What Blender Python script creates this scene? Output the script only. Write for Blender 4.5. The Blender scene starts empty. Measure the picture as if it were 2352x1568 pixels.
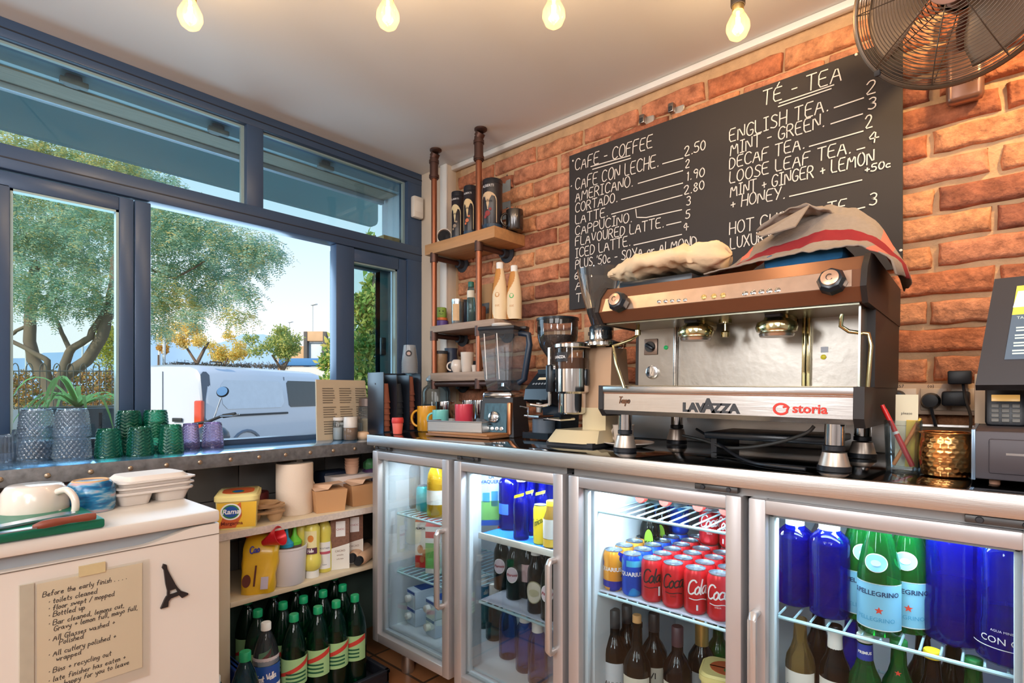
import bpy, bmesh, math, random
from mathutils import Vector, Matrix, noise
random.seed(7)
C = bpy.context.scene.collection
SC = bpy.context.scene
PI = math.pi

# ---------------------------------------------------------------- camera
F, CX, CY, H = 1242.0, 1176.0, 901.0, 1.12          # calibrated for a 2352 x 1568 frame
YAW = math.radians(42)
FW = Vector((-math.sin(YAW), math.cos(YAW))); RT = Vector((math.cos(YAW), math.sin(YAW)))
cd = bpy.data.cameras.new('camera'); cam = bpy.data.objects.new('camera', cd); C.objects.link(cam)
cam.location = (0, 0, H); cam.rotation_euler = (PI/2, 0, YAW)
cd.sensor_width = 36; cd.lens = F/2352*36; cd.shift_y = (CY-784)/2352; cd.clip_start = .02; cd.clip_end = 3000
SC.camera = cam

# ---------------------------------------------------------------- world, lights, exposure
SC.view_settings.view_transform = 'Standard'; SC.view_settings.look = 'None'
SC.view_settings.exposure = 0.0; SC.view_settings.gamma = 1; SC.view_settings.use_curve_mapping = False
cy = SC.cycles
cy.max_bounces = 8; cy.diffuse_bounces = 3; cy.glossy_bounces = 4; cy.transmission_bounces = 6; cy.transparent_max_bounces = 24
cy.caustics_reflective = False; cy.caustics_refractive = False; cy.sample_clamp_indirect = 4; cy.use_denoising = True

W = bpy.data.worlds.new('sky'); SC.world = W; W.use_nodes = True
nt = W.node_tree; nt.nodes.clear()
def wn(t, **k):
    n = nt.nodes.new(t)
    for a, b in k.items(): setattr(n, a, b)
    return n
tc = wn('ShaderNodeTexCoord'); sx = wn('ShaderNodeSeparateXYZ'); rp = wn('ShaderNodeValToRGB'); bg = wn('ShaderNodeBackground'); wo = wn('ShaderNodeOutputWorld')
nt.links.new(tc.outputs['Generated'], sx.inputs[0]); nt.links.new(sx.outputs['Z'], rp.inputs[0]); nt.links.new(rp.outputs[0], bg.inputs[0]); nt.links.new(bg.outputs[0], wo.inputs[0])
e = rp.color_ramp.elements
e[0].position = 0.0; e[0].color = (1, .985, .95, 1); e[1].position = 1.0; e[1].color = (.13, .36, .85, 1)
x = rp.color_ramp.elements.new(.10); x.color = (.95, .98, 1, 1)
x = rp.color_ramp.elements.new(.26); x.color = (.66, .87, 1, 1)
x = rp.color_ramp.elements.new(.55); x.color = (.36, .64, .98, 1)
bg.inputs[1].default_value = 1.15

def light(kind, name, loc, energy, col=(1, 1, 1), size=.1, size_y=None, target=None, angle=None):
    d = bpy.data.lights.new(name, kind); d.energy = energy; d.color = col
    if kind == 'AREA':
        d.size = size
        if size_y: d.shape = 'RECTANGLE'; d.size_y = size_y
    elif kind == 'POINT': d.shadow_soft_size = size
    elif kind == 'SUN': d.angle = math.radians(angle or .5)
    elif kind == 'SPOT': d.shadow_soft_size = size; d.spot_size = math.radians(angle or 90); d.spot_blend = .6
    o = bpy.data.objects.new(name, d); C.objects.link(o); o.location = loc
    if target is not None: o.rotation_euler = (Vector(target)-Vector(loc)).to_track_quat('-Z', 'Y').to_euler()
    return o
light('SUN', 'evening_sun', (6, -20, 12), 3.9, (1, .86, .64), target=(-1, 0, 0), angle=1.0)
# unseen area lights added behind the camera to brighten the room
light('AREA', 'room_fill', (.35, -.75, 2.2), 34, (.99, .98, .98), 1.1, 1.1, target=(-.3, .6, 0))
light('AREA', 'room_fill', (-1.15, -1.25, 2.2), 29, (.96, .98, 1), 1.1, 1.1, target=(-1.3, 0.2, 0))
light('AREA', 'room_fill', (1.6, -.3, 2.2), 22, (1, .95, .90), .9, .9, target=(.3, 1.0, 0.3))
# cool area light added outside the open window to boost the daylight
light('AREA', 'window_daylight', (-2.95, .55, 1.55), 19, (.50, .76, 1), 1.7, .7, target=(0, .55, 1.0))
# unseen point lights added further back to lift the ceiling and room
light('POINT', 'rear_fill', (.7, -1.1, 1.6), 48, (.98, .98, 1), .22)
light('POINT', 'rear_fill', (-1.1, -1.7, 1.6), 54, (.94, .97, 1), .22)
# warm spot on the wall beside the fan
light('SPOT', 'wall_spot_light', (.36, 1.45, 2.2), 40, (1, .66, .30), .04, target=(.0, 1.86, 1.75), angle=110)

# ---------------------------------------------------------------- helpers
def on(u, v, x=None, y=None, z=None):
    """where the ray through pixel (u, v) of the frame meets a plane of the room"""
    t = (u-CX)/F; dx = FW.x+t*RT.x; dy = FW.y+t*RT.y; dz = (CY-v)/F
    d = x/dx if x is not None else y/dy if y is not None else (z-H)/dz
    return Vector((d*dx, d*dy, H+d*dz))
def depth(p): return p[0]*FW.x+p[1]*FW.y
def fit(u, vtop, wpx, zb, x=None, y=None):
    """loc, height, width of an upright thing standing at height zb, seen at column u with its top at vtop"""
    p = on(u, CY, x=x, y=y); d = depth(p)
    return Vector((p.x, p.y, zb)), H+(CY-vtop)/F*d-zb, wpx*d/F

def lin(c):
    return tuple(((v/255)/12.92 if v/255 <= .04045 else ((v/255+.055)/1.055)**2.4) for v in c[:3])+(1,)
MATS = {}
def mat(name, col, rough=.5, metal=0, var=.08, scale=9, bump=0, bscale=60, emit=None, estr=1, coat=0, stretch=None, spec=.5, detail=4):
    if name in MATS: return MATS[name]
    m = bpy.data.materials.new(name); m.use_nodes = True; N = m.node_tree; L = N.links
    b = N.nodes['Principled BSDF']; c = lin(col)
    b.inputs['Roughness'].default_value = rough; b.inputs['Metallic'].default_value = metal
    b.inputs['Specular IOR Level'].default_value = spec
    if coat: b.inputs['Coat Weight'].default_value = coat; b.inputs['Coat Roughness'].default_value = .08
    t = N.nodes.new('ShaderNodeTexCoord'); mp = N.nodes.new('ShaderNodeMapping'); L.new(t.outputs['Object'], mp.inputs[0])
    if stretch: mp.inputs['Scale'].default_value = stretch
    n = N.nodes.new('ShaderNodeTexNoise'); n.inputs['Scale'].default_value = scale; n.inputs['Detail'].default_value = detail; L.new(mp.outputs[0], n.inputs['Vector'])
    mx = N.nodes.new('ShaderNodeMix'); mx.data_type = 'RGBA'
    mx.inputs[6].default_value = tuple(max(0, v*(1-var)) for v in c[:3])+(1,); mx.inputs[7].default_value = tuple(min(1, v*(1+var)) for v in c[:3])+(1,)
    L.new(n.outputs[0], mx.inputs[0]); L.new(mx.outputs[2], b.inputs['Base Color'])
    if bump:
        n2 = N.nodes.new('ShaderNodeTexNoise'); n2.inputs['Scale'].default_value = bscale; n2.inputs['Detail'].default_value = 5; L.new(mp.outputs[0], n2.inputs['Vector'])
        bp = N.nodes.new('ShaderNodeBump'); bp.inputs['Strength'].default_value = bump; bp.inputs['Distance'].default_value = .004
        L.new(n2.outputs[0], bp.inputs['Height']); L.new(bp.outputs[0], b.inputs['Normal'])
    if emit: b.inputs['Emission Color'].default_value = lin(emit); b.inputs['Emission Strength'].default_value = estr
    MATS[name] = m; return m
def glass(name, tint=(255, 255, 255), gloss=1.0, body=0.0, bodycol=None, rough=.02, ior=1.45, refr=0):
    """clear or coloured glass / clear plastic: tinted see-through, mirror by angle, a little body colour"""
    if name in MATS: return MATS[name]
    m = bpy.data.materials.new(name); m.use_nodes = True; N = m.node_tree; L = N.links; N.nodes.clear()
    o = N.nodes.new('ShaderNodeOutputMaterial'); tr = N.nodes.new('ShaderNodeBsdfTransparent'); gl = N.nodes.new('ShaderNodeBsdfGlossy'); fr = N.nodes.new('ShaderNodeFresnel')
    fr.inputs[0].default_value = ior; tr.inputs[0].default_value = lin(tint); gl.inputs['Roughness'].default_value = rough
    cur = tr.outputs[0]
    if refr:
        rf = N.nodes.new('ShaderNodeBsdfRefraction'); rf.inputs['IOR'].default_value = 1.22; rf.inputs['Roughness'].default_value = .0; rf.inputs[0].default_value = lin(tint); rm = N.nodes.new('ShaderNodeMixShader')
        rm.inputs[0].default_value = refr; L.new(cur, rm.inputs[1]); L.new(rf.outputs[0], rm.inputs[2]); cur = rm.outputs[0]
    if body > 0:
        df = N.nodes.new('ShaderNodeBsdfDiffuse'); tl = N.nodes.new('ShaderNodeBsdfTranslucent'); a = N.nodes.new('ShaderNodeMixShader'); bm_ = N.nodes.new('ShaderNodeMixShader')
        bc = lin(bodycol or tint); df.inputs[0].default_value = bc; tl.inputs[0].default_value = bc
        a.inputs[0].default_value = .5; L.new(df.outputs[0], a.inputs[1]); L.new(tl.outputs[0], a.inputs[2])
        bm_.inputs[0].default_value = body; L.new(cur, bm_.inputs[1]); L.new(a.outputs[0], bm_.inputs[2]); cur = bm_.outputs[0]
    mu = N.nodes.new('ShaderNodeMath'); mu.operation = 'MULTIPLY'; mu.inputs[1].default_value = gloss; L.new(fr.outputs[0], mu.inputs[0])
    mx = N.nodes.new('ShaderNodeMixShader'); L.new(mu.outputs[0], mx.inputs[0]); L.new(cur, mx.inputs[1]); L.new(gl.outputs[0], mx.inputs[2]); L.new(mx.outputs[0], o.inputs[0])
    MATS[name] = m; return m

class MB:
    """collects shapes into ONE mesh; self.M transforms what is added"""
    def __init__(s): s.v = []; s.f = []; s.mi = []; s.mats = []; s.M = Matrix()
    def at(s, loc=(0, 0, 0), rot=(0, 0, 0), sc=1):
        from mathutils import Euler
        s.M = Matrix.Translation(Vector(loc)) @ Euler(rot).to_matrix().to_4x4() @ Matrix.Scale(sc, 4); return s
    def add(s, vs, fs, m=None):
        o = len(s.v); s.v += [s.M @ Vector(p) for p in vs]
        if m is not None and m not in s.mats: s.mats.append(m)
        k = s.mats.index(m) if m is not None else 0
        for f in fs: s.f.append([o+i for i in f]); s.mi.append(k)
        return s
    def box(s, c, d, bev=0, m=None):
        x, y, z = c; a, b, e = d[0]/2, d[1]/2, d[2]/2; q = min(bev, a*.99, b*.99, e*.99)
        if q <= 0:
            vs = [(x+i*a, y+j*b, z+k*e) for i in (-1, 1) for j in (-1, 1) for k in (-1, 1)]
            return s.add(vs, [(0, 1, 3, 2), (4, 6, 7, 5), (0, 4, 5, 1), (2, 3, 7, 6), (0, 2, 6, 4), (1, 5, 7, 3)], m)
        bm = bmesh.new(); bmesh.ops.create_cube(bm, size=1)
        for p in bm.verts: p.co = (p.co.x*a*2, p.co.y*b*2, p.co.z*e*2)
        bmesh.ops.bevel(bm, geom=bm.edges[:], offset=q, segments=2, profile=.5, affect='EDGES')
        bm.verts.index_update()
        vs = [(p.co.x+x, p.co.y+y, p.co.z+z) for p in bm.verts]; fs = [[p.index for p in f.verts] for f in bm.faces]; bm.free()
        return s.add(vs, fs, m)
    def bb(s, x0, x1, y0, y1, z0, z1, bev=0, m=None):
        return s.box(((x0+x1)/2, (y0+y1)/2, (z0+z1)/2), (abs(x1-x0), abs(y1-y0), abs(z1-z0)), bev, m)
    def lathe(s, pr, n=24, m=None, c=(0, 0, 0), axis=None, cap=True, a0=0, a1=2*PI):
        """pr: list of (r, z); revolve about z (or about axis)"""
        R = Matrix() if axis is None else Vector(axis).to_track_quat('Z', 'Y').to_matrix().to_4x4()
        vs = []; fs = []; full = abs(a1-a0-2*PI) < 1e-6; k = n if full else n+1
        for r, z in pr:
            for i in range(k):
                a = a0+(a1-a0)*i/n; vs.append(R @ Vector((r*math.cos(a), r*math.sin(a), z))+Vector(c))
        for j in range(len(pr)-1):
            for i in range(n):
                i2 = (i+1) % k; fs.append((j*k+i, j*k+i2, (j+1)*k+i2, (j+1)*k+i))
        if cap and full:
            if pr[0][0] > 1e-5: fs.append(tuple(range(k-1, -1, -1)))
            if pr[-1][0] > 1e-5: fs.append(tuple(range((len(pr)-1)*k, len(pr)*k)))
        return s.add(vs, fs, m)
    def cyl(s, p, q, r, n=16, m=None, r2=None):
        p = Vector(p); q = Vector(q); d = q-p
        return s.lathe([(r, 0), (r if r2 is None else r2, d.length)], n, m, p, d)
    def tube(s, pts, r, n=8, m=None, closed=False, rr=None):
        pts = [Vector(p) for p in pts]; N = len(pts); vs = []; fs = []
        up = None
        for i, p in enumerate(pts):
            a = pts[(i-1) % N] if (closed or i > 0) else p; b = pts[(i+1) % N] if (closed or i < N-1) else p
            t = (b-a)
            t = t.normalized() if t.length > 1e-9 else Vector((0, 0, 1))
            if up is None: up = t.orthogonal().normalized()
            up = (up-t*up.dot(t)); up = up.normalized() if up.length > 1e-6 else t.orthogonal().normalized()
            w = t.cross(up); R = rr[i] if rr else r
            for k in range(n):
                an = 2*PI*k/n; vs.append(p+up*(R*math.cos(an))+w*(R*math.sin(an)))
        for i in range(N if closed else N-1):
            j = (i+1) % N
            for k in range(n): fs.append((i*n+k, i*n+(k+1) % n, j*n+(k+1) % n, j*n+k))
        if not closed: fs.append(tuple(range(n-1, -1, -1))); fs.append(tuple(range((N-1)*n, N*n)))
        return s.add(vs, fs, m)
    def prism(s, poly, z0, z1, m=None, top=None, plane='xy'):
        n = len(poly); tp = top or poly
        g = (lambda a, b, c: (a, b, c)) if plane == 'xy' else (lambda a, b, c: (a, c, b)) if plane == 'xz' else (lambda a, b, c: (c, a, b))
        vs = [g(a, b, z0) for a, b in poly]+[g(a, b, z1) for a, b in tp]
        fs = [tuple(range(n-1, -1, -1)), tuple(range(n, 2*n))]+[(i, (i+1) % n, n+(i+1) % n, n+i) for i in range(n)]
        return s.add(vs, fs, m)
    def quad(s, a, b, c, d, m=None): return s.add([a, b, c, d], [(0, 1, 2, 3)], m)
    def grid(s, fn, nu, nv, m=None, thick=None):
        vs = [fn(i/nu, j/nv) for j in range(nv+1) for i in range(nu+1)]
        fs = [(j*(nu+1)+i, j*(nu+1)+i+1, (j+1)*(nu+1)+i+1, (j+1)*(nu+1)+i) for j in range(nv) for i in range(nu)]
        return s.add(vs, fs, m)
    def blob(s, c, r, n=12, m=None, jit=0):
        rx, ry, rz = (r, r, r) if isinstance(r, (int, float)) else r
        vs = []; fs = []; k = n//2
        for j in range(k+1):
            th = PI*j/k
            for i in range(n):
                ph = 2*PI*i/n; d = Vector((math.sin(th)*math.cos(ph), math.sin(th)*math.sin(ph), math.cos(th)))
                q = 1+(jit*noise.noise(d*2.3+Vector(c)*9) if jit else 0)
                vs.append((c[0]+rx*d.x*q, c[1]+ry*d.y*q, c[2]+rz*d.z*q))
        for j in range(k):
            for i in range(n): fs.append((j*n+i, (j+1)*n+i, (j+1)*n+(i+1) % n, j*n+(i+1) % n))
        return s.add(vs, fs, m)
    def build(s, name, m=None, parent=None, smooth=40, loc=None):
        me = bpy.data.meshes.new(name); me.from_pydata([tuple(p) for p in s.v], [], s.f)
        ms = [q for q in s.mats if q is not None]
        if not ms: ms = [m]
        for q in s.mats if s.mats else ms: me.materials.append(q or m)
        if len(s.mats) > 1: me.polygons.foreach_set('material_index', s.mi)
        bm = bmesh.new(); bm.from_mesh(me); bmesh.ops.remove_doubles(bm, verts=bm.verts, dist=1e-6); bmesh.ops.recalc_face_normals(bm, faces=bm.faces); bm.to_mesh(me); bm.free()
        if smooth:
            me.polygons.foreach_set('use_smooth', [True]*len(me.polygons)); me.set_sharp_from_angle(angle=math.radians(smooth))
        o = bpy.data.objects.new(name, me); C.objects.link(o)
        if parent: o.parent = parent
        if loc is not None: o.location = loc
        return o

def tag(o, label, cat, group=None, kind=None):
    o['label'] = label; o['category'] = cat
    if group: o['group'] = group
    if kind: o['kind'] = kind
    return o
def thing(name, label, cat, loc=(0, 0, 0), rz=0, group=None, rot=None):
    o = bpy.data.objects.new(name, None); C.objects.link(o); o.location = loc; o.rotation_euler = rot or (0, 0, rz); o.empty_display_size = .05
    return tag(o, label, cat, group)
def struct(o, label=None, cat=None):
    o['kind'] = 'structure'
    if label: o['label'] = label
    if cat: o['category'] = cat
    return o
def dup(root, loc, rz=None, label=None, group=None, sc=None, rot=None):
    r = root.copy(); C.objects.link(r); r.location = loc
    if rz is not None: r.rotation_euler = (0, 0, rz)
    if rot is not None: r.rotation_euler = rot
    if sc is not None: r.scale = sc if hasattr(sc, '__len__') else (sc, sc, sc)
    if label: r['label'] = label
    if group: r['group'] = group
    for ch in list(root.children):
        c = ch.copy(); C.objects.link(c); c.parent = r
        for g in list(ch.children): d = g.copy(); C.objects.link(d); d.parent = c
    return r

# ---- writing: a single-stroke hand alphabet, and printed letters
G = {'A': '0,0 .3,1 .6,0|.11,.36 .49,.36', 'B': '0,0 0,1 .35,1 .5,.87 .5,.66 .35,.54 0,.54|.35,.54 .55,.42 .55,.15 .38,0 0,0', 'C': '.55,.85 .4,1 .18,.98 .02,.75 0,.35 .12,.06 .35,0 .55,.14',
'D': '0,0 0,1 .28,.97 .52,.72 .52,.3 .3,.03 0,0', 'E': '.5,1 0,1 0,0 .52,0|0,.52 .4,.52', 'F': '.52,1 0,1 0,0|0,.53 .38,.53', 'G': '.55,.85 .38,1 .15,.95 0,.6 .04,.2 .25,0 .5,.08 .55,.42 .32,.42',
'H': '0,0 0,1|.52,0 .52,1|0,.5 .52,.5', 'I': '.2,0 .2,1|.03,1 .37,1|.03,0 .37,0', 'J': '.12,1 .5,1|.36,1 .36,.15 .22,0 .05,.12', 'K': '0,0 0,1|.5,1 0,.45 .52,0', 'L': '0,1 0,0 .48,0', 'M': '0,0 .08,1 .36,.35 .64,1 .72,0',
'N': '0,0 0,1 .54,0 .54,1', 'O': '.3,1 .1,.9 0,.6 .02,.25 .2,0 .42,.04 .58,.3 .56,.72 .42,.96 .3,1', 'P': '0,0 0,1 .38,.98 .52,.8 .48,.58 .3,.5 0,.48', 'Q': '.3,1 .05,.8 0,.4 .2,0 .5,.2 .56,.7 .3,1|.35,.25 .6,-.05', 'R': '0,0 0,1 .36,.98 .5,.8 .45,.58 .28,.5 0,.48|.22,.5 .54,0',
'S': '.5,.88 .32,1 .1,.93 .06,.7 .25,.54 .45,.4 .5,.18 .32,0 .02,.1', 'T': '0,1 .58,1|.29,1 .29,0', 'U': '0,1 .02,.25 .2,0 .42,.06 .52,.3 .52,1', 'V': '0,1 .27,0 .54,1', 'W': '0,1 .18,0 .38,.7 .58,0 .76,1', 'X': '0,0 .52,1|0,1 .52,0', 'Y': '0,1 .28,.5|.56,1 .2,0', 'Z': '0,1 .5,1 0,0 .52,0',
'0': '.26,1 .06,.8 0,.4 .14,.04 .32,.02 .48,.3 .46,.75 .26,1', '1': '.15,.8 .25,1 .25,0', '2': '.02,.78 .15,.98 .38,.98 .48,.75 .3,.4 0,0 .52,.02', '3': '.04,.9 .25,1 .45,.85 .4,.6 .18,.53|.18,.53 .45,.42 .46,.14 .25,0 .02,.1', '4': '.4,0 .4,1 0,.33 .6,.36', '5': '.46,1 .08,1 .04,.58 .3,.62 .48,.4 .42,.1 .2,0 0,.1', '6': '.42,.95 .12,.7 0,.3 .15,.02 .4,.08 .46,.34 .28,.5 .04,.36', '7': '0,1 .5,1 .18,0', '8': '.25,.54 .06,.75 .25,1 .44,.78 .25,.54 .02,.25 .24,0 .48,.24 .25,.54', '9': '.44,.7 .25,.5 .04,.7 .22,1 .44,.8 .36,0',
'.': '.08,0 .11,.03', ',': '.1,.05 .05,-.12', '-': '.05,.45 .35,.45', '+': '.05,.4 .4,.4|.22,.2 .22,.62', '/': '0,-.1 .35,1', "'": '.08,1 .06,.8', '*': '.1,.4 .15,.5', '&': '.06,.30 .42,.34|.22,.52 .26,.10', '%': '0,0 .4,1',
'a': '.4,.5 .15,.55 0,.3 .1,.02 .3,.08 .4,.5 .42,.05 .5,0', 'b': '0,1 .02,0 .25,0 .4,.25 .3,.5 .04,.4', 'c': '.36,.48 .15,.54 0,.28 .12,.02 .38,.08', 'd': '.4,.48 .12,.52 0,.25 .12,0 .34,.1|.42,1 .4,.1 .5,0', 'e': '.02,.26 .36,.32 .3,.52 .1,.5 0,.24 .14,0 .4,.08', 'f': '.36,.95 .2,1 .14,.8 .12,0|0,.52 .3,.55', 'g': '.38,.5 .12,.52 0,.28 .14,.04 .36,.14|.4,.52 .36,-.3 .14,-.42 0,-.28', 'h': '.02,1 0,0|.02,.38 .2,.54 .34,.42 .34,0', 'i': '.08,.52 .08,.04 .16,0|.09,.74 .11,.77', 'j': '.16,.52 .12,-.3 0,-.38', 'k': '.02,1 0,0|.32,.52 .04,.24 .34,0',
'l': '.06,1 .04,.1 .14,0', 'm': '0,0 0,.52|0,.36 .14,.54 .24,.4 .24,0|.24,.38 .38,.54 .48,.4 .5,0', 'n': '0,0 0,.52|0,.36 .18,.54 .3,.42 .32,0', 'o': '.18,.54 0,.36 .04,.06 .22,0 .36,.2 .32,.46 .18,.54', 'p': '0,.52 0,-.42|.02,.4 .2,.54 .38,.32 .24,.04 .02,.1', 'q': '.36,.5 .1,.52 0,.25 .12,.02 .34,.14|.38,.52 .36,-.42', 'r': '0,.52 .02,0|.02,.32 .16,.52 .3,.5', 's': '.3,.46 .12,.54 .04,.38 .28,.2 .24,.02 0,.05', 't': '.14,.85 .12,.08 .26,0|0,.54 .3,.56', 'u': '0,.52 .02,.1 .16,0 .32,.14 .34,.52|.34,.2 .4,0', 'v': '0,.52 .16,0 .32,.52', 'w': '0,.52 .1,0 .24,.38 .36,0 .48,.52', 'x': '0,0 .34,.52|0,.52 .34,0', 'y': '0,.52 .1,.1 .3,.14|.36,.52 .3,-.3 .1,-.42', 'z': '0,.52 .32,.52 0,0 .34,0', 'É': '.5,.9 0,.9 0,0 .52,0|0,.48 .4,.48|.2,1.0 .34,1.22'}
GP = {k: [[tuple(map(float, q.split(','))) for q in st.split()] for st in s.split('|')] for k, s in G.items()}
def strokes(text, size=1, slant=0, space=.16, jit=.0, wide=1.0, rnd=random):
    """polylines (x, y) of hand lettering, and the run's length"""
    out = []; x = 0
    for ch in text:
        if ch == ' ': x += .42*wide; continue
        gl = GP.get(ch) or GP.get(ch.upper())
        if not gl: continue
        w = max(p[0] for st in gl for p in st); jy = rnd.uniform(-jit, jit); js = 1+rnd.uniform(-jit, jit); jr = rnd.uniform(-jit, jit)
        for st in gl:
            q = []
            for i, (a, b) in enumerate(st):
                q.append(((x+a*wide*js+b*(slant+jr))*size, (b*js+jy)*size))
            out.append(q)
        x += w*wide+space
    return out, x*size
def ribbon(mb, lines, width, fn, m=None, sub=None, lift=0.0):
    """flat pen strokes: fn(s, t) places a point of the writing plane in space"""
    for ln in lines:
        pts = [Vector((a, b)) for a, b in ln]
        if len(pts) > 2:                                   # round the corners a little (Chaikin)
            q = [pts[0]]
            for i in range(len(pts)-1): q += [pts[i]*.78+pts[i+1]*.22, pts[i]*.22+pts[i+1]*.78]
            pts = q+[pts[-1]]
        if sub:
            q = [pts[0]]
            for i in range(len(pts)-1):
                L = (pts[i+1]-pts[i]).length; k = max(1, int(L/sub))
                q += [pts[i].lerp(pts[i+1], j/k) for j in range(1, k+1)]
            pts = q
        vs = []; n = len(pts); q0 = Vector(fn(pts[0].x, pts[0].y)); nn = (Vector(fn(pts[0].x+1e-3, pts[0].y))-q0).cross(Vector(fn(pts[0].x, pts[0].y+1e-3))-q0).normalized()*(lift+5e-5*(len(mb.f) % 9))
        for i, p in enumerate(pts):
            t = pts[min(n-1, i+1)]-pts[max(0, i-1)]; t = t.normalized() if t.length > 1e-9 else Vector((1, 0)); o = Vector((-t.y, t.x))*(width/2)
            if i == 0: p = p-t*(width*.4)
            if i == n-1: p = p+t*(width*.4)
            vs += [Vector(fn(p.x+o.x, p.y+o.y))+nn, Vector(fn(p.x-o.x, p.y-o.y))+nn]
        mb.add(vs, [(2*i, 2*i+1, 2*i+3, 2*i+2) for i in range(n-1)], m)
def write(mb, text, size, width, fn, m=None, x=0, y=0, slant=0, space=.16, jit=0, wide=1, angle=0, align='l', sub=None, fitw=None):
    st, L = strokes(text, size, slant, space, jit, wide)
    k = (fitw/L) if fitw else 1
    ox = x-(L*k/2 if align == 'c' else L*k if align == 'r' else 0); ca, sa = math.cos(angle), math.sin(angle)
    ribbon(mb, [[(ox+a*k*ca-b*sa, y+a*k*sa+b*ca) for a, b in ln] for ln in st], width, fn, m, sub)
    return L*k
def printed(mb, text, size, fn, m=None, x=0, y=0, bold=0.0, shear=0, align='CENTER', sx=1.0, space=1.0):
    """printed letters from Blender's own font, each vertex placed by fn(s, t)"""
    cu = bpy.data.curves.new('lettering', 'FONT'); cu.body = text; cu.size = size; cu.align_x = align; cu.shear = shear; cu.offset = bold; cu.resolution_u = 2; cu.space_character = space
    o = bpy.data.objects.new('lettering', cu); C.objects.link(o); dg = bpy.context.evaluated_depsgraph_get()
    me = bpy.data.meshes.new_from_object(o.evaluated_get(dg)); bpy.data.objects.remove(o)
    vs = [fn(x+p.co.x*sx, y+p.co.y) for p in me.vertices]; fs = [tuple(p.vertices) for p in me.polygons]
    bpy.data.meshes.remove(me); bpy.data.curves.remove(cu)
    mb.add(vs, fs, m)
def wrap(r, z0=0, a0=-PI/2, lift=.0004):
    """writing plane wound round an upright cylinder of radius r, facing angle a0"""
    return lambda s, t: ((r+lift)*math.cos(a0+s/r), (r+lift)*math.sin(a0+s/r), z0+t)
def label_band(mb, r, z0, z1, a0, a1, m, n=16, lift=.0003):
    mb.lathe([(r+lift, z0), (r+lift, z1)], n, m, cap=False, a0=a0, a1=a1)
def flat(o, ux, uy, lift=(0, 0, 0)):
    o = Vector(o)+Vector(lift); ux = Vector(ux); uy = Vector(uy)
    return lambda s, t: o+ux*s+uy*t
def smooth_path(P, k=6):
    out = []
    for i in range(len(P)-1):
        p0, p1, p2, p3 = P[max(0, i-1)], P[i], P[i+1], P[min(len(P)-1, i+2)]
        for j in range(k): t = j/k; out.append(.5*((2*p1)+(-p0+p2)*t+(2*p0-5*p1+4*p2-p3)*t*t+(-p0+3*p1-3*p2+p3)*t*t*t))
    return out+[P[-1]]
def leafmat(name, c, tr=.4):
    m = bpy.data.materials.new(name); m.use_nodes = True; N = m.node_tree; L = N.links; N.nodes.clear()
    o = N.nodes.new('ShaderNodeOutputMaterial'); d = N.nodes.new('ShaderNodeBsdfDiffuse'); t = N.nodes.new('ShaderNodeBsdfTranslucent'); a = N.nodes.new('ShaderNodeMixShader'); a.inputs[0].default_value = tr
    g = N.nodes.new('ShaderNodeNewGeometry'); r = N.nodes.new('ShaderNodeValToRGB'); L.new(g.outputs['Random Per Island'], r.inputs[0])
    el = r.color_ramp.elements; el[0].color = lin(c[0]); el[1].color = lin(c[-1])
    for i in range(1, len(c)-1): q = el.new(i/(len(c)-1)); q.color = lin(c[i])
    for s in (d, t): L.new(r.outputs[0], s.inputs[0])
    L.new(d.outputs[0], a.inputs[1]); L.new(t.outputs[0], a.inputs[2]); L.new(a.outputs[0], o.inputs[0]); return m

# ---------------------------------------------------------------- the room
CEIL = 2.267; YB = 1.86; XW = -2.26; YC = 1.235; CT = .95
m_ceil = mat('ceiling_paint', (226, 224, 220), .75, var=.03, scale=2, bump=.12, bscale=25)
m_cream = mat('cream_paint', (222, 205, 184), .6, var=.05, scale=3, bump=.1, bscale=30)
m_grey = mat('pale_grey_paint', (212, 214, 216), .7, var=.04)
m_frame = mat('slate_aluminium', (62, 82, 110), .32, .1, var=.06, scale=3)
m_bead = mat('lit_glazing_bead', (150, 172, 172), .35, .2)  # paler than the frame: the bead's lit edge is put into its colour
m_pane = glass('window_glass', (240, 250, 250), 1.0)
m_tile = mat('grey_wall_tile', (120, 116, 112), .4, var=.08, scale=4)
mb = MB(); mb.bb(-2.62, 3.2, -3.6, 2.1, CEIL, 2.5, m=m_ceil); struct(mb.build('ceiling'))
# floor: brown tiles with dark grout
m_floor = bpy.data.materials.new('floor_tile'); m_floor.use_nodes = True; N = m_floor.node_tree; b = N.nodes['Principled BSDF']
t = N.nodes.new('ShaderNodeTexCoord'); br = N.nodes.new('ShaderNodeTexBrick'); br.offset = 0; br.inputs['Scale'].default_value = 1
br.inputs['Color1'].default_value = lin((188, 128, 84)); br.inputs['Color2'].default_value = lin((160, 104, 66)); br.inputs['Mortar'].default_value = lin((88, 66, 50))
br.inputs['Brick Width'].default_value = .33; br.inputs['Row Height'].default_value = .33; br.inputs['Mortar Size'].default_value = .006
N.links.new(t.outputs['Object'], br.inputs[0]); N.links.new(br.outputs[0], b.inputs['Base Color']); b.inputs['Roughness'].default_value = .35
mb = MB(); mb.bb(-2.34, 3.1, -3.6, 2.0, -.1, 0, m=m_floor); o = mb.build('floor'); o.rotation_euler = (0, 0, 0); struct(o)
mb = MB(); mb.bb(-2.7, 3.2, -3.7, -3.5, -.1, CEIL, m=m_grey); struct(mb.build('wall_back'))
mb = MB(); mb.bb(3.0, 3.2, -3.6, 2.1, -.1, CEIL, m=m_grey); struct(mb.build('wall_far'))
mb = MB(); mb.bb(XW-.08, XW, -3.6, -.62, -.1, CEIL, m=m_cream); struct(mb.build('wall_front'))
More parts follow.
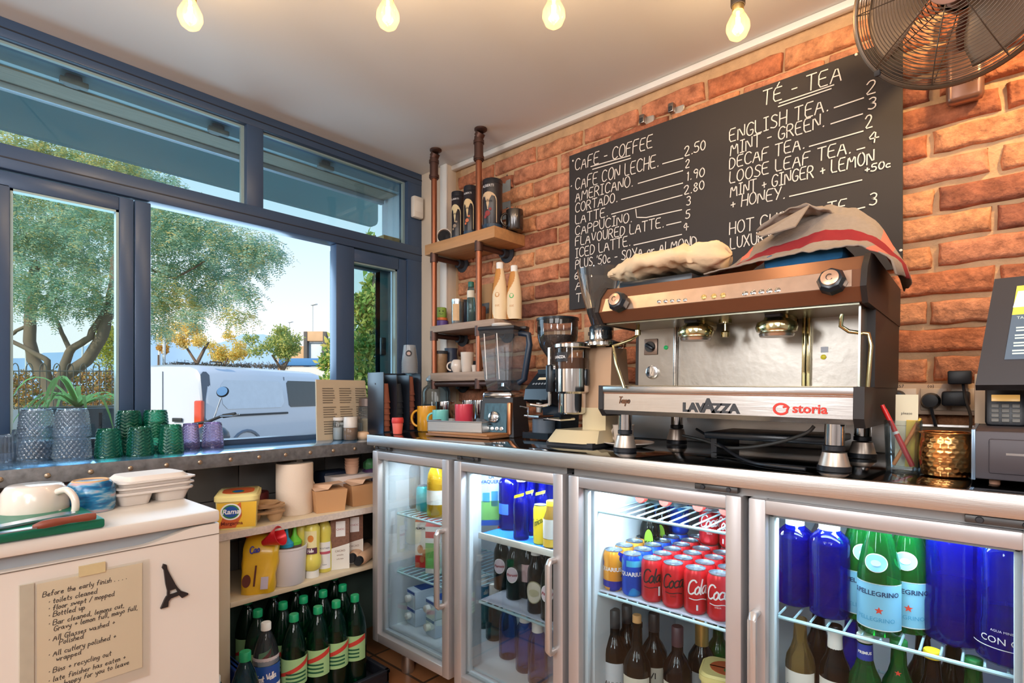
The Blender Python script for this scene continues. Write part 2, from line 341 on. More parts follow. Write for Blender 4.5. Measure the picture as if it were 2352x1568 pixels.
# low wall under the window, grey tiles
mb = MB()
mb.bb(XW-.12, XW-.012, -.62, 2.0, -.1, .866, m=m_frame)
for k in range(14):
    for j in range(5):
        mb.bb(XW-.02, XW, -.61+k*.186, -.61+k*.186+.183, .02+j*.17, .02+j*.17+.167, .002, m_tile)
struct(mb.build('wall_left'))
# brick wall
m_mort = mat('mortar', (196, 160, 122), .9, var=.3, scale=22, bump=1, bscale=90)
m_brick = bpy.data.materials.new('brick'); m_brick.use_nodes = True; N = m_brick.node_tree; L = N.links; b = N.nodes['Principled BSDF']; b.inputs['Roughness'].default_value = .85
gm = N.nodes.new('ShaderNodeNewGeometry'); r1 = N.nodes.new('ShaderNodeValToRGB'); L.new(gm.outputs['Random Per Island'], r1.inputs[0])
ee = r1.color_ramp.elements; ee[0].color = lin((150, 92, 72)); ee[1].color = lin((222, 156, 108)); q = ee.new(.35); q.color = lin((202, 124, 84)); q = ee.new(.7); q.color = lin((214, 146, 112))
t = N.nodes.new('ShaderNodeTexCoord'); n1 = N.nodes.new('ShaderNodeTexNoise'); n1.inputs['Scale'].default_value = 24; n1.inputs['Detail'].default_value = 8; n1.inputs['Roughness'].default_value = .7; L.new(t.outputs['Object'], n1.inputs['Vector'])
r2 = N.nodes.new('ShaderNodeValToRGB'); L.new(n1.outputs[0], r2.inputs[0]); r2.color_ramp.elements[0].position = .32; r2.color_ramp.elements[0].color = (.42, .36, .33, 1); r2.color_ramp.elements[1].position = .7; r2.color_ramp.elements[1].color = (1.22, 1.2, 1.18, 1)
mx = N.nodes.new('ShaderNodeMix'); mx.data_type = 'RGBA'; mx.blend_type = 'MULTIPLY'; mx.inputs[0].default_value = 1; L.new(r1.outputs[0], mx.inputs[6]); L.new(r2.outputs[0], mx.inputs[7]); L.new(mx.outputs[2], b.inputs['Base Color'])
n2 = N.nodes.new('ShaderNodeTexNoise'); n2.inputs['Scale'].default_value = 55; n2.inputs['Detail'].default_value = 8; L.new(t.outputs['Object'], n2.inputs['Vector'])
bp = N.nodes.new('ShaderNodeBump'); bp.inputs['Strength'].default_value = 1.0; bp.inputs['Distance'].default_value = .009; L.new(n2.outputs[0], bp.inputs['Height']); L.new(bp.outputs[0], b.inputs['Normal'])
mb = MB(); mb.bb(-2.3, 3.1, YB, YB+.2, -.1, CEIL, m=m_mort)
BA = [0, .002, .015, .04, .15, .35, .5, .65, .85, .96, .985, .998, 1]; BC = [0, .01, .06, .16, .38, .62, .84, .94, .99, 1]
PITCH, BL, BH, BP = .0763, .243, .0635, .2545
rb = random.Random(3)
for row in range(2, 29):
    z0 = 1.152+(row-15)*PITCH
    if z0+BH > CEIL+.03: continue
    off = -.01-(.13 if row % 2 else 0)+rb.uniform(-.012, .012)
    for k in range(-9, 5):
        x1 = off+k*BP+rb.uniform(-.006, .006); x0 = x1-BL+rb.uniform(-.006, .006)
        x0 = max(x0, -2.03)
        if x1-x0 < .05: continue
        hz = rb.uniform(-.004, .004); nx, nz = 12, 9; sd = rb.random()*50; dep = rb.uniform(.014, .021)
        def bf(a, c, x0=x0, x1=x1, z0=z0+hz, sd=sd, dep=dep):
            X = x0+(x1-x0)*a; Z = z0+BH*c
            a = BA[round(a*nx)]; c = BC[round(c*nz)]
            X = x0+(x1-x0)*a; Z = z0+BH*c
            e = min(a, 1-a)*(x1-x0); g = min(c, 1-c)*BH
            k2 = min(1, e/.007, g/.007); wob = .0065
            X += wob*noise.noise((X*22, Z*22, sd)); Z += wob*noise.noise((X*22+40, Z*22, sd))
            D = dep*(1-(1-k2)**2)+.0045*noise.noise((X*30, Z*30, sd+9)) if k2 > 0 else -.01
            return (X, YB-D, min(Z, CEIL+.01))
        mb.grid(bf, nx, nz, m_brick)
struct(mb.build('wall_right', smooth=60))
# white pipe-like trim along the top of the brick wall, and the boxed corner
m_white = mat('white_gloss', (236, 232, 226), .35, var=.03)
mb = MB(); mb.bb(-2.06, 3.0, YB-.035, YB-.004, CEIL-.026, CEIL, .008, m_white); struct(mb.build('trim_1'))
mb = MB(); mb.bb(XW-.08, -2.058, 1.80, YB+.02, -.1, CEIL, .004, m_cream); struct(mb.build('wall_corner'))
mb = MB(); mb.bb(-2.103, -2.056, 1.790, 1.802, .9, CEIL, .003, m_white); struct(mb.build('trim_2'))

# window frames
FX0, FX1 = XW-.075, XW
def bars(lst, m=m_frame, name=None, parent=None, x0=FX0, x1=FX1, bev=.003):
    mb = MB()
    for y0, y1, z0, z1 in lst: mb.bb(x0, x1, y0, y1, z0, z1, bev, m)
    return mb.build(name, parent=parent)
def wnd(n): o = bpy.data.objects.new(n, None); C.objects.link(o); return struct(o)
w = wnd('trim_3')   # the fixed frame of the shop window
bars([(-.62, 1.80, 2.206, CEIL), (-.62, 1.80, 1.806, 1.882), (-.62, 1.80, .905, .934)], name='frame', parent=w)
for q in ((.907, .975, 1.88, 2.208), (1.708, 1.80, .932, 1.808), (1.708, 1.80, 1.88, 2.208)): bars([q], name='post', parent=w, x1=FX1-.001)
bars([(-.62, 1.80, 1.838, 1.842), (-.62, 1.80, 2.232, 2.236)], mat('dark_groove', (30, 34, 44), .5), 'groove', w, XW-.01, XW+.0015, 0)
for n, (y0, y1) in ((1, (-.62, .907)), (2, (.975, 1.708))):
    w = wnd('window_%d' % n)
    mb = MB(); mb.bb(XW-.045, XW-.04, y0, y1, 1.882, 2.206, m=m_pane); mb.build('pane', parent=w)
    mb = MB()
    for a in ((y0, y1, 2.198, 2.206), (y0, y1, 1.882, 1.889), (y0, y0+.008, 1.889, 2.198), (y1-.012, y1, 1.889, 2.198)): mb.bb(XW-.04, XW-.025, *a, 0, m_bead)
    mb.build('bead', parent=w)
# sliding sash at the left: two leaves with a middle stile
w = wnd('window_3')
bars([(.482, .525, .934, 1.80), (.528, .577, .934, 1.80), (.1, .482, 1.752, 1.80), (.13, .204, .934, 1.76), (.1, .482, .934, .965)], name='frame', parent=w, x0=XW-.06, x1=XW-.008)
mb = MB(); mb.bb(XW-.045, XW-.04, .204, .482, .965, 1.752, m=m_pane); mb.build('pane', parent=w)
mb = MB(); mb.bb(XW-.04, XW-.012, .474, .482, .965, 1.752, 0, m_bead); mb.bb(XW-.04, XW-.012, .204, .211, .965, 1.752, 0, m_bead); mb.bb(XW-.04, XW-.012, .2, .482, 1.745, 1.752, 0, m_bead); mb.build('bead', parent=w)
w = wnd('window_6')
bars([(.05, .125, .934, 1.80), (-.62, -.55, .934, 1.80), (-.55, .05, 1.74, 1.80), (-.55, .05, .934, .98)], name='frame', parent=w, x0=XW-.06, x1=XW-.008)
mb = MB(); mb.bb(XW-.045, XW-.04, -.55, .05, .98, 1.74, m=m_pane); mb.build('pane', parent=w)
w = wnd('window_4')
bars([(1.308, 1.402, .934, 1.805), (1.402, 1.66, 1.742, 1.80), (1.652, 1.708, .934, 1.80), (1.40, 1.66, .934, .98)], name='frame', parent=w, x0=XW-.06, x1=XW-.006)
mb = MB(); mb.bb(XW-.045, XW-.04, 1.402, 1.652, .98, 1.742, m=m_pane); mb.build('pane', parent=w)
mb = MB()
for a in ((1.402, 1.652, 1.734, 1.742), (1.641, 1.652, .98, 1.742)): mb.bb(XW-.04, XW-.014, *a, 0, m_bead)
mb.build('bead', parent=w)
w = wnd('window_5')
bars([(1.60, 1.665, .934, 1.80), (1.345, 1.40, .934, 1.80), (1.40, 1.60, 1.735, 1.80), (1.40, 1.60, .934, .985)], name='frame', parent=w, x0=XW-.13, x1=XW-.085, m=mat('outer_sash', (84, 134, 156), .55))
mb = MB(); mb.bb(XW-.112, XW-.107, 1.40, 1.60, .985, 1.735, m=m_pane); mb.build('pane', parent=w)
mb = MB(); mb.bb(XW-.085, XW-.062, 1.595, 1.622, 1.31, 1.40, .006, mat('dark_latch', (36, 42, 56), .4)); mb.build('latch', parent=w)
# outside reveal of the shopfront and the floor slab edge
m_render = mat('white_render', (214, 222, 230), .8, var=.05, scale=6, bump=.3)
mb = MB(); mb.bb(-2.62, XW-.075, 1.80, 2.1, -.5, 2.5, m=m_render); struct(mb.build('wall_outside'))
mb = MB(); mb.bb(-2.9, 3.2, -3.7, 2.3, 2.5, 2.9, m=m_render); struct(mb.build('ceiling_slab'))
mb = MB(); mb.bb(-2.40, -2.315, 1.60, 1.70, 1.8825, 1.92, .004, mat('raw_wood', (190, 160, 112), .7, scale=20, stretch=(8, 1, 1))); tag(mb.build('wood_block'), 'small wooden block lying on the outer ledge behind the upper right window pane', 'block')

# roller shutter and hanging sign board outside
m_shut = mat('shutter_steel', (150, 172, 176), .6, .2, var=.15, scale=14, stretch=(1, .3, 6))
s = thing('roller_shutter', 'rolled up grey metal shutter outside behind the upper window panes', 'shutter', (-2.47, .55, 2.19))
def sh(y0, y1):
    poly = []
    for k in range(19):
        a = -PI*.62+k*PI*.075; r = .105+.006*(k % 2); poly.append((.02+r*math.cos(a)*.8, .12+r*math.sin(a)))
    n = len(poly); vs = []; fs = []
    for y in (y0, y1): vs += [(a, y, b) for a, b in poly]
    for i in range(n-1): fs.append((i, i+1, n+i+1, n+i))
    return vs, fs
vs, fs = sh(-1.15, 1.23); mb = MB(); mb.add(vs, fs, m_shut); mb.build('slats', parent=s, smooth=20)
mb = MB(); mb.bb(-.13, -.10, -1.15, 1.23, -.012, .03, .003, mat('pale_rail', (164, 174, 186), .4, .2)); mb.build('bottom_rail', parent=s)
mb = MB(); mb.bb(-.10, .02, -1.15, 1.23, .008, .03, .002, mat('shutter_slat_dull', (150, 138, 120), .7, var=.35, scale=20, stretch=(8, .5, 1))); mb.build('lower_slat', parent=s)
mb = MB(); mb.cyl((.03, -1.15, .05), (.03, 1.23, .05), .02, 12, mat('shutter_tube', (84, 92, 104), .5)); mb.build('roller_tube', parent=s)
for y in (-.17, .30, .78):
    mb = MB(); mb.bb(.015, .075, y-.025, y+.025, .01, .08, .01, mat('dirty_bracket', (120, 120, 118), .6, var=.3, scale=40)); mb.bb(.06, .08, y-.04, y+.04, .0, .02, .003); mb.build('bracket', parent=s)
m_sign = leafmat('awning_cloth', [(176, 204, 208), (176, 204, 208)], .6)
pl = [(-2.2, 2.195)]+[(2.03-.04+.04*math.sin(a), 2.235-.04*math.cos(a)) for a in (0, .5, 1.0, PI/2)]+[(2.03, 2.44), (-2.2, 2.44)]
mb = MB(); mb.prism(pl, -3.04, -3.0, m_sign, plane='yz'); a_ = thing('awning_panel', 'dark blue grey hanging awning panel outside above the open window', 'awning'); mb.build('cloth', parent=a_)
for y in (.6, -1.6): mb = MB(); mb.bb(-3.02, -2.63, y, y+.015, 2.40, 2.415, 0, m_white); mb.build('strut', parent=a_)

# ---------------------------------------------------------------- outside
GZ = -.35
m_road = mat('pavement', (150, 146, 140), .9, var=.1, scale=2)
mb = MB(); mb.bb(-140, -2.34, -60, 120, GZ-.2, GZ, m=m_road); struct(mb.build('ground'))
m_grass = mat('lawn', (120, 150, 62), .95, var=.35, scale=3, bump=.5, bscale=30)
mb = MB(); mb.bb(-60, -11.2, -14, 2.6, GZ, GZ+.04, m=m_grass); struct(mb.build('ground_lawn'))
mb = MB(); mb.bb(-700, -140, -300, 500, GZ-.6, GZ-.3, m=mat('harbour_water', (120, 160, 190), .3, var=.05)); struct(mb.build('water'))
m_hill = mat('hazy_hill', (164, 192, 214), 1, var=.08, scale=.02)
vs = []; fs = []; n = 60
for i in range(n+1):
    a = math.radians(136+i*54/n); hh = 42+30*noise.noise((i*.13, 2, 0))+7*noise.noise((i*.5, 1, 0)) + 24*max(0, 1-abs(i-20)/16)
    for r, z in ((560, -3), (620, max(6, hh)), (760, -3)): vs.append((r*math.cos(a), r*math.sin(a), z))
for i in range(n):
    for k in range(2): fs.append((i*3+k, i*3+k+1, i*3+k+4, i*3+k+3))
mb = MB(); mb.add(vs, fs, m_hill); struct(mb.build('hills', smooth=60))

def dp(u, v, d):
    """the point seen at pixel (u, v), d metres deep into the scene"""
    t = (u-CX)/F; return Vector((d*(FW.x+t*RT.x), d*(FW.y+t*RT.y), H+(CY-v)/F*d))
def leaves(mb, c, r, n, size, rng, m, droop=0, aspect=.45, squash=.8):
    for _ in range(n):
        d = Vector((rng.gauss(0, 1), rng.gauss(0, 1), rng.gauss(0, 1)*squash)); d = d.normalized()*(rng.random()**.45)*r
        p = c+d; ax = Vector((rng.gauss(0, 1), rng.gauss(0, 1), rng.gauss(0, 1)-droop*2)).normalized(); o = ax.orthogonal().normalized(); o = (Matrix.Rotation(rng.random()*6.3, 3, ax) @ o)
        s = size*rng.uniform(.6, 1.3); b = o*s*aspect
        mb.add([p, p+ax*s*.5+b*.5, p+ax*s, p+ax*s*.5-b*.5], [(0, 1, 2, 3)], m)
def sprays(mb, c, r, n, size, rng, m):
    """feathery drooping twigs with paired leaflets"""
    for _ in range(n):
        d = Vector((rng.gauss(0, 1), rng.gauss(0, 1), rng.gauss(0, .8))).normalized()*(rng.random()**.5)*r
        p = c+d; out = Vector((d.x, d.y, 0)); out = out.normalized() if out.length > .01 else Vector((1, 0, 0))
        dr = (out*rng.uniform(.2, 1)+Vector((rng.gauss(0, .5), rng.gauss(0, .5), rng.uniform(-1.0, .2)))).normalized()
        for k in range(9):
            p = p+dr*size*.42; dr = (dr+Vector((0, 0, -.10))).normalized(); sd = dr.cross(Vector((rng.gauss(0, .3), rng.gauss(0, .3), 1))).normalized(); s = size*(1-k/14)
            for g in (-1, 1):
                a = (sd*g+dr*.5).normalized()*s; w = dr*s*.18
                mb.add([p, p+a*.5+w, p+a, p+a*.5-w], [(0, 1, 2, 3)], m)
m_bark = mat('bark', (120, 104, 92), .95, var=.35, scale=6, bump=.8, bscale=12, stretch=(1, 1, .3))
rt = random.Random(11)
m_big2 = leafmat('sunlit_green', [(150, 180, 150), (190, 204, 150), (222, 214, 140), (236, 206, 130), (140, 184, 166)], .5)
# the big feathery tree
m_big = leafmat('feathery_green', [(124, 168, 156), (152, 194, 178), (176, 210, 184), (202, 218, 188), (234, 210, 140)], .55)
tr = thing('tree', 'large feathery green tree with several trunks beyond the railing', 'tree', (0, 0, 0))
D0 = 14.0
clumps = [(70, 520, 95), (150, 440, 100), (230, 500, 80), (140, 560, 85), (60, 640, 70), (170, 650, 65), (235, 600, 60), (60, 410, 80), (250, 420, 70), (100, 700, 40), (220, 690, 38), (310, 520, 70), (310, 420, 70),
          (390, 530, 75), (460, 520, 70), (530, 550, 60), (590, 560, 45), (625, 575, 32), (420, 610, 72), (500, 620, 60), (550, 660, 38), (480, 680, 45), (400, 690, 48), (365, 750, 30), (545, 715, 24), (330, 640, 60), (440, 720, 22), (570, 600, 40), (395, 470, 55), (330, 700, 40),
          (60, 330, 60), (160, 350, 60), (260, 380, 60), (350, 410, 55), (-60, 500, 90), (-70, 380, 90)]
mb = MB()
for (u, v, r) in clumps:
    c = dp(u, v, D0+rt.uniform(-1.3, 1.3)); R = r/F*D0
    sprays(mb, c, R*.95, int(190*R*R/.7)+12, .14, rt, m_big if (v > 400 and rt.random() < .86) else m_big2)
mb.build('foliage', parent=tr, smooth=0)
def limb(pts, r0, r1, name, d=D0):
    P = [dp(u, v, d+dd) for u, v, dd in pts]; n = len(P); mb = MB()
    q = []
    for i in range(n-1):
        for k in range(4): q.append(P[i].lerp(P[i+1], k/4)+Vector((rt.uniform(-.02, .02), rt.uniform(-.02, .02), 0)))
    q.append(P[-1]); rr = [r0+(r1-r0)*i/(len(q)-1) for i in range(len(q))]
    mb.tube(q, .1, 8, m_bark, rr=rr); mb.build(name, parent=tr, smooth=60)
limb([(140, 965, 0), (108, 880, 0), (78, 825, 0), (66, 770, 0), (74, 690, .2), (80, 600, .4)], .16, .11, 'trunk')
limb([(118, 940, .2), (150, 862, .2), (200, 828, .1), (236, 770, 0), (256, 700, 0), (266, 600, .2), (300, 520, .2)], .17, .10, 'trunk')
limb([(128, 900, .1), (150, 835, 0), (165, 800, 0), (205, 775, -.1), (240, 715, -.1)], .12, .07, 'branch')
limb([(160, 802, 0), (142, 765, .1), (128, 728, .2)], .06, .04, 'branch')
limb([(110, 875, 0), (108, 828, -.2), (75, 808, -.2), (24, 782, -.2)], .08, .05, 'branch')
limb([(300, 640, 0), (345, 618, 0), (400, 640, 0), (470, 600, 0)], .05, .02, 'branch')
limb([(66, 745, 0), (30, 765, 0), (-10, 790, 0)], .05, .03, 'branch')
# smaller trees
def small_tree(u, v, rp, d, cols, label, trunk, n=16, name='tree', size=.16):
    rng = random.Random(int(u)); t = thing(name, label, 'tree', dp(u, CY, d)*1); base = t.location.copy(); base.z = GZ; t.location = base
    m = leafmat(name+'_leaf_%d' % int(u), cols); mb = MB()
    for k in range(n):
        a = rng.uniform(0, 6.28); q = rng.random()**.5
        c = dp(u+rp[0]*q*math.cos(a), v+rp[1]*q*math.sin(a), d+rng.uniform(-1, 1)*rp[0]/F*d*.6)-base
        leaves(mb, c, rp[1]*.5/F*d, 330, size*.62, rng, m, squash=.7)
    mb.build('foliage', parent=t, smooth=0)
    mb = MB()
    for pts in trunk:
        P = [dp(a, b, d)-base for a, b in pts]; P = ([Vector((P[0].x, P[0].y, 0))]+P) if pts[0][1] > 900 else P; mb.tube(P, .1, 6, m_bark, rr=[.12-.07*i/(len(P)-1) for i in range(len(P))])
    mb.build('trunk', parent=t)
small_tree(420, 775, (45, 30), 30, [(244, 206, 120), (250, 222, 136), (252, 234, 170), (230, 222, 140)], 'small tree with yellow autumn leaves standing left behind the white van', [[(452, 905), (452, 835), (430, 800), (395, 770)], [(452, 835), (470, 800), (480, 785)]], 12, size=.26)
small_tree(522, 800, (48, 30), 37, [(240, 200, 110), (248, 216, 120), (228, 212, 126), (200, 200, 120)], 'lower yellow leaved tree beside the round green tree beyond the van', [[(510, 905), (512, 845), (530, 810)]], 12, size=.26)
small_tree(626, 788, (56, 36), 27, [(120, 150, 100), (154, 178, 108), (196, 204, 120), (226, 218, 140)], 'round green tree standing behind the van roof before the sandstone building', [[(650, 905), (648, 850), (625, 815)], [(648, 850), (668, 815)]], 16, size=.22)
small_tree(364, 802, (30, 12), 30, [(214, 160, 72), (230, 196, 120)], 'low orange leaved bush at the left edge of the open window', [[(364, 905), (364, 815)]], 4, name='bush', size=.2)
small_tree(252, 790, (9, 62), 24, [(120, 146, 60), (190, 190, 70), (216, 200, 90)], 'slim yellow green cypress standing right of the big tree trunks', [[(252, 905), (252, 840)]], 10, name='cypress', size=.2)
# climbing bush just outside, seen through the right hand sash
m_bush = leafmat('bush_leaf', [(92, 138, 76), (132, 170, 92), (176, 202, 112), (230, 226, 140), (240, 216, 120)])
bu = thing('bush', 'tall leafy green bush growing just outside the right hand sash', 'bush', (0, 0, 0)); mb = MB(); rng = random.Random(5)
for u, v, r in [(850, 860, 60), (835, 800, 50), (870, 780, 50), (850, 730, 50), (830, 705, 35), (872, 700, 38), (858, 660, 22), (900, 820, 50), (905, 740, 40), (760, 830, 30), (768, 880, 32), (765, 790, 14), (800, 880, 50), (800, 810, 34), (850, 900, 60)]:
    leaves(mb, dp(u, v, 4.6+rng.uniform(-.3, .5)), r/F*4.6, int(r*17), .055, rng, m_bush, squash=.9)
for u, v in [(858, 630), (850, 610), (862, 590), (868, 570), (856, 560), (850, 545), (872, 600), (852, 580), (778, 770)]:
    leaves(mb, dp(u, v, 4.6), .05, 10, .07, rng, m_bush)
mb.build('foliage', parent=bu, smooth=0)
mb = MB(); mb.tube([dp(850, 1300, 4.6), dp(848, 800, 4.65), dp(858, 660, 4.6), dp(860, 540, 4.6)], .012, 6, m_bark); mb.tube([dp(868, 1290, 4.7), dp(880, 780, 4.7), dp(872, 690, 4.6)], .012, 6, m_bark); mb.build('stem', parent=bu)
# autumn hedge and iron railing
mb = MB(); rng = random.Random(6); m_hed = leafmat('hedge_leaf', [(120, 88, 64), (196, 140, 84), (224, 170, 100), (150, 140, 80), (98, 104, 66)])
for u in range(-60, 300, 18):
    for v in (868, 895, 922): leaves(mb, dp(u, v, 17+rng.uniform(-.6, .6)), .32, 85, .13, rng, m_hed, squash=.7)
h = mb.build('hedge', smooth=0); tag(h, 'low orange brown hedge behind the iron railing', 'hedge', kind='stuff')
m_iron = mat('black_iron', (84, 84, 82), .6, .3)
fe = thing('railing', 'hoop topped iron railing in front of the orange hedge', 'railing', dp(150, CY, 12.5)*1); B = fe.location.copy(); B.z = GZ; fe.location = B
P0 = dp(-40, 850, 12.0); P1 = dp(300, 850, 13.2)
mb = MB(); dd = P1-P0
for z in (-.02, -.85): mb.cyl(P0-B+Vector((0, 0, z)), P1-B+Vector((0, 0, z)), .014, 6, m_iron)
mb.build('rail', parent=fe)
for k in range(23):
    p = P0.lerp(P1, k/22)-B; q = P0.lerp(P1, (k+1)/22)-B; mb = MB()
    pts = [(p.x, p.y, 0), (p.x, p.y, p.z)]
    if k % 2 == 0:
        pts += [Vector(p).lerp(q, .5-.5*math.cos(a))+Vector((0, 0, .16*math.sin(a))) for a in (.5, 1.0, 1.57, 2.1, 2.6)]+[(q.x, q.y, q.z)]
    mb.tube(pts, .011, 6, m_iron); mb.build('bar', parent=fe)
# sandstone building with a gate and blue awning, lamp posts, brushwood screen
m_stone = mat('sandstone', (214, 176, 138), .95, var=.2, scale=1.2)
bl = thing('building', 'small sandstone building with tall gateway beyond the car park', 'building', dp(720, CY, 42)*1); B = bl.location.copy(); B.z = GZ; bl.location = B
def slab(u0, u1, v0, v1, d, th, m, name):
    a = dp(u0, v0, d)-B; b = dp(u1, v1, d)-B; w = (b-a); w.z = 0; mb = MB(); c = (a+b)/2
    ang = math.atan2(w.y, w.x); mb.at((c.x, c.y, c.z), (0, 0, ang)).box((0, 0, 0), (w.length, th, abs(a.z-b.z)), .02, m); return mb.build(name, parent=bl)
slab(656, 775, 798, 905, 43, 3, m_stone, 'wall'); slab(702, 748, 762, 784, 41.2, .8, m_stone, 'gate_arch')
slab(700, 708, 762, 905, 41, .5, mat('dark_post', (92, 88, 86), .8), 'post'); slab(744, 752, 762, 905, 41, .5, mat('dark_post', (92, 88, 86), .8), 'post'); slab(711, 741, 786, 850, 41.3, .3, mat('pale_door', (206, 220, 232), .6), 'door')
slab(650, 775, 824, 840, 38, 1.5, mat('blue_awning', (70, 130, 190), .7), 'awning'); slab(655, 775, 842, 875, 37.6, .3, mat('white_rail', (214, 216, 214), .7), 'railing_panel')
def post(u, vt, d, r, label, lamp=False):
    p = dp(u, vt, d); mb = MB(); mb.cyl((0, 0, 0), (0, 0, p.z-GZ), r, 8, mat('post_paint', (206, 212, 216), .5))
    if lamp: mb.box((.25, 0, p.z-GZ), (.8, .25, .1), .03)
    o = mb.build('lamp_post', loc=(p.x, p.y, GZ)); tag(o, label, 'lamp post')
post(377, 705, 26, .07, 'thick pale lamp post nearest the left edge of the open window'); post(366, 790, 40, .08, 'short pale mast just left of the thick lamp post')
post(718, 700, 46, .05, 'thin mast rising above the sandstone gateway', True); post(665, 740, 60, .05, 'thin mast above the round green tree', True); post(190, 790, 40, .07, 'pale mast seen between the big tree trunks'); post(60, 780, 40, .07, 'pale mast left of the big tree trunks', )
mb = MB(); rng = random.Random(8); m_br = leafmat('brushwood', [(120, 100, 84), (160, 138, 112), (98, 88, 78)], .1)
for u in range(385, 660, 6): leaves(mb, dp(u, 838+4*(u-385)/275, 19), .16, 60, .12, rng, m_br, squash=.4, aspect=.15)
tag(mb.build('brushwood_screen', smooth=0), 'dry brushwood screen showing just above the van roof', 'screen', kind='stuff')

# white van seen from behind its rear corner
m_van = mat('van_paint', (200, 208, 220), .25, var=.02, coat=.6); m_blk = mat('black_plastic', (44, 48, 54), .5); m_dglass = mat('dark_window', (46, 60, 70), .05, var=.1, spec=.8); m_seam = mat('seam', (120, 128, 140), .6)
hd = Vector((FW.x*.95+RT.x*.31, FW.y*.95+RT.y*.31)).normalized(); cr = 9.5*FW+(-5.4)*RT
vn = thing('van', 'white delivery van parked beyond the open window', 'van', (cr.x, cr.y, GZ), rz=math.atan2(hd.y, hd.x))
# local: +x forward, +y left; rear right corner at the origin
def sect(x, top, inset=0, low=.32):
    hw = .97; prof = [(hw-.10, low), (hw-.01, low+.12), (hw, .75), (hw-.005, 1.02), (hw-.05, 1.35), (hw-.12, top-.17), (hw-.20, top-.06), (hw-.36, top-.005), (0, top+.015)]
    prof = [(max(0, a-inset), z) for a, z in prof]
    return [(x, .97-a, z) for a, z in prof]+[(x, .97+a, z) for a, z in prof[-2::-1]]
ss = [sect(.10, 1.88, .06), sect(.02, 1.93, .01), sect(.0, 1.80, .03), ][:0]
ss = [sect(.0, 1.86, .05), sect(.04, 1.93, .015), sect(.14, 1.97), sect(1.5, 1.97), sect(3.2, 1.95), sect(3.6, 1.88, .03), sect(4.25, 1.28, .06), sect(4.8, 1.02, .10), sect(5.0, .75, .2)]
mb = MB(); vs = [p for s_ in ss for p in s_]; k = len(ss[0]); fs = [(j*k+i, j*k+i+1, (j+1)*k+i+1, (j+1)*k+i) for j in range(len(ss)-1) for i in range(k-1)]
fs += [tuple(range(k)), tuple(range((len(ss)-1)*k, len(ss)*k))]
mb.add(vs, fs, m_van); mb.build('body', parent=vn, smooth=35)
def side(x0, x1, z0, z1, m, name, off=.006, r=.05):
    """panel lying on the right flank, following its lean"""
    yy = lambda z: (0 if z < 1.02 else .045*(z-1.02)/.33 if z < 1.35 else .05+.07*(z-1.35)/.45)-off
    mb = MB(); mb.add([(x0+r, yy(z0), z0), (x1-r, yy(z0), z0), (x1, yy(z0+r), z0+r), (x1, yy(z1-r), z1-r), (x1-r, yy(z1), z1), (x0+r, yy(z1), z1), (x0, yy(z1-r), z1-r), (x0, yy(z0+r), z0+r)], [tuple(range(8))], m); return mb.build(name, parent=vn, smooth=0)
side(2.14, 3.35, 1.16, 1.72, m_dglass, 'side_window'); side(.42, 2.0, 1.16, 1.70, mat('van_panel', (214, 222, 232), .3), 'side_panel', .004, .1)
side(.55, 2.08, 1.02, 1.06, m_blk, 'door_rail', .012, .01); side(2.07, 2.10, .42, 1.8, m_seam, 'door_seam', .004, .005)
side(3.62, 4.25, 1.06, 1.5, m_dglass, 'side_window', .0, .1)
side(.01, .20, .72, 1.84, mat('van_corner_grey', (96, 106, 120), .5), 'corner_strip', .008, .06)  # darker grey strip along the rear corner
mb = MB(); mb.box((-.02, .10, 1.02), (.09, .17, .62), .03, mat('tail_lamp', (206, 70, 40), .15, var=.25, scale=6, coat=.5)); mb.build('tail_lamp', parent=vn)
mb = MB(); mb.box((-.02, 1.84, 1.02), (.09, .17, .62), .03, MATS['tail_lamp']); mb.build('tail_lamp', parent=vn)
mb = MB(); mb.box((-.05, .97, .42), (.16, 1.86, .22), .05, m_blk); mb.build('rear_bumper', parent=vn)
mb = MB(); mb.box((-.012, .97, 1.2), (.01, .012, 1.3), 0, m_seam); mb.build('door_seam', parent=vn)
mb = MB(); mb.box((-.02, .97, .72), (.02, .50, .12), .005, mat('number_plate', (226, 226, 220), .4)); mb.build('number_plate', parent=vn)
mb = MB(); mb.box((-.03, .6, .98), (.03, .22, .07), .01, m_blk); mb.build('door_handle', parent=vn)
for x in (.95, 4.05):
    for y in (.11, 1.83):
        mb = MB(); mb.lathe([(.12, -.1), (.30, -.1), (.335, -.06), (.335, .06), (.30, .1), (.12, .1)], 24, m_blk, (x, y, .335), (0, 1, 0)); mb.lathe([(0, -.102), (.2, -.106), (.2, .106), (0, .102)], 16, mat('wheel_rim', (150, 154, 158), .4, .7), (x, y, .335), (0, 1, 0)); mb.build('wheel', parent=vn)
    mb = MB(); mb.tube([(x+.4*math.cos(a), -.005, .335+.4*math.sin(a)) for a in [PI*i/12 for i in range(13)]], .03, 6, m_seam); mb.build('wheel_arch', parent=vn)
for y in (.2, 1.0): mb = MB(); mb.tube([(.3, y, 1.97), (.3, y, 2.03), (.55, y, 2.03), (.55, y, 1.97)], .012, 6, m_blk); mb.build('roof_loop', parent=vn)

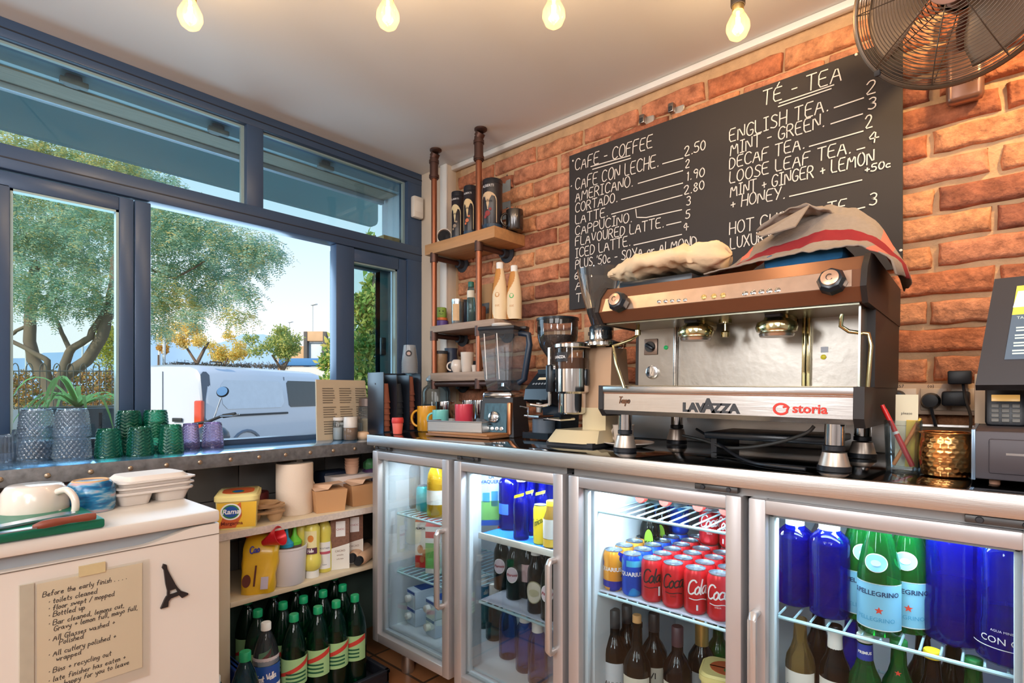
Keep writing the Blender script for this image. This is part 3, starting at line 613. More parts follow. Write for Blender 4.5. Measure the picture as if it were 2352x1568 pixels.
# motorcycle parked in front of the van: mostly hidden by the ledge
m_chrome = mat('chrome', (220, 222, 224), .08, 1, var=.02); m_rub = mat('black_rubber', (26, 28, 32), .6)
p = dp(508, 905, 5.0); mc = thing('motorcycle', 'dark motorcycle outside with one round mirror above its handlebar', 'motorcycle', (p.x, p.y, GZ), rz=YAW+.15)
hzz = 1.12-GZ
mb = MB(); mb.tube([(-.06, 0, hzz-.23), (-.03, 0, hzz-.14), (.0, .0, hzz-.05)], .007, 6, m_chrome); mb.lathe([(0, 0), (.05, .004), (.055, .012), (.045, .022), (0, .026)], 20, m_rub, (.01, .02, hzz+.0), (0, -1, .45)); mb.lathe([(0, 0), (.046, .001)], 20, mat('mirror_glass', (200, 206, 210), .05, 1), (.01, -.0045, hzz+.011), (0, -1, .45), cap=False); mb.build('mirror', parent=mc)
mb = MB(); mb.tube([(-.30, .06, hzz-.30), (-.12, .02, hzz-.27), (.0, 0, hzz-.22), (.11, -.03, hzz-.20)], .013, 8, m_rub); mb.tube([(.0, -.02, hzz-.22), (.12, -.06, hzz-.215), (.18, -.07, hzz-.2)], .006, 6, m_chrome); mb.lathe([(.02, 0), (.02, .12)], 10, m_rub, (.02, -.005, hzz-.218), (1, -.25, .15)); mb.build('handlebar', parent=mc)
mb = MB(); mb.blob((-.12, .1, hzz-.42), (.16, .14, .12), 16, mat('fairing', (60, 74, 92), .3)); mb.build('fairing', parent=mc, smooth=80)
mb = MB(); mb.blob((-.12, .55, .75), (.16, .35, .13), 14, mat('fairing', (60, 74, 92), .3)); mb.build('fuel_tank', parent=mc, smooth=80)
mb = MB(); mb.box((-.12, 1.0, .78), (.24, .55, .08), .03, m_rub); mb.build('seat', parent=mc)
for y in (-.12, 1.25): mb = MB(); mb.lathe([(.2, -.05), (.27, -.05), (.30, 0), (.27, .05), (.2, .05), (.2, -.05)], 24, m_rub, (-.12, y, .30), (1, 0, 0), cap=False); mb.cyl((-.2, y, .3), (-.04, y, .3), .04, 10, m_chrome); mb.build('wheel', parent=mc)
for x in (-.2, -.04): mb = MB(); mb.cyl((x, -.12, .3), (x, .05, hzz-.35), .02, 8, m_chrome); mb.build('fork', parent=mc)
mb = MB(); mb.box((-.12, .55, .5), (.22, .5, .3), .06, mat('engine_metal', (110, 112, 116), .4, .8)); mb.tube([(-.12, .1, .7), (-.12, .6, .6), (-.12, 1.25, .3)], .03, 8); mb.build('engine', parent=mc)

# planter with a spider plant on the outer sill
pa = thing('planter', 'dark grey stone planter box outside the left window pane', 'planter', (-2.76, .475, .80))
m_st = mat('grey_stone', (92, 98, 108), .85, var=.2, scale=16, bump=.4)
mb = MB(); mb.bb(-.12, .12, -.185, .19, 0, .26, .008, m_st); mb.build('box', parent=pa)
mb = MB(); mb.bb(-.10, .10, -.165, .17, .258, .262, 0, mat('soil', (70, 56, 46), 1)); mb.build('soil', parent=pa)
for z in (.12,): mb = MB(); mb.bb(.12, .122, .02, .03, .02, .24, 0, mat('dark_groove', (30, 34, 44), .5)); mb.build('joint', parent=pa)
mb = MB(); mb.bb(-3.0, XW-.13, -.6, 1.79, .70, .80, m=m_render); struct(mb.build('sill_outside'))
sp = thing('spider_plant', 'spider plant with arching striped leaves growing in the grey planter', 'plant', (-2.76, .45, 1.06)); rng = random.Random(4)
m_sp = leafmat('spider_leaf', [(96, 142, 70), (140, 180, 100), (196, 212, 160)], .4)
for k in range(22):
    a = rng.uniform(0, 6.28); ln = rng.uniform(.16, .30); up = rng.uniform(.5, 1.3); mb = MB(); vs = []; n = 8
    for i in range(n+1):
        s_ = i/n; rr_ = ln*s_; z = up*ln*s_-1.1*ln*s_*s_*s_; w_ = .010*(1-s_)**.6+.0008; ca, sa = math.cos(a), math.sin(a)
        vs += [(rr_*ca-w_*sa, rr_*sa+w_*ca, z), (rr_*ca, rr_*sa, z-.003), (rr_*ca+w_*sa, rr_*sa-w_*ca, z)]
    mb.add(vs, [(3*i+j, 3*i+j+1, 3*i+j+4, 3*i+j+3) for i in range(n) for j in (0, 1)], m_sp); mb.build('leaf', parent=sp, smooth=0)

# ---------------------------------------------------------------- steel counter and the two bar fridges
m_steel = mat('brushed_steel', (214, 212, 208), .38, 1, var=.10, scale=3, bump=.06, bscale=30, stretch=(.6, 14, 14))
m_steeltop = mat('counter_steel', (128, 132, 138), .10, 1, var=.12, scale=4, bump=.03, bscale=12)
m_door = mat('door_aluminium', (196, 192, 192), .38, .55, var=.03, scale=4)
m_inner = mat('fridge_liner', (214, 222, 228), .45, var=.03)
m_gasket = mat('door_gasket', (150, 158, 164), .6)
m_hinge = mat('hinge_metal', (92, 92, 92), .4, .8)
m_wire = mat('coated_wire', (176, 206, 214), .35, .1)
m_fglass = glass('fridge_glass', (244, 249, 250), .4)
m_dark = mat('dark_gap', (46, 46, 50), .7)
ct = thing('countertop', 'long stainless steel worktop above the glass door fridges', 'worktop', (0, 0, 0))
mb = MB(); mb.bb(-1.896, .62, YC, YB-.003, CT-.012, CT, .003, m_steeltop); mb.build('top', parent=ct)
mb = MB(); mb.bb(-1.896, .62, YC-.006, YC+.012, .908, CT, .003, m_steel); mb.build('front_edge', parent=ct)
mb = MB(); mb.bb(-1.899, -1.884, YC, YB-.003, .908, CT, .002, m_steel); mb.build('side_edge', parent=ct)
mb = MB(); mb.bb(-1.10, .62, YB-.030, YB-.021, CT, CT+.085, .002, m_steel); mb.build('upstand', parent=ct)

def fridge(x0, x1, doors, label, lit):
    f = thing('bar_fridge', label, 'fridge', (x0, YC, 0)); X = lambda x: x-x0; w = x1-x0
    y0, y1, z0, z1 = .055, .60, .125, .905
    mb = MB()
    mb.bb(0, .055, y0, y1, z0, z1, .003, m_inner); mb.bb(w-.035, w, y0, y1, z0, z1, .003, m_inner)
    mb.bb(0, w, y1-.03, y1, z0, z1, 0, m_inner); mb.bb(0, w, y0, y1, z1-.03, z1, 0, m_inner); mb.bb(0, w, y0, y1, z0, z0+.05, .003, m_inner)
    mb.build('cabinet', parent=f)
    mid = X((doors[0][1]+doors[1][0])/2)
    mb = MB(); mb.bb(mid-.035, mid+.042, y0, y0+.05, z0+.04, z1-.02, .003, m_inner); mb.build('centre_post', parent=f)
    mb = MB(); mb.bb(.01, w-.01, .02, y0+.002, .888, .906, 0, mat('rail_grey', (150, 150, 150), .4, .7)); mb.build('top_rail', parent=f)
    for lx, ly in ((.12, .10), (w-.12, .10), (.12, .5), (w-.12, .5)):
        mb = MB(); mb.lathe([(.022, 0), (.026, .01), (.024, .09), (.03, .125)], 16, m_steel, (lx, ly, 0)); mb.build('foot', parent=f)
    for i, (a, b, hside) in enumerate(doors):
        a = X(a); b = X(b); fw_ = .036; zt, zb = .888, .13
        d = MB(); d.bb(a, a+fw_, 0, .05, zb, zt, .004, m_door); d.bb(b-fw_, b, 0, .05, zb, zt, .004, m_door); d.bb(a+fw_-.002, b-fw_+.002, 0.0005, .05, zt-fw_+.004, zt-.0005, .004, m_door); d.bb(a+fw_-.002, b-fw_+.002, 0.0005, .05, zb+.0005, zb+fw_, .004, m_door)
        D = d.build('door', parent=f)
        g = MB(); g.bb(a+fw_, b-fw_, .022, .026, zb+fw_, zt-fw_, 0, m_fglass); g.build('glass', parent=D)
        g = MB()
        for q in ((a+fw_-.001, a+fw_+.010, zb+fw_, zt-fw_), (b-fw_-.010, b-fw_+.001, zb+fw_, zt-fw_), (a+fw_, b-fw_, zb+fw_-.001, zb+fw_+.010), (a+fw_, b-fw_, zt-fw_-.006, zt-fw_+.005)): g.bb(q[0], q[1], .03, .048, q[2], q[3], .002, m_inner)
        g.build('inner_bead', parent=D)
        if hside:
            hx = b-.028 if hside > 0 else a+.018
            g = MB(); g.tube([(hx, .005, .64), (hx, -.022, .64), (hx, -.028, .634), (hx, -.028, .386), (hx, -.022, .38), (hx, .005, .38)], .0095, 10, mat('handle_alloy', (196, 190, 186), .3, .6)); g.box((hx, -.03, .51), (.02, .012, .25), .005); g.build('handle', parent=D)
        hx = a+.06 if hside >= 0 and i < 2 and label.startswith('left') else b-.06
        g = MB(); g.bb(hx-.05, hx+.05, .006, .022, .892, .906, .002, m_hinge); g.build('hinge', parent=f)
        for k in (-.03, .03): g = MB(); g.lathe([(0, -.004), (.005, -.003), (.006, 0)], 10, m_dark, (hx+k, .005, .899), (0, 1, 0)); g.build('screw', parent=f)
        if lit[i]:
            g = MB(); g.cyl((a+.08, .085, .868), (b-.08, .085, .868), .007, 8, mat('light_tube', (230, 245, 255), .5, emit=(200, 232, 255), estr=5)); g.build('light_tube', parent=f)
            light('AREA', 'fridge_light', (x0+(a+b)/2, YC+.12, .862), lit[i], (.72, .88, 1), .34, .03, target=(x0+(a+b)/2, YC+.26, .2))
            light('AREA', 'fridge_light', (x0+(a+b)/2, YC+.075, .86), lit[i]*.35, (.72, .88, 1), .34, .02, target=(x0+(a+b)/2, YC+.16, .2))
    return f
def shelf(f, x0, a, b, z, name='wire_shelf', fill=None, y0=.075, y1=.52, step=.03):
    """wire rack, or a covered one"""
    mb = MB(); a -= x0; b -= x0
    for y in (y0, (y0+y1)/2, y1): mb.cyl((a, y, z-.006), (b, y, z-.006), .0042, 8, m_wire)
    k = int((b-a)/step)
    for i in range(k+1): x = a+(b-a)*i/k; mb.cyl((x, y0, z-.002), (x, y1, z-.002), .0025, 6, m_wire)
    o = mb.build(name, parent=f)
    if fill: mb = MB(); mb.bb(a+.002, b-.002, y0+.006, y1, z-.0005, z+.0025, 0, fill); mb.build('shelf_liner', parent=f)
FA = fridge(-1.885, -.908, [(-1.865, -1.406, 1), (-1.379, -.919, 1)], 'left bar fridge with two glass doors under the counter', (.0, 4.2))
FB = fridge(-.903, .085, [(-.90, -.426, 0), (-.411, .065, -1)], 'right bar fridge with cola cans behind its glass doors', (3.2, 2.6))
light('AREA', 'fridge_light', (-1.6, YC+.10, .862), 2.0, (.8, .92, 1), .3, .03, target=(-1.6, YC+.24, .2))
m_liner = mat('shelf_liner', (206, 210, 226), .7, var=.12, scale=220, detail=1); m_blue = mat('blue_lit_shelf', (60, 140, 246), .35, var=.08)  # blue light falling on the shelf is put into m_blue's colour
shelf(FA, -1.885, -1.80, -1.425, .637); shelf(FA, -1.885, -1.80, -1.425, .405)
shelf(FA, -1.885, -1.33, -.94, .632, fill=m_blue); shelf(FA, -1.885, -1.33, -.94, .405, fill=m_liner)
shelf(FB, -.903, -.852, -.445, .787); shelf(FB, -.903, -.852, -.445, .553, fill=m_liner); shelf(FB, -.903, -.37, .045, .62); shelf(FB, -.903, -.37, .045, .37)
mb = MB(); mb.bb(-1.33+1.885, -.94+1.885, .068, .076, .618, .640, .003, mat('white_shelf_edge', (238, 236, 226), .5)); mb.build('shelf_edge', parent=FA)

# ---- bottles, cans and cartons
m_label = mat('paper_label', (236, 230, 220), .7, var=.04); m_ink = mat('black_ink', (36, 36, 42), .7); m_alu = mat('can_end', (190, 204, 216), .3, .9); m_wcap = mat('white_cap', (238, 236, 230), .5)
g_blue = glass('blue_glass', (50, 100, 240), .9, .22, (6, 26, 200)); g_green = glass('green_glass', (60, 190, 100), .9, .30, (16, 140, 62)); g_dgreen = glass('dark_green_glass', (60, 100, 76), .9, .4, (20, 44, 34))
g_jar = glass('jar_glass', (230, 236, 238), .9, .16, (214, 216, 216)); g_brown = glass('brown_glass', (70, 48, 36), .9, .5, (28, 22, 20)); g_clear = glass('clear_glass', (236, 243, 245), .7, .04, (220, 235, 240)); g_dark = glass('dark_wine_glass', (46, 54, 50), .9, .5, (22, 27, 26)); g_red = glass('red_wine_glass', (76, 40, 42), .9, .5, (40, 24, 26))
P_BEER = [(.0, 0), (.027, 0), (.0305, .004), (.0305, .135), (.028, .152), (.019, .172), (.0145, .19), (.0130, .225), (.0145, .227), (.0145, .236), (.0125, .238)]
P_WINE = [(.0, 0), (.034, 0), (.0385, .004), (.0385, .185), (.036, .20), (.024, .222), (.0155, .236), (.0140, .29), (.0155, .292), (.0155, .304), (.0135, .305)]
P_BLUE = [(.0, .003), (.030, 0), (.0415, .006), (.0425, .03), (.0415, .06), (.0425, .17), (.040, .185), (.026, .198), (.0185, .207), (.0165, .225), (.0165, .245)]
P_PEL = [(.0, .003), (.034, 0), (.039, .006), (.039, .115), (.0375, .135), (.031, .17), (.022, .205), (.016, .235), (.0145, .26), (.0155, .262), (.0155, .27)]
P_PET = [(.0, .003), (.030, 0), (.044, .010), (.0455, .03), (.043, .045), (.0455, .06), (.043, .075), (.0455, .09), (.045, .19), (.042, .215), (.030, .25), (.016, .275), (.0135, .285), (.0135, .295)]
def bottle(name, label, cat, prof, g, loc, rz=0, bands=(), cap=None, text=(), group=None, sc=1, fill=None, n=24, text_m=None, extra=None):
    t = thing(name, label, cat, loc, rz, group); mb = MB(); mb.lathe([(r*sc, z*sc) for r, z in prof], n, g, cap=False); mb.build('body', parent=t, smooth=50)
    if fill:
        m, zt = fill; pr = [(r*sc*.93, z*sc+.002) for r, z in prof if z <= zt]; pr += [(pr[-1][0], zt*sc), (0, zt*sc)]; mb = MB(); mb.lathe(pr, n, m, cap=False); mb.build('contents', parent=t)
    for i, (r, z0, z1, a, m) in enumerate(bands):
        mb = MB(); a_ = a/2
        if isinstance(z0, tuple): pass
        label_band(mb, r*sc, z0*sc, z1*sc, -PI/2-a_, -PI/2+a_, m, 20, .0006); o = mb.build('label', parent=t)
        for (ti, s, size, z, tm, bold) in [q for q in text if q[0] == i]:
            mb = MB(); printed(mb, s, size, wrap(r*sc, z*sc, -PI/2, .0012), tm, bold=bold); mb.build('label_lettering', parent=o, smooth=0)
    if cap: r, z0, z1, m = cap; mb = MB(); mb.lathe([(r*sc, z0*sc), (r*sc, z1*sc-.002), (r*sc*.9, z1*sc), (0, z1*sc)], 20, m); mb.build('cap', parent=t)
    if extra: extra(t)
    return t
def oval(mb, r, zc, hw, hh, m, lift=.001, n=28, fit_r=None):
    """an oval sticker wrapped on a cylinder, facing local -y"""
    vs = [((r+lift)*math.cos(-PI/2), (r+lift)*math.sin(-PI/2), zc)]
    for i in range(n):
        a = 2*PI*i/n; s = hw*math.cos(a); z = zc+hh*math.sin(a); rr_ = (fit_r(z) if fit_r else r)+lift; vs.append((rr_*math.cos(-PI/2+s/rr_), rr_*math.sin(-PI/2+s/rr_), z))
    if fit_r: vs[0] = (0, -(fit_r(zc)+lift), zc)
    mb.add(vs, [(0, 1+i, 1+(i+1) % n) for i in range(n)], m)
def face(x, y, k=.6): return (math.atan2(-y, -x)+PI/2)*k           # turn a label part of the way towards the room
ORD = ['first', 'second', 'third', 'fourth', 'fifth', 'sixth', 'seventh', 'eighth']

# cans of the third door
def can_mat(name, c1, c2, a, b):
    """printed can: base colour with big wavy patches"""
    if name in MATS: return MATS[name]
    m = mat(name, c1, .28, .35, var=.03); N = m.node_tree; L = N.links; bs = N.nodes['Principled BSDF']
    t = N.nodes.new('ShaderNodeTexCoord'); wv = N.nodes.new('ShaderNodeTexNoise'); wv.inputs['Scale'].default_value = a; wv.inputs['Detail'].default_value = 1; L.new(t.outputs['Object'], wv.inputs[0])
    r = N.nodes.new('ShaderNodeValToRGB'); r.color_ramp.interpolation = 'CONSTANT'; r.color_ramp.elements[0].color = lin(c1); r.color_ramp.elements[1].position = b; r.color_ramp.elements[1].color = lin(c2)
    L.new(wv.outputs[0], r.inputs[0]); L.new(r.outputs[0], bs.inputs['Base Color']); return m
def can_proto(name, label, body_m, marks):
    t = thing(name, label, 'can', (0, 0, -50)); R, Hc = .029, .114
    mb = MB(); mb.lathe([(.022, 0), (.0255, .003), (R, .011), (R, Hc-.014), (.0245, Hc-.002)], 24, body_m, cap=False); b = mb.build('body', parent=t)
    mb = MB(); mb.lathe([(.0245, Hc-.003), (.0252, Hc), (.0235, Hc), (.0225, Hc-.004), (0, Hc-.004)], 20, m_alu, cap=False); mb.lathe([(0, .002), (.022, 0)], 16, m_alu, cap=False); l = mb.build('lid', parent=t)
    mb = MB(); mb.box((0, -.004, Hc-.0025), (.009, .017, .0015), .0006, mat('pull_tab', (214, 224, 232), .3, .9)); mb.build('pull_tab', parent=l)
    for fn in marks: mb = MB(); fn(mb, R); mb.build('printing', parent=b, smooth=0)
    return t
m_cola = mat('cola_red', (208, 36, 44), .28, .3, var=.02); m_wt = mat('white_print', (244, 240, 238), .5); m_bk = mat('black_print', (30, 24, 26), .5)
def script(word, m, size=.036, w=.004, z=.052, tail=True):
    def fn(mb, R):
        write(mb, word, size, w, wrap(R, z, -PI/2-.0, .0008), m, 0, 0, .30, .02, 0, .85, .10, 'c', sub=.004)
        if tail: ribbon(mb, [[(-.02, -.010), (-.005, -.012), (.012, -.008), (.024, -.012)]], .0022, wrap(R, z, -PI/2, .0008), m, .004)
    return fn
def small(word, m, size, z, bold=.0):
    return lambda mb, R: printed(mb, word, size, wrap(R, z, -PI/2, .0008), m, bold=bold)
m_lbl2 = mat('can_barcode', (226, 226, 230), .6)
c_zero = can_proto('cola_can', 'x', m_cola, [script('Coca', m_bk), small('ZERO', m_bk, .006, .032)])
c_zero2 = can_proto('cola_can', 'x', m_cola, [script('Cola', m_bk), lambda mb, R: label_band(mb, R, .02, .045, -PI/2+.62, -PI/2+.82, m_lbl2, 3, .0009)])
c_red = can_proto('cola_can', 'x', m_cola, [script('Coca', m_wt), small('SABOR', m_wt, .005, .034)])
c_red2 = can_proto('cola_can', 'x', m_cola, [script('Cola', m_wt), lambda mb, R: label_band(mb, R, .014, .028, -PI/2-.1, -PI/2+.05, m_lbl2, 3, .0009)])
m_org = can_mat('orange_can_print', (240, 160, 52), (28, 40, 150), 26, .60); m_bluecan = can_mat('blue_can_print', (14, 78, 206), (30, 146, 224), 22, .58); m_cyan = can_mat('cyan_can_print', (20, 146, 214), (40, 180, 150), 24, .6)
c_org = can_proto('orange_drink_can', 'x', m_org, [small('AQUARIUS', m_wt, .0155, .058, .0004), lambda mb, R: mb.lathe([(R+.0006, .012), (R+.0006, .030)], 24, mat('navy_print', (30, 30, 140), .4), cap=False)])
c_blu = can_proto('blue_drink_can', 'x', m_bluecan, [small('AQUARIUS', m_wt, .0155, .058, .0004), lambda mb, R: label_band(mb, R, .083, .10, -PI/2-.3, -PI/2+1.2, mat('sky_print', (70, 180, 224), .4), 8, .0006)])
c_cya = can_proto('cyan_drink_can', 'x', m_cyan, [lambda mb, R: oval(mb, R, .045, .014, .02, mat('leaf_print', (60, 170, 80), .4))])
CZ = .5558; u_cols = [1362, 1410, 1458, 1509, 1560, 1611, 1662]
rc = random.Random(2); yf = 1.352; x0c = on(1410, CY, y=yf).x-.0615
cols = [('cyan', c_cya), ('orange', c_org), ('blue', c_blu), ('red', None), ('red', None), ('red', None), ('red', None)]
used = set(); redcol = 0
for ci, (kind, proto) in enumerate(cols):
    x = x0c+ci*.0607
    if kind == 'red': redcol += 1
    for r in range(6 if ci else 5):
        y = yf+(.062 if ci == 0 else 0)*0+r*.0602; xx = x+rc.uniform(-.0004, .0004)
        if xx > -.475: continue
        p = proto or ([c_zero2, c_zero, c_red2, c_red][ci-3] if r == 0 else (c_zero if ci < 5 else c_red))
        row = 'front' if r == 0 else ORD[r]
        lab = {'cyan': f'light blue drink can at the left edge of the can shelf, {row} row', 'orange': f'orange and navy drink can in the {row} row of its column',
               'blue': f'royal blue drink can in the {row} row of its column', 'red': f'red cola can, {row} row, {ORD[redcol-1]} red column'}[kind]
        if r == 0: rz = face(xx, y, .75)+{1: -.35, 2: -.15, 3: .05, 4: .1, 5: .25, 6: 0}.get(ci, 0)
        else: rz = rc.uniform(0, 6.28)
        dup(p, (xx, y, CZ), rz, lab, {'cyan': 'light blue cans', 'orange': 'orange cans', 'blue': 'royal blue cans', 'red': 'red cola cans'}[kind]+' on the third fridge shelf')
def gone(t):
    for c in list(t.children):
        for g in list(c.children): bpy.data.objects.remove(g)
        bpy.data.objects.remove(c)
    bpy.data.objects.remove(t)
ZT = CZ+.1142
for i, (ci, r, p, lab) in enumerate([(4, 4, c_red, 'red cola can standing on other cans, left one of the upper pair'), (5, 4, c_red2, 'red cola can standing on other cans, right one of the upper pair'),
                                (1, 5, c_blu, 'blue drink can standing on the cans at the back, left one'), (2, 5, c_blu, 'blue drink can standing on the cans at the back, right one')]):
    dup(p, (x0c+ci*.0607, yf+r*.0602, ZT), [.4, -.3, 1, 2][i], lab, 'cans of the upper layer')
for c in (c_zero, c_zero2, c_red, c_red2, c_org, c_blu, c_cya): gone(c)
# dark lime drink bottles at the back left of the can shelf
m_lime = mat('lime_label', (150, 200, 60), .5, var=.2, scale=30)
def lens(t):
    mb = MB(); oval(mb, .0305, .105, .014, .04, m_lime); o = mb.build('label', parent=t)
    mb = MB(); printed(mb, 'KAS', .014, wrap(.0305, .10, -PI/2, .0022), m_ink, bold=.0006); mb.build('label_lettering', parent=o, smooth=0)
for i, (u, y) in enumerate(((1372, 1.50), (1402, 1.58), (1436, 1.66))):
    p = on(u, CY, y=y); bottle('soda_bottle', ['dark bottle with lime green lens label, nearest the fridge wall', 'dark bottle with lime green lens label, middle of the three behind the cans', 'dark bottle with lime green lens label, rearmost of the three behind the cans'][i], 'bottle', P_BEER, g_dgreen, (max(p.x, -.808), y+.04, CZ), face(p.x, y), cap=(.0145, .226, .24, m_lime), group='lime drink bottles', extra=lens)
# clear bottles lying on the top wire shelf, red caps to the front
m_rcap = mat('red_cap', (236, 60, 52), .4)
for i, (u, v) in enumerate(((1474, 1158), (1529, 1167), (1607, 1181), (1668, 1192))):
    p = on(u, v, y=1.40); z = .787+.0325; t = thing('soda_bottle', 'clear plastic bottle lying on the top wire shelf, %s red cap from the left' % ORD[i], 'bottle', (p.x, 1.40, z), 0, 'bottles lying on the wire shelf')
    ax = Vector((0, 1, 0)); mb = MB(); mb.lathe([(.0125, .0), (.0125, .02), (.018, .03), (.0285, .065), (.0315, .09), (.030, .12), (.0315, .15), (.0315, .26), (.026, .272), (0, .27)], 20, g_clear, (0, 0, 0), ax, cap=False); mb.build('body', parent=t)
    mb = MB(); mb.lathe([(0, -.012), (.0135, -.012), (.0148, -.010), (.0148, .008), (.013, .010)], 20, m_rcap, (0, 0, 0), ax); mb.build('cap', parent=t)
    mb = MB(); mb.lathe([(.0322, .14), (.0322, .20)], 20, m_cola if i > 1 else m_label, (0, 0, 0), ax, cap=False); mb.build('label', parent=t)
# wine bottles on the floor of the third compartment
ZF = .1752
wl = mat('grey_white_label', (206, 208, 212), .7); wl2 = mat('cream_label', (222, 214, 196), .7); m_cork = mat('cork', (200, 150, 96), .8, var=.2, scale=60); m_mar = mat('maroon_ink', (90, 44, 44), .7); m_gold = mat('gold_foil', (206, 166, 96), .35, .7)
for (u, y, g, lab, lm, tx, cap, nm) in [
    (1412, 1.385, g_dark, 'dark wine bottle with pale grey label, leftmost on the fridge floor', wl, [(0, 'ALIVIA', .018, .10, m_ink, .0002)], (.0158, .255, .307, mat('black_foil', (36, 38, 42), .4)), 'wine_bottle'),
    (1440, 1.44, g_dark, 'dark wine bottle with cream label standing behind the corked one', wl2, [(0, 'AI', .024, .135, m_ink, .0004)], (.0158, .255, .307, mat('black_foil', (36, 38, 42), .4)), 'wine_bottle'),
    (1463, 1.355, g_dark, 'slim wine bottle closed with a printed cork', wl2, [(0, 'Vino', .02, .05, m_mar, .0002)], (.0125, .285, .325, m_cork), 'wine_bottle'),
    (1502, 1.44, g_dark, 'dark wine bottle with cream label right of the corked one', wl2, [(0, 'VI', .024, .135, m_ink, .0004)], (.0158, .255, .307, mat('black_foil', (36, 38, 42), .4)), 'wine_bottle'),
    (1556, 1.40, g_red, 'dark red wine bottle with red lettered cream label', wl2, [(0, 'CORPOZZO', .0145, .125, m_mar, .0), (0, 'ITALIANO', .0165, .10, m_mar, .0002)], (.0158, .255, .307, mat('plum_foil', (70, 44, 52), .4)), 'wine_bottle'),
    (1612, 1.50, g_dark, 'sparkling wine bottle with gold foil neck at the back', wl, [], (.0185, .22, .312, m_gold), 'wine_bottle'),
    (1650, 1.56, g_green, 'green wine bottle at the back behind the margarine tub', wl2, [], None, 'wine_bottle')]:
    p = on(u, CY, y=y); bottle(nm, lab, 'bottle', P_WINE, g, (p.x, y, ZF), face(p.x, y, .8), [(.0385, .045, .165, 2.2, lm)], cap, tx, group='wine bottles in the third fridge compartment')
# margarine tub (also used below the ledge)
m_tub = mat('tub_cream', (246, 226, 150), .4, var=.03); m_tubside = mat('tub_yellow', (240, 190, 60), .4, var=.1, scale=10); m_tubred = mat('tub_orange', (206, 96, 48), .45, var=.06); m_tubgreen = mat('tub_green', (54, 130, 62), .45); m_tubblue = mat('tub_blue', (30, 80, 160), .45)
def tub(label, loc, rz, L, Wd, Hh):
    t = thing('margarine_tub', label, 'tub', loc, rz)
    def rr(l, w, r, k=5): return [(sx*(l/2-r)+r*math.cos(a), sy*(w/2-r)+r*math.sin(a)) for sx, sy, a0 in ((1, 1, 0), (-1, 1, PI/2), (-1, -1, PI), (1, -1, 1.5*PI)) for a in [a0+PI/2*i/k for i in range(k+1)]]
    mb = MB(); mb.prism(rr(L*.86, Wd*.86, .02), 0, Hh-.012, m_tub, rr(L*.95, Wd*.95, .025)); b = mb.build('body', parent=t)
    mb = MB(); mb.prism(rr(L, Wd, .028), Hh-.022, Hh-.008, m_tub); mb.prism(rr(L*.97, Wd*.97, .026), Hh-.008, Hh-.002, m_tub, rr(L*.9, Wd*.9, .024)); l = mb.build('lid', parent=t)
    mb = MB(); mb.prism(rr(L*.72, Wd*.62, .04), Hh-.0028, Hh-.0012, m_tubred); mb.build('lid_print', parent=l)
    mb = MB(); mb.prism([(L*.14*math.cos(a), -Wd*.1+Wd*.13*math.sin(a)) for a in [2*PI*i/24 for i in range(24)]], Hh-.0012, Hh-.0006, m_tubgreen); mb.prism([(L*.11*math.cos(a), -Wd*.1+Wd*.09*math.sin(a)) for a in [2*PI*i/24 for i in range(24)]], Hh-.0007, Hh-.0002, m_tubblue); mb.build('lid_emblem', parent=l)
    # printed front (-y) with emblem and word
    fr = lambda s, tt: (s, -(Wd*.86/2+(Wd*.045)*tt/Hh)-.0012, tt)
    mb = MB(); mb.add([fr(-L*.40, .006), fr(L*.42, .006), fr(L*.45, Hh*.78), fr(-L*.42, Hh*.78)], [(0, 1, 2, 3)], m_tubside); o = mb.build('side_print', parent=b, smooth=0)
    fr2 = lambda s, tt: (s, -(Wd*.86/2+(Wd*.045)*tt/Hh)-.0020, tt)
    mb = MB(); mb.add([fr2(-L*.40, .006), fr2(-L*.02, .006), fr2(L*.12, Hh*.4), fr2(L*.10, Hh*.78), fr2(-L*.25, Hh*.5)], [(0, 1, 2, 3, 4)], m_tubred); mb.build('wave_print', parent=o, smooth=0)
    fr3 = lambda s, tt: (s, -(Wd*.86/2+(Wd*.045)*tt/Hh)-.0028, tt)
    mb = MB()
    for k, m in ((1.2, m_wt), (1.0, m_tubgreen), (.82, m_tubblue)):
        mb.add([tuple(Vector(fr3(-L*.12+L*.19*k*math.cos(a), Hh*.52+Hh*.2*k*math.sin(a)))+Vector((0, -.0006*(1.3-k)*2, 0))) for a in [2*PI*i/28 for i in range(28)]], [tuple(range(28))], m)
    mb.build('emblem', parent=o, smooth=0)
    mb = MB(); printed(mb, 'Rama', Hh*.2, lambda s, tt: tuple(Vector(fr3(-L*.12+s, Hh*.46+tt))+Vector((0, -.0012, 0))), m_wt, bold=.0005, shear=.2); printed(mb, 'Margarina', Hh*.14, lambda s, tt: fr3(-L*.1+s, Hh*.14+tt), mat('maroon_print', (120, 40, 30), .5), bold=.0003); mb.build('lettering', parent=o, smooth=0)
    return t
p = on(1668, CY, y=1.40); tub('margarine tub on the fridge floor behind the third glass door', (p.x+.015, 1.41, ZF), .25, .16, .12, .11+.0)
C_T = bpy.data.objects['margarine_tub']; C_T.scale = (1, 1, 1); C_T.location.z = ZF
mb = MB(); mb.bb(-.09, .09, -.07, .07, 0, .125, .004, mat('white_carton', (226, 226, 222), .6)); b_ = thing('carton', 'plain white carton under the margarine tub in the fridge', 'carton', (p.x+.015, 1.41, ZF), .25); mb.build('box', parent=b_); C_T.location.z = ZF+.1255

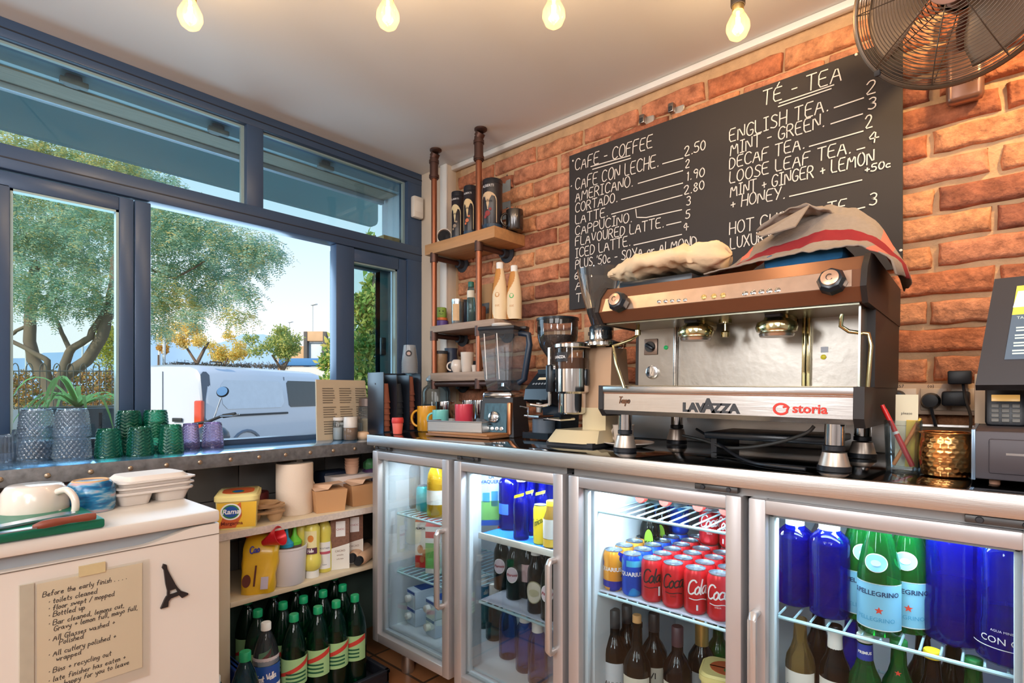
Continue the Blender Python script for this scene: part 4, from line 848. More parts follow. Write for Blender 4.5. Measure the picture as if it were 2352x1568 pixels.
# fourth door: upper shelf
m_capsule = mat('white_foil_capsule', (232, 236, 240), .4); m_ylw = mat('yellow_label', (248, 214, 40), .5, var=.04); m_lblue = mat('light_blue_label', (130, 196, 226), .5, var=.05); m_redp = mat('red_print', (224, 70, 52), .5); m_navy = mat('navy_ink', (24, 56, 96), .6)
SZ = .6213
def water(i, u, y, sc, lab, extra=None, cap=True, prof=P_BLUE, shadow=None):
    p = on(u, CY, y=y); return bottle('water_bottle', lab, 'bottle', prof, g_blue, (p.x, y, SZ), face(p.x, y), cap=(.022, .192, .25, m_capsule) if cap else None, sc=sc, group='blue water bottles on the upper fridge shelf', extra=extra, fill=(glass('blue_water', (40, 80, 220), .3, .32, (4, 16, 180)), .17))
def neck_print(t):
    mb = MB(); label_band(mb, .0222, .212, .225, -PI/2-.2, -PI/2+.5, m_ylw, 5, .0006); mb.build('label', parent=t)
water(0, 1826, 1.40, .92, 'cobalt blue bottle with white foil neck, leftmost behind the right door', neck_print); water(1, 1905, 1.375, .95, 'cobalt blue bottle with white foil neck beside the green bottles', neck_print)
def con_gas(t):
    o = [c for c in t.children if c.name.startswith('body')][0]
    mb = MB(); printed(mb, 'CON GAS', .017, wrap(.0505, .045, -PI/2-.1, .0012), m_wt, bold=.0); printed(mb, 'AGUA MINERAL', .006, wrap(.0505, .066, -PI/2-.1, .0012), m_wt); mb.lathe([(.0512, .035), (.0512, .0365)], 24, m_wt, cap=False, a0=-PI/2-1.3, a1=-PI/2+1.2); mb.build('label_lettering', parent=o, smooth=0)
P_BIG = [(.0, .003), (.036, 0), (.048, .008), (.0495, .03), (.0495, .075), (.047, .085), (.046, .20), (.038, .225), (.022, .245), (.02, .27)]
for u, y, lab, ex in [(2192, 1.40, 'large blue plastic water bottle half full, right of the green bottles', None), (2318, 1.36, 'large blue bottle with white lettering at the right edge of the fridge', con_gas)]:
    p = on(u, CY, y=y); bottle('water_bottle', lab, 'bottle', P_BIG, g_blue, (p.x, y, SZ), face(p.x, y), cap=(.024, .245, .262, m_ylw), extra=ex, fill=(glass('blue_water', (40, 80, 220), .3, .32, (4, 16, 180)), .12 if ex is None else .09))
def pel_extra(t):
    o = [c for c in t.children if c.name.startswith('label')][0]
    st = [(.008*(1 if k % 2 == 0 else .42)*math.sin(k*PI/5), .008*(1 if k % 2 == 0 else .42)*math.cos(k*PI/5)) for k in range(10)]
    w = wrap(.039, .055, -PI/2+.15, .0016); mb = MB(); mb.add([w(0, 0)]+[w(a, b) for a, b in st], [(0, 1+i, 1+(i+1) % 10) for i in range(10)], m_redp); mb.build('star', parent=o, smooth=0)
    mb = MB(); printed(mb, 'S.PELLEGRINO', .0135, wrap(.039, .084, -PI/2, .0016), m_navy, bold=.0003); printed(mb, 'PELLEGRINO', .012, wrap(.039, .032, -PI/2, .0016), mat('sky_ink', (70, 160, 200), .6)); mb.build('label_lettering', parent=o, smooth=0)
    fr_ = lambda z: .0375-(z-.135)*.19
    mb = MB(); oval(mb, .034, .150, .021, .0185, m_wt, .0012, fit_r=fr_); oval(mb, .034, .150, .0195, .017, m_lblue, .0018, fit_r=fr_); oval(mb, .034, .150, .009, .006, mat('pale_emblem', (190, 214, 236), .6), .0024, fit_r=fr_); mb.build('neck_label', parent=t)
for i, (u, y, lab) in enumerate([(1976, 1.42, 'green mineral water bottle behind, left of the three'), (2019, 1.355, 'green mineral water bottle with red star label, foremost of the three'), (2086, 1.41, 'green mineral water bottle with red star label, right of the three')]):
    p = on(u, CY, y=y); bottle('mineral_water_bottle', lab, 'bottle', P_PEL, g_green, (p.x, y, SZ), face(p.x, y)+(.25 if i == 0 else -.1), [(.039, .016, .108, 2.9, m_lblue), (.039, .1065, .1085, 2.9, m_wt), (.039, .0145, .0165, 2.9, m_wt)], (.0155, .255, .272, mat('blue_cap', (40, 90, 180), .4)), group='green mineral water bottles', extra=pel_extra)
for u, y in ((2110, 1.52), (2000, 1.54)):
    p = on(u, CY, y=y); bottle('mineral_water_bottle', 'green mineral water bottle in the second row, %s' % ('right' if u > 2050 else 'left'), 'bottle', P_PEL, g_green, (p.x, y, SZ), face(p.x, y), [(.039, .016, .108, 2.9, m_lblue)], (.0155, .255, .272, mat('blue_cap', (40, 90, 180), .4)), group='green mineral water bottles')
p = on(1795, CY, y=1.5); bottle('soda_bottle', 'small red labelled bottle at the left wall behind the blue bottles', 'bottle', P_BEER, g_clear, (-.325, 1.53, SZ), 0, [(.0305, .1, .14, 6, m_cola)], (.0145, .226, .24, m_rcap))
# fourth door: beers on the lower shelf
LZ = .3713
m_bnk = mat('beer_neck_white', (230, 226, 220), .5); m_bblue = mat('beer_blue', (34, 60, 160), .5)
def neckband(m, z0=.185, z1=.225, text=None):
    def fn(t):
        mb = MB(); mb.lathe([(.0150, z0), (.0138, z1)], 18, m, cap=False); o = mb.build('neck_label', parent=t)
        if text: mb = MB(); printed(mb, text, .008, wrap(.0146, (z0+z1)/2+.002, -PI/2, .0006), m_wt, bold=.0003); mb.build('label_lettering', parent=o, smooth=0)
    return fn
def star_red(t):
    mb = MB(); fr_ = lambda z: .0155; st = [(.006*(1 if k % 2 == 0 else .42)*math.sin(k*PI/5), .006*(1 if k % 2 == 0 else .42)*math.cos(k*PI/5)) for k in range(10)]
    w = wrap(.0185, .178, -PI/2, .0008); mb.add([w(0, 0)]+[w(a, b) for a, b in st], [(0, 1+i, 1+(i+1) % 10) for i in range(10)], m_redp); mb.build('star', parent=t, smooth=0)
for u, y, g, lab, ex, cap in [
    (1838, 1.35, glass('amber_clear_glass', (240, 214, 160), .9, .15, (220, 180, 110)), 'clear bottle of pale golden beer, nearest the right door handle', None, None),
    (1918, 1.36, g_brown, 'dark beer bottle with white paper neck label', neckband(m_bnk), None),
    (1987, 1.345, g_green, 'green beer bottle with blue neck band and white cap', neckband(m_bblue, .18, .222, 'PRIMUS'), (.0155, .226, .241, m_wcap)),
    (2064, 1.36, g_green, 'green beer bottle marked with a small red star', star_red, (.0155, .226, .241, mat('green_cap', (30, 120, 60), .4))),
    (2142, 1.35, g_brown, 'dark beer bottle with yellow ringed cap', None, (.0155, .226, .241, m_ylw)),
    (2236, 1.36, g_green, 'green beer bottle with blue and red neck print, right end', neckband(m_bblue, .165, .18), (.0155, .226, .241, mat('green_cap', (30, 120, 60), .4))),
    (1880, 1.45, g_brown, 'brown beer bottle in the second row beside a price tag', None, (.0155, .226, .241, m_gold)),
    (1955, 1.45, g_blue, 'blue bottle in the second row of the lower shelf', None, (.0155, .226, .241, m_tubblue)),
    (2120, 1.45, g_dgreen, 'dark green bottle in the second row of the lower shelf', None, None),
    (2190, 1.47, g_dgreen, 'dark green bottle behind the yellow capped one', None, (.0155, .226, .241, m_wcap))]:
    p = on(u, CY, y=y); bottle('beer_bottle', lab, 'bottle', P_BEER, g, (p.x, y, LZ), face(p.x, y), [(.0305, .04, .125, 2.4, m_label)] if u in (1838, 1918, 2064) else [], cap, [(0, 'CORONA', .013, .085, m_navy, .0003)] if u == 1838 else (), group='beers on the lower shelf', extra=ex)

# first compartment
z1 = .6383; z2 = .4063
p = on(946, CY, y=1.42); bottle('milk_bottle', 'white plastic milk bottle on the upper shelf of the left fridge', 'bottle', [(0, 0), (.032, 0), (.036, .006), (.036, .15), (.034, .168), (.024, .18), (.02, .19), (.02, .2)], glass('milky_plastic', (226, 232, 236), .5, .25, (230, 236, 240)), (p.x, 1.42, z1), 0, cap=(.021, .185, .20, m_gasket), fill=(mat('milk', (242, 238, 226), .5), .125))
p = on(972, CY, y=1.40); t = thing('drink_can', 'turquoise drink can between the milk and the juice', 'can', (p.x, 1.40, z1)); mb = MB(); mb.lathe([(.022, 0), (.029, .01), (.028, .09), (.022, .1)], 20, mat('turquoise_print', (64, 176, 186), .35, .3, var=.2, scale=40)); mb.build('body', parent=t); mb = MB(); mb.lathe([(.022, .1), (.023, .103), (.021, .102), (0, .1)], 20, m_alu, cap=False); mb.build('lid', parent=t)
p = on(1003, CY, y=1.37); bottle('juice_bottle', 'bottle of orange juice on the upper shelf behind the first door', 'bottle', [(0, 0), (.032, 0), (.038, .01), (.038, .13), (.034, .165), (.018, .2), (.014, .212)], glass('juice_plastic', (250, 206, 70), .8, .75, (246, 196, 50)), (p.x, 1.37, z1), face(p.x, 1.37), [(.038, .05, .105, 3.4, m_label)], (.016, .2, .222, mat('orange_cap', (236, 140, 40), .5)))
p = on(980, CY, y=1.52); bottle('jar', 'dim jar with brown lid at the back behind the turquoise can', 'jar', [(0, 0), (.035, 0), (.038, .01), (.038, .11), (.032, .13)], g_clear, (p.x, 1.52, z1), cap=(.034, .125, .15, mat('brown_lid', (110, 96, 84), .5)), fill=(mat('mustard_fill', (170, 150, 96), .6), .1))
def carton(label, loc, rz, w, d, h, cols, word=None, wc=None, gable=True, name='drink_carton', wsize=.016, pics=()):
    t = thing(name, label, 'carton', loc, rz); mb = MB(); mb.bb(-w/2, w/2, -d/2, d/2, 0, h, .002, cols[0]); b = mb.build('box', parent=t)
    if gable: mb = MB(); mb.prism([(-d/2, h), (d/2, h), (.004, h+.025), (-.004, h+.025)], -w/2, w/2, cols[-1], plane='yz'); mb.build('gable_top', parent=t)
    f = lambda s, tt: (s, -d/2-.0012, tt)
    for k, (a0, a1, b0, b1, m) in enumerate(pics):
        mb = MB(); mb.add([f(a0, b0), f(a1, b0), f(a1, b1), f(a0, b1)], [(0, 1, 2, 3)], m); mb.build('print', parent=b, smooth=0)
    if word:
        mb = MB()
        for i, wd in enumerate(word.split('\n')): printed(mb, wd, wsize, lambda s, tt, i=i: (s, -d/2-.0026, h*.84-i*wsize*1.05+tt), wc, bold=.0004)
        mb.build('lettering', parent=b, smooth=0)
    return t
m_cw = mat('carton_white', (236, 230, 220), .5); m_cr = mat('carton_red', (206, 50, 44), .5); m_cg = mat('carton_green', (120, 176, 90), .5, var=.2, scale=30); m_alm = mat('almond_print', (196, 120, 72), .6, var=.2, scale=40); m_cb = mat('carton_blue', (70, 150, 200), .5)
def nuts(t, w, d, h, zs, m):
    b = [c for c in t.children if c.name.startswith('box')][0]
    for s, z, r in zs:
        mb = MB(); mb.add([(s+r*math.cos(a)*.7, -d/2-.003, z+r*math.sin(a)) for a in [2*PI*i/16 for i in range(16)]], [tuple(range(16))], m); mb.build('nut_print', parent=b, smooth=0)
for u, y, lab, pics, wd, wc in [(957, 1.46, 'oat drink carton with green top, left one on the middle shelf', [(-.028, .028, 0, .04, m_cg)], 'alpro\nOAT', m_navy), (976, 1.42, 'almond drink carton with red base on the middle shelf', [(-.03, .03, 0, .05, m_cr)], 'ALMOND', m_ink), (1000, 1.40, 'green printed drink carton partly behind the first door handle', [(-.03, .03, .02, .12, m_cg), (-.03, .03, .14, .165, m_cr)], None, None)]:
    p = on(u, CY, y=y); t = carton(lab, (p.x, y, z2), face(p.x, y, .6), .062, .062, .185, [m_cw, m_cr if u > 970 else m_cg], wd, wc, wsize=.013, pics=pics)
    if u < 990: nuts(t, .062, .062, .185, [(-.008, .075, .018), (.012, .06, .016), (0, .035, .014)], m_alm)
for i, (u, y, k) in enumerate([(944, 1.36, 0), (944, 1.36, 1), (988, 1.345, 0), (988, 1.345, 1)]):
    p = on(u, CY, y=y); t = thing('milk_carton', ['blue and white milk carton lying at the bottom of the left pair', 'blue and white milk carton lying on top of the left pair', 'blue and white milk carton lying at the bottom of the right pair', 'blue and white milk carton lying on top of the right pair'][i], 'carton', (p.x, y, ZF+k*.0712), -.15, 'lying milk cartons')
    mb = MB(); mb.bb(-.035, .035, 0, .19, 0, .07, .003, mat('milk_carton_print', (206, 222, 236), .5, var=.12, scale=60)); b = mb.build('box', parent=t)
    mb = MB(); mb.lathe([(.013, 0), (.014, .003), (.014, .018), (.011, .02)], 16, m_wcap, (-.008, -.0, .036), (0, -1, 0)); mb.build('cap', parent=t)
    mb = MB(); mb.bb(-.03, .03, .03, .12, .0702, .0712, 0, mat('carton_navy', (36, 76, 160), .5)); mb.bb(-.03, .03, -.0008, 0, .055, .066, 0, mat('carton_navy', (36, 76, 160), .5)); mb.build('print', parent=b)
# second compartment, top shelf
T2 = .635; M2 = .4078
p = on(1128, CY, y=1.44); t = carton('milk carton printed with a meadow, upper shelf of the second door', (p.x, 1.44, T2), face(p.x, 1.44, .9)+.1, .082, .07, .205, [mat('carton_sky', (196, 222, 244), .5), m_cw], 'LA\nVAQUERA', mat('blue_print', (40, 70, 190), .5), True, wsize=.017, pics=[(-.038, .038, .02, .09, m_cg), (-.038, .038, 0, .02, mat('carton_navy', (36, 76, 160), .5)), (-.032, -.006, .085, .12, m_cb), (.0, .024, .07, .125, m_cb)])
p = on(1171, CY, y=1.43); bottle('water_bottle', 'tall blue bottle behind the second fridge door', 'bottle', P_BLUE, g_blue, (p.x, 1.43, T2), 0, [(.0425, .06, .10, 1.2, mat('blue_label', (60, 110, 230), .5))], sc=.93, cap=(.022, .192, .25, m_capsule), fill=(MATS['blue_water'], .16))
def tonic(t):
    mb = MB(); mb.lathe([(.0150, .19), (.0138, .222)], 18, m_bnk, cap=False); mb.build('neck_label', parent=t)
    mb = MB(); w = wrap(.030, .145, -PI/2, .001); mb.add([w(-.018, -.008), w(.016, .002), w(.018, .012), w(-.016, .002)], [(0, 1, 2, 3)], m_ylw); mb.build('label', parent=t, smooth=0)
for i, (u, y) in enumerate(((1197, 1.355), (1219, 1.42), (1246, 1.44))):
    p = on(u, CY, y=y); bottle('tonic_bottle', ['blue tonic bottle with yellow cap, foremost on the blue shelf', 'blue tonic bottle with yellow cap behind the foremost one', 'blue tonic bottle with yellow cap behind the yellow can'][i], 'bottle', P_BEER, g_blue, (p.x, y, T2), face(p.x, y), cap=(.0152, .224, .24, m_ylw), sc=.86, group='blue tonic bottles', extra=tonic, fill=(MATS['blue_water'], .14))
p = on(1241, CY, y=1.355); t = thing('drink_can', 'tall slim yellow can on the blue shelf', 'can', (p.x, 1.355, T2), face(p.x, 1.355)); mb = MB(); mb.lathe([(.019, 0), (.0225, .004), (.0225, .112), (.019, .122)], 20, m_ylw); b = mb.build('body', parent=t); mb = MB(); mb.lathe([(.019, .122), (.02, .125), (.018, .124), (0, .122)], 18, m_alu, cap=False); mb.build('lid', parent=t)
mb = MB(); write(mb, 'Tonica', .02, .0028, wrap(.0225, .055, -PI/2, .0008), mat('olive_print', (120, 120, 40), .5), 0, 0, .2, .02, 0, .8, .5, 'c', sub=.004); mb.build('lettering', parent=b, smooth=0)
p = on(1266, CY, y=1.345); bottle('juice_bottle', 'small juice bottle with fruit label at the right door edge', 'bottle', [(0, 0), (.022, 0), (.025, .005), (.025, .09), (.016, .115), (.014, .14)], glass('juice_clear', (250, 220, 150), .8, .4, (240, 190, 90)), (p.x, 1.345, T2), 0, [(.025, .03, .09, 3, m_label), (.025, .005, .028, 3, m_tubside)], (.0155, .13, .146, m_ylw))
p = on(1225, CY, y=1.55)
for i, u in enumerate((1175, 1215, 1258)):
    q = on(u, CY, y=1.58); bottle('water_bottle', 'dim blue bottle in the back row of the blue shelf, %s' % ['left', 'middle', 'right'][i], 'bottle', P_BLUE, g_blue, (q.x, 1.58, T2), 0, cap=(.022, .192, .25, m_capsule), sc=.9, group='back row of blue bottles')
# middle shelf beers
def peroni(t):
    mb = MB(); oval(mb, .0305, .088, .022, .027, m_wt, .0008); oval(mb, .0305, .088, .019, .024, mat('label_blush', (226, 206, 214), .6, var=.15, scale=90), .0014)
    o = mb.build('label', parent=t); mb = MB(); printed(mb, 'Peroni', .0135, wrap(.0305, .084, -PI/2, .0026), mat('crimson_ink', (170, 50, 60), .6), bold=.0003, shear=.2); mb.build('label_lettering', parent=o, smooth=0)
def brewer(t):
    mb = MB(); oval(mb, .0305, .072, .029, .036, mat('olive_ring', (150, 146, 110), .6), .0006); oval(mb, .0305, .072, .026, .033, mat('cream_label', (222, 214, 196), .7), .0012); oval(mb, .0305, .070, .017, .012, mat('label_wash', (190, 184, 150), .7), .0018); mb.build('label', parent=t)
    mb = MB(); mb.lathe([(.0165, .185), (.0145, .212)], 18, m_bnk, cap=False); mb.build('neck_label', parent=t)
for u, y, g, lab, ex, cap in [(1152, 1.44, g_dgreen, 'green beer bottle with white oval label, left on the middle shelf', peroni, (.0155, .226, .241, m_cola)), (1181, 1.40, g_dgreen, 'green beer bottle with white oval label, second on the middle shelf', peroni, (.0155, .226, .241, m_tubblue)),
    (1213, 1.44, g_brown, 'brown beer bottle with red and white label in the second row', lambda t: label_thing(t), (.0155, .226, .241, m_wcap)), (1231, 1.36, g_brown, 'brown beer bottle with large cream oval label', brewer, (.0155, .226, .241, m_gold)), (1262, 1.345, g_dgreen, 'dark beer bottle with two round labels beside the door handle', peroni, (.0155, .226, .241, m_wcap)),
    (1190, 1.55, g_dgreen, 'green beer bottle in the back row of the middle shelf', None, None), (1250, 1.50, g_brown, 'brown beer bottle in the back row of the middle shelf', None, None)]:
    def label_thing(t):
        mb = MB(); label_band(mb, .0305, .06, .12, -PI/2-.6, -PI/2+.6, mat('pink_label', (206, 170, 170), .6, var=.1, scale=60), 10); mb.build('label', parent=t)
    p = on(u, CY, y=y); bottle('beer_bottle', lab, 'bottle', P_BEER, g, (p.x, y, M2), face(p.x, y), cap=cap, group='beers on the middle fridge shelf', extra=ex, sc=.93)
mb = MB(); mb.bb(-.03, .03, -.06, .06, 0, .085, .004, mat('crate_red', (190, 40, 60), .5)); t = thing('box', 'small red box at the left wall of the second compartment', 'box', (-1.285, 1.60, M2)); b = mb.build('carton', parent=t)
for z in (.02, .055): mb = MB(); mb.add([(.0305, -.02, z), (.0305, .02, z), (.0305, .02, z+.016), (.0305, -.02, z+.016)], [(0, 1, 2, 3)], m_wt); mb.add([(-.02, -.0605, z), (.0, -.0605, z), (.0, -.0605, z+.016), (-.02, -.0605, z+.016)], [(0, 1, 2, 3)], m_wt); mb.build('print', parent=b)
# floor of the second compartment: clear bottles with white capped necks
P_TALL = [(0, .002), (.028, 0), (.033, .006), (.033, .12), (.029, .145), (.0165, .17), (.0155, .20)]
for i, (u, y) in enumerate(((1135, 1.50), (1167, 1.43), (1206, 1.40), (1235, 1.37), (1112, 1.55), (1150, 1.58))):
    p = on(u, CY, y=y); g = glass('teal_glass', (110, 190, 190), .9, .08, (60, 150, 150)) if i in (0, 4, 5) else glass('pale_blue_glass', (150, 180, 230), .9, .06, (120, 150, 220))
    bottle('glass_bottle', ['teal glass bottle on the floor of the second compartment', 'pale blue bottle with orange printed neck label', 'pale bottle with white neck label, second from the right door edge', 'pale bottle with white neck label nearest the second door handle', 'dim teal bottle at the left wall of the floor', 'dim teal bottle in the back of the floor'][i], 'bottle', P_TALL, g, (p.x, y, ZF), face(p.x, y), [(.0165, .175, .19, 2.4, mat('orange_label', (226, 150, 60), .5))] if i == 1 else [], (.019, .165, .212, m_wcap), group='bottles on the fridge floor')

# ---------------------------------------------------------------- window ledge
LT = .912; XL = -1.968
m_zinc = mat('zinc_sky_tint', (120, 184, 232), .14, .75, var=.08, scale=6, bump=.03, bscale=20)  # blue of the reflected sky is put into the metal's base colour
m_galv = mat('weathered_galvanised', (116, 114, 114), .5, .5, var=.7, scale=46, bump=.25, bscale=60)
m_rivet = mat('rivet_metal', (170, 150, 128), .35, .9)
le = thing('window_ledge', 'riveted metal topped ledge running under the window', 'ledge')
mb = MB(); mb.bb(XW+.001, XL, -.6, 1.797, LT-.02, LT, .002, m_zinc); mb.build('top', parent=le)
mb = MB(); mb.bb(XW+.001, XL-.004, -.6, 1.797, LT-.043, LT-.02, 0, mat('dark_board', (58, 54, 52), .7)); mb.build('board', parent=le)
mb = MB(); mb.bb(XL-.004, XL+.003, -.6, 1.797, LT-.046, LT+.001, .002, m_galv); mb.build('front_strip', parent=le)
for k in range(18):
    y = .251-.096*4+k*.0965
    mb = MB(); mb.lathe([(.0075, 0), (.007, .002), (.004, .004), (0, .0048)], 12, m_rivet, (XL+.003, y, LT-.023), (1, 0, 0)); mb.build('rivet', parent=le)
# drinking glasses upside down on the ledge
def tumbler(name, label, loc, R, Hc, m, pat, group, n=56, rows=22, taper=.80):
    t = thing(name, label, 'glass', loc, random.uniform(0, 6), group)
    def fn(a, c):
        an = 2*PI*a; z = Hc*c; r = R*(1-(1-taper)*c**1.3)
        k = 0
        if .06 < c < .93:
            if pat == 'diamond': k = abs(math.sin(an*11+c*17))*abs(math.sin(an*11-c*17))*.085
            elif pat == 'chevron': k = .05*math.sin((c*9+abs(((a*9) % 1)-.5)*1.6)*2*PI)
            elif pat == 'rib': k = .03*math.sin(an*20)
        r *= 1+k-.02
        return (r*math.cos(an), r*math.sin(an), z)
    mb = MB(); mb.grid(fn, n*2, rows*2 if pat != 'rib' else rows, m); mb.lathe([(R*taper*.985, Hc-.001), (R*taper*.93, Hc), (R*taper*.9, Hc-.006), (0, Hc-.007)], 32, m, cap=False)
    mb.lathe([(R*.985, 0), (R*.94, 0), (R*.93, .004)], 40, m, cap=False); mb.build('body', parent=t, smooth=75)
    mb = MB(); mb.lathe([(R*.955, .0), (R*.985, .0), (R*.985, .003), (R*.955, .003)], 40, m, cap=False); mb.build('rim', parent=t); return t
g_tum = glass('pressed_clear_glass', (240, 248, 254), 1.8, .15, (206, 230, 252), .03, refr=.55); g_teal = glass('pressed_teal_glass', (140, 218, 194), 1.5, .2, (34, 172, 132), .03, refr=.55); g_lil = glass('pressed_lilac_glass', (234, 222, 244), 1.5, .16, (206, 176, 226), .03, refr=.55); g_pgr = glass('pale_green_glass', (206, 236, 218), 1.5, .08, (130, 200, 160), .03, refr=.5)
def gl(u, vb, wpx, hpx, name, label, m, pat, group, z=LT, taper=.80):
    p = on(u, vb, z=LT+.004); d = depth(p); t = (u-CX)/F; R = wpx*.96*d/F/2/math.sqrt(1+t*t); p.x = max(p.x, XW+R+.012); p.x = min(p.x, XL-R-.004)
    return tumbler(name, label, (p.x, p.y, z), R, hpx*d/F, m, pat, group, taper=taper), p, R, hpx*d/F
for u, side in ((82, 'left'), (166, 'right')):
    t, p, R, Hh = gl(u, 1052, 96, 76, 'tumbler', 'clear diamond patterned tumbler, bottom of the %s clear stack' % side, g_tum, 'diamond', 'clear diamond tumblers')
    tumbler('tumbler', 'clear diamond patterned tumbler, top of the %s clear stack' % side, (p.x, p.y, LT+Hh*.66), R*.97, Hh*.88, g_tum, 'diamond', 'clear diamond tumblers')
gl(16, 1056, 62, 62, 'tumbler', 'plain ribbed clear tumbler at the left end of the ledge', g_tum, 'rib', 'ribbed tumblers', taper=.93); gl(22, 1034, 56, 62, 'tumbler', 'plain ribbed clear tumbler in the rear at the left end', g_tum, 'rib', 'ribbed tumblers', taper=.93)
gl(249, 1047, 70, 66, 'tumbler', 'teal tumbler in the front row, first beside the clear stacks', g_teal, 'chevron', 'teal chevron tumblers'); gl(322, 1043, 68, 66, 'tumbler', 'teal tumbler in the front row, middle one', g_teal, 'chevron', 'teal chevron tumblers'); gl(393, 1038, 64, 66, 'tumbler', 'teal tumbler in the front row, last before the lilac ones', g_teal, 'chevron', 'teal chevron tumblers')
for u, side in ((236, 'left'), (306, 'right')):
    t, p, R, Hh = gl(u, 1022, 66, 62, 'tumbler', 'teal tumbler, bottom of the %s teal stack' % side, g_teal, 'chevron', 'teal chevron tumblers')
    tumbler('tumbler', 'teal tumbler, top of the %s teal stack' % side, (p.x, p.y, LT+Hh*.5), R*.97, Hh*.9, g_teal, 'chevron', 'teal chevron tumblers')
gl(371, 1024, 46, 46, 'tumbler', 'pale green tumbler behind the front teal row', g_pgr, 'chevron', 'pale tumblers'); gl(433, 1027, 46, 58, 'tumbler', 'lilac chevron tumbler, left one of two', g_lil, 'chevron', 'lilac tumblers'); gl(484, 1024, 54, 58, 'tumbler', 'lilac chevron tumbler, right one of two', g_lil, 'chevron', 'lilac tumblers')
# menu card on a board against the window, jars before it
m_kraft = mat('kraft_paper', (196, 176, 148), .8, var=.06); m_faint = mat('faded_print', (120, 106, 90), .8)
mn = thing('menu_board', 'printed menu sheet on a board leaning against the window post', 'menu', (-2.19, 1.30, LT), .05)
lean = lambda s, t: (-.03*t/.3*1.6, s, t)
mb = MB(); mb.add([(-.008, -.13, 0), (-.008, .15, 0), (-.058, .15, .265), (-.058, -.105, .265), (.0, -.13, 0), (.0, .15, 0), (-.05, .15, .265), (-.05, -.105, .265)], [(0, 1, 2, 3), (7, 6, 5, 4), (0, 4, 5, 1), (1, 5, 6, 2), (2, 6, 7, 3), (3, 7, 4, 0)], m_kraft); mb.build('board', parent=mn)
mb = MB(); rng = random.Random(3)
for cx_ in (-.095, -.01, .075):
    for k in range(22):
        z = .245-k*.0105
        if k in (0, 1, 9, 15): continue
        L = rng.uniform(.05, .068); y_ = cx_+z*.06; mb.add([(-.0488*z/.265+.0012, y_, z), (-.0488*z/.265+.0012, y_+L, z), (-.0488*(z+.004)/.265+.0012, y_+L, z+.004), (-.0488*(z+.004)/.265+.0012, y_, z+.004)], [(0, 1, 2, 3)], m_faint)
mb.build('print', parent=mn, smooth=0)
def jar(u, vb, wpx, vt, label, fillm, lidm, y=None, lid_h=.14, cat='jar', name='spice_jar', fill=.7):
    p = on(u, vb, z=LT); d = depth(p); t = (u-CX)/F; R = wpx*d/F/2/math.sqrt(1+t*t); p.x = min(max(p.x, XW+R+.07), XL-R-.004); d = depth(p); hh = H+(CY-vt)/F*d-LT
    t = thing(name, label, cat, (p.x, p.y, LT)); mb = MB(); mb.lathe([(R*.9, 0), (R, .004), (R, hh*(1-lid_h)-.006), (R*.88, hh*(1-lid_h))], 24, g_jar, cap=False); mb.build('body', parent=t)
    if fillm: mb = MB(); mb.lathe([(0, .002), (R*.88, .002), (R*.94, .008), (R*.94, hh*fill), (0, hh*fill)], 20, fillm, cap=False); mb.build('contents', parent=t)
    if lidm: mb = MB(); mb.lathe([(R*.95, hh*(1-lid_h)), (R*.95, hh-.002), (R*.9, hh), (0, hh)], 24, lidm, cap=False); mb.build('lid', parent=t)
    return t, R, hh
m_salt = mat('salt', (226, 226, 224), .9); m_cocoa = mat('cocoa_powder', (166, 116, 76), .9, var=.2, scale=60); m_milky = mat('clear_lid', (216, 208, 200), .3); m_jarlid = mat('jar_lid', (120, 104, 96), .35, .5)
jar(757, 1007, 27, 958, 'salt shaker beside the menu board, tallest of the clear shakers', m_salt, m_milky, fill=.55); jar(779, 1007, 22, 969, 'short clear shaker beside the cocoa shaker', m_salt, m_milky, fill=.5); jar(805, 1010, 34, 957, 'cocoa shaker with pale lid in front of the mason jar', m_cocoa, m_milky, lid_h=.46, fill=.52)
jar(785, 1000, 40, 955, 'round shaker half hidden behind the salt shaker', m_salt, mat('brown_lid', (110, 96, 84), .5))
t, R, hh = jar(824, 1003, 50, 914, 'clip top preserving jar of beige pieces beside the cup dispenser', mat('biscuit_bits', (200, 176, 140), .9, var=.3, scale=60), m_jarlid, name='preserving_jar', lid_h=.2, fill=.5)
mb = MB(); mb.tube([(R*1.02, 0, hh*.78), (R*1.15, 0, hh*.7), (R*1.05, 0, hh*.5), (0, -R*1.05, hh*.62), (-R*1.05, 0, hh*.66)], .0016, 6, m_steel); mb.build('clip', parent=t)
t, R, hh = jar(866, 998, 34, 948, 'glass jar with grey lid and a red tag before the cup dispenser', mat('grey_contents', (150, 146, 150), .8, var=.3, scale=50), mat('grey_lid', (130, 150, 164), .4, .4), fill=.6)
mb = MB(); mb.blob((R*.7, -R*.6, .012), (.014, .010, .010), 10, m_redp); mb.build('tag', parent=t)
p = on(834, 1008, z=LT); t = thing('bread_roll', 'round pale roll shaped pot lying beside the cocoa shaker', 'pot', (p.x, p.y, LT)); mb = MB(); mb.lathe([(.024, 0), (.032, .008), (.034, .02), (.028, .032), (0, .036)], 20, mat('pale_dough', (220, 184, 150), .7)); mb.build('body', parent=t)

# ---------------------------------------------------------------- freezer under the ledge
m_frz = mat('freezer_white', (226, 216, 204), .4, var=.05, scale=3); m_frzgrey = mat('grip_grey', (160, 164, 168), .5)
XF = -1.335; fz = thing('freezer', 'small white chest height freezer standing under the ledge', 'freezer', (XF, .474, 0), math.radians(1.5))
mb = MB(); mb.bb(-.60, -.05, -.56, 0, .02, .823, .006, m_frz); mb.build('cabinet', parent=fz)
mb = MB(); mb.bb(-.60, .002, -.562, .002, .8225, .85, .006, m_frz); mb.build('top', parent=fz)
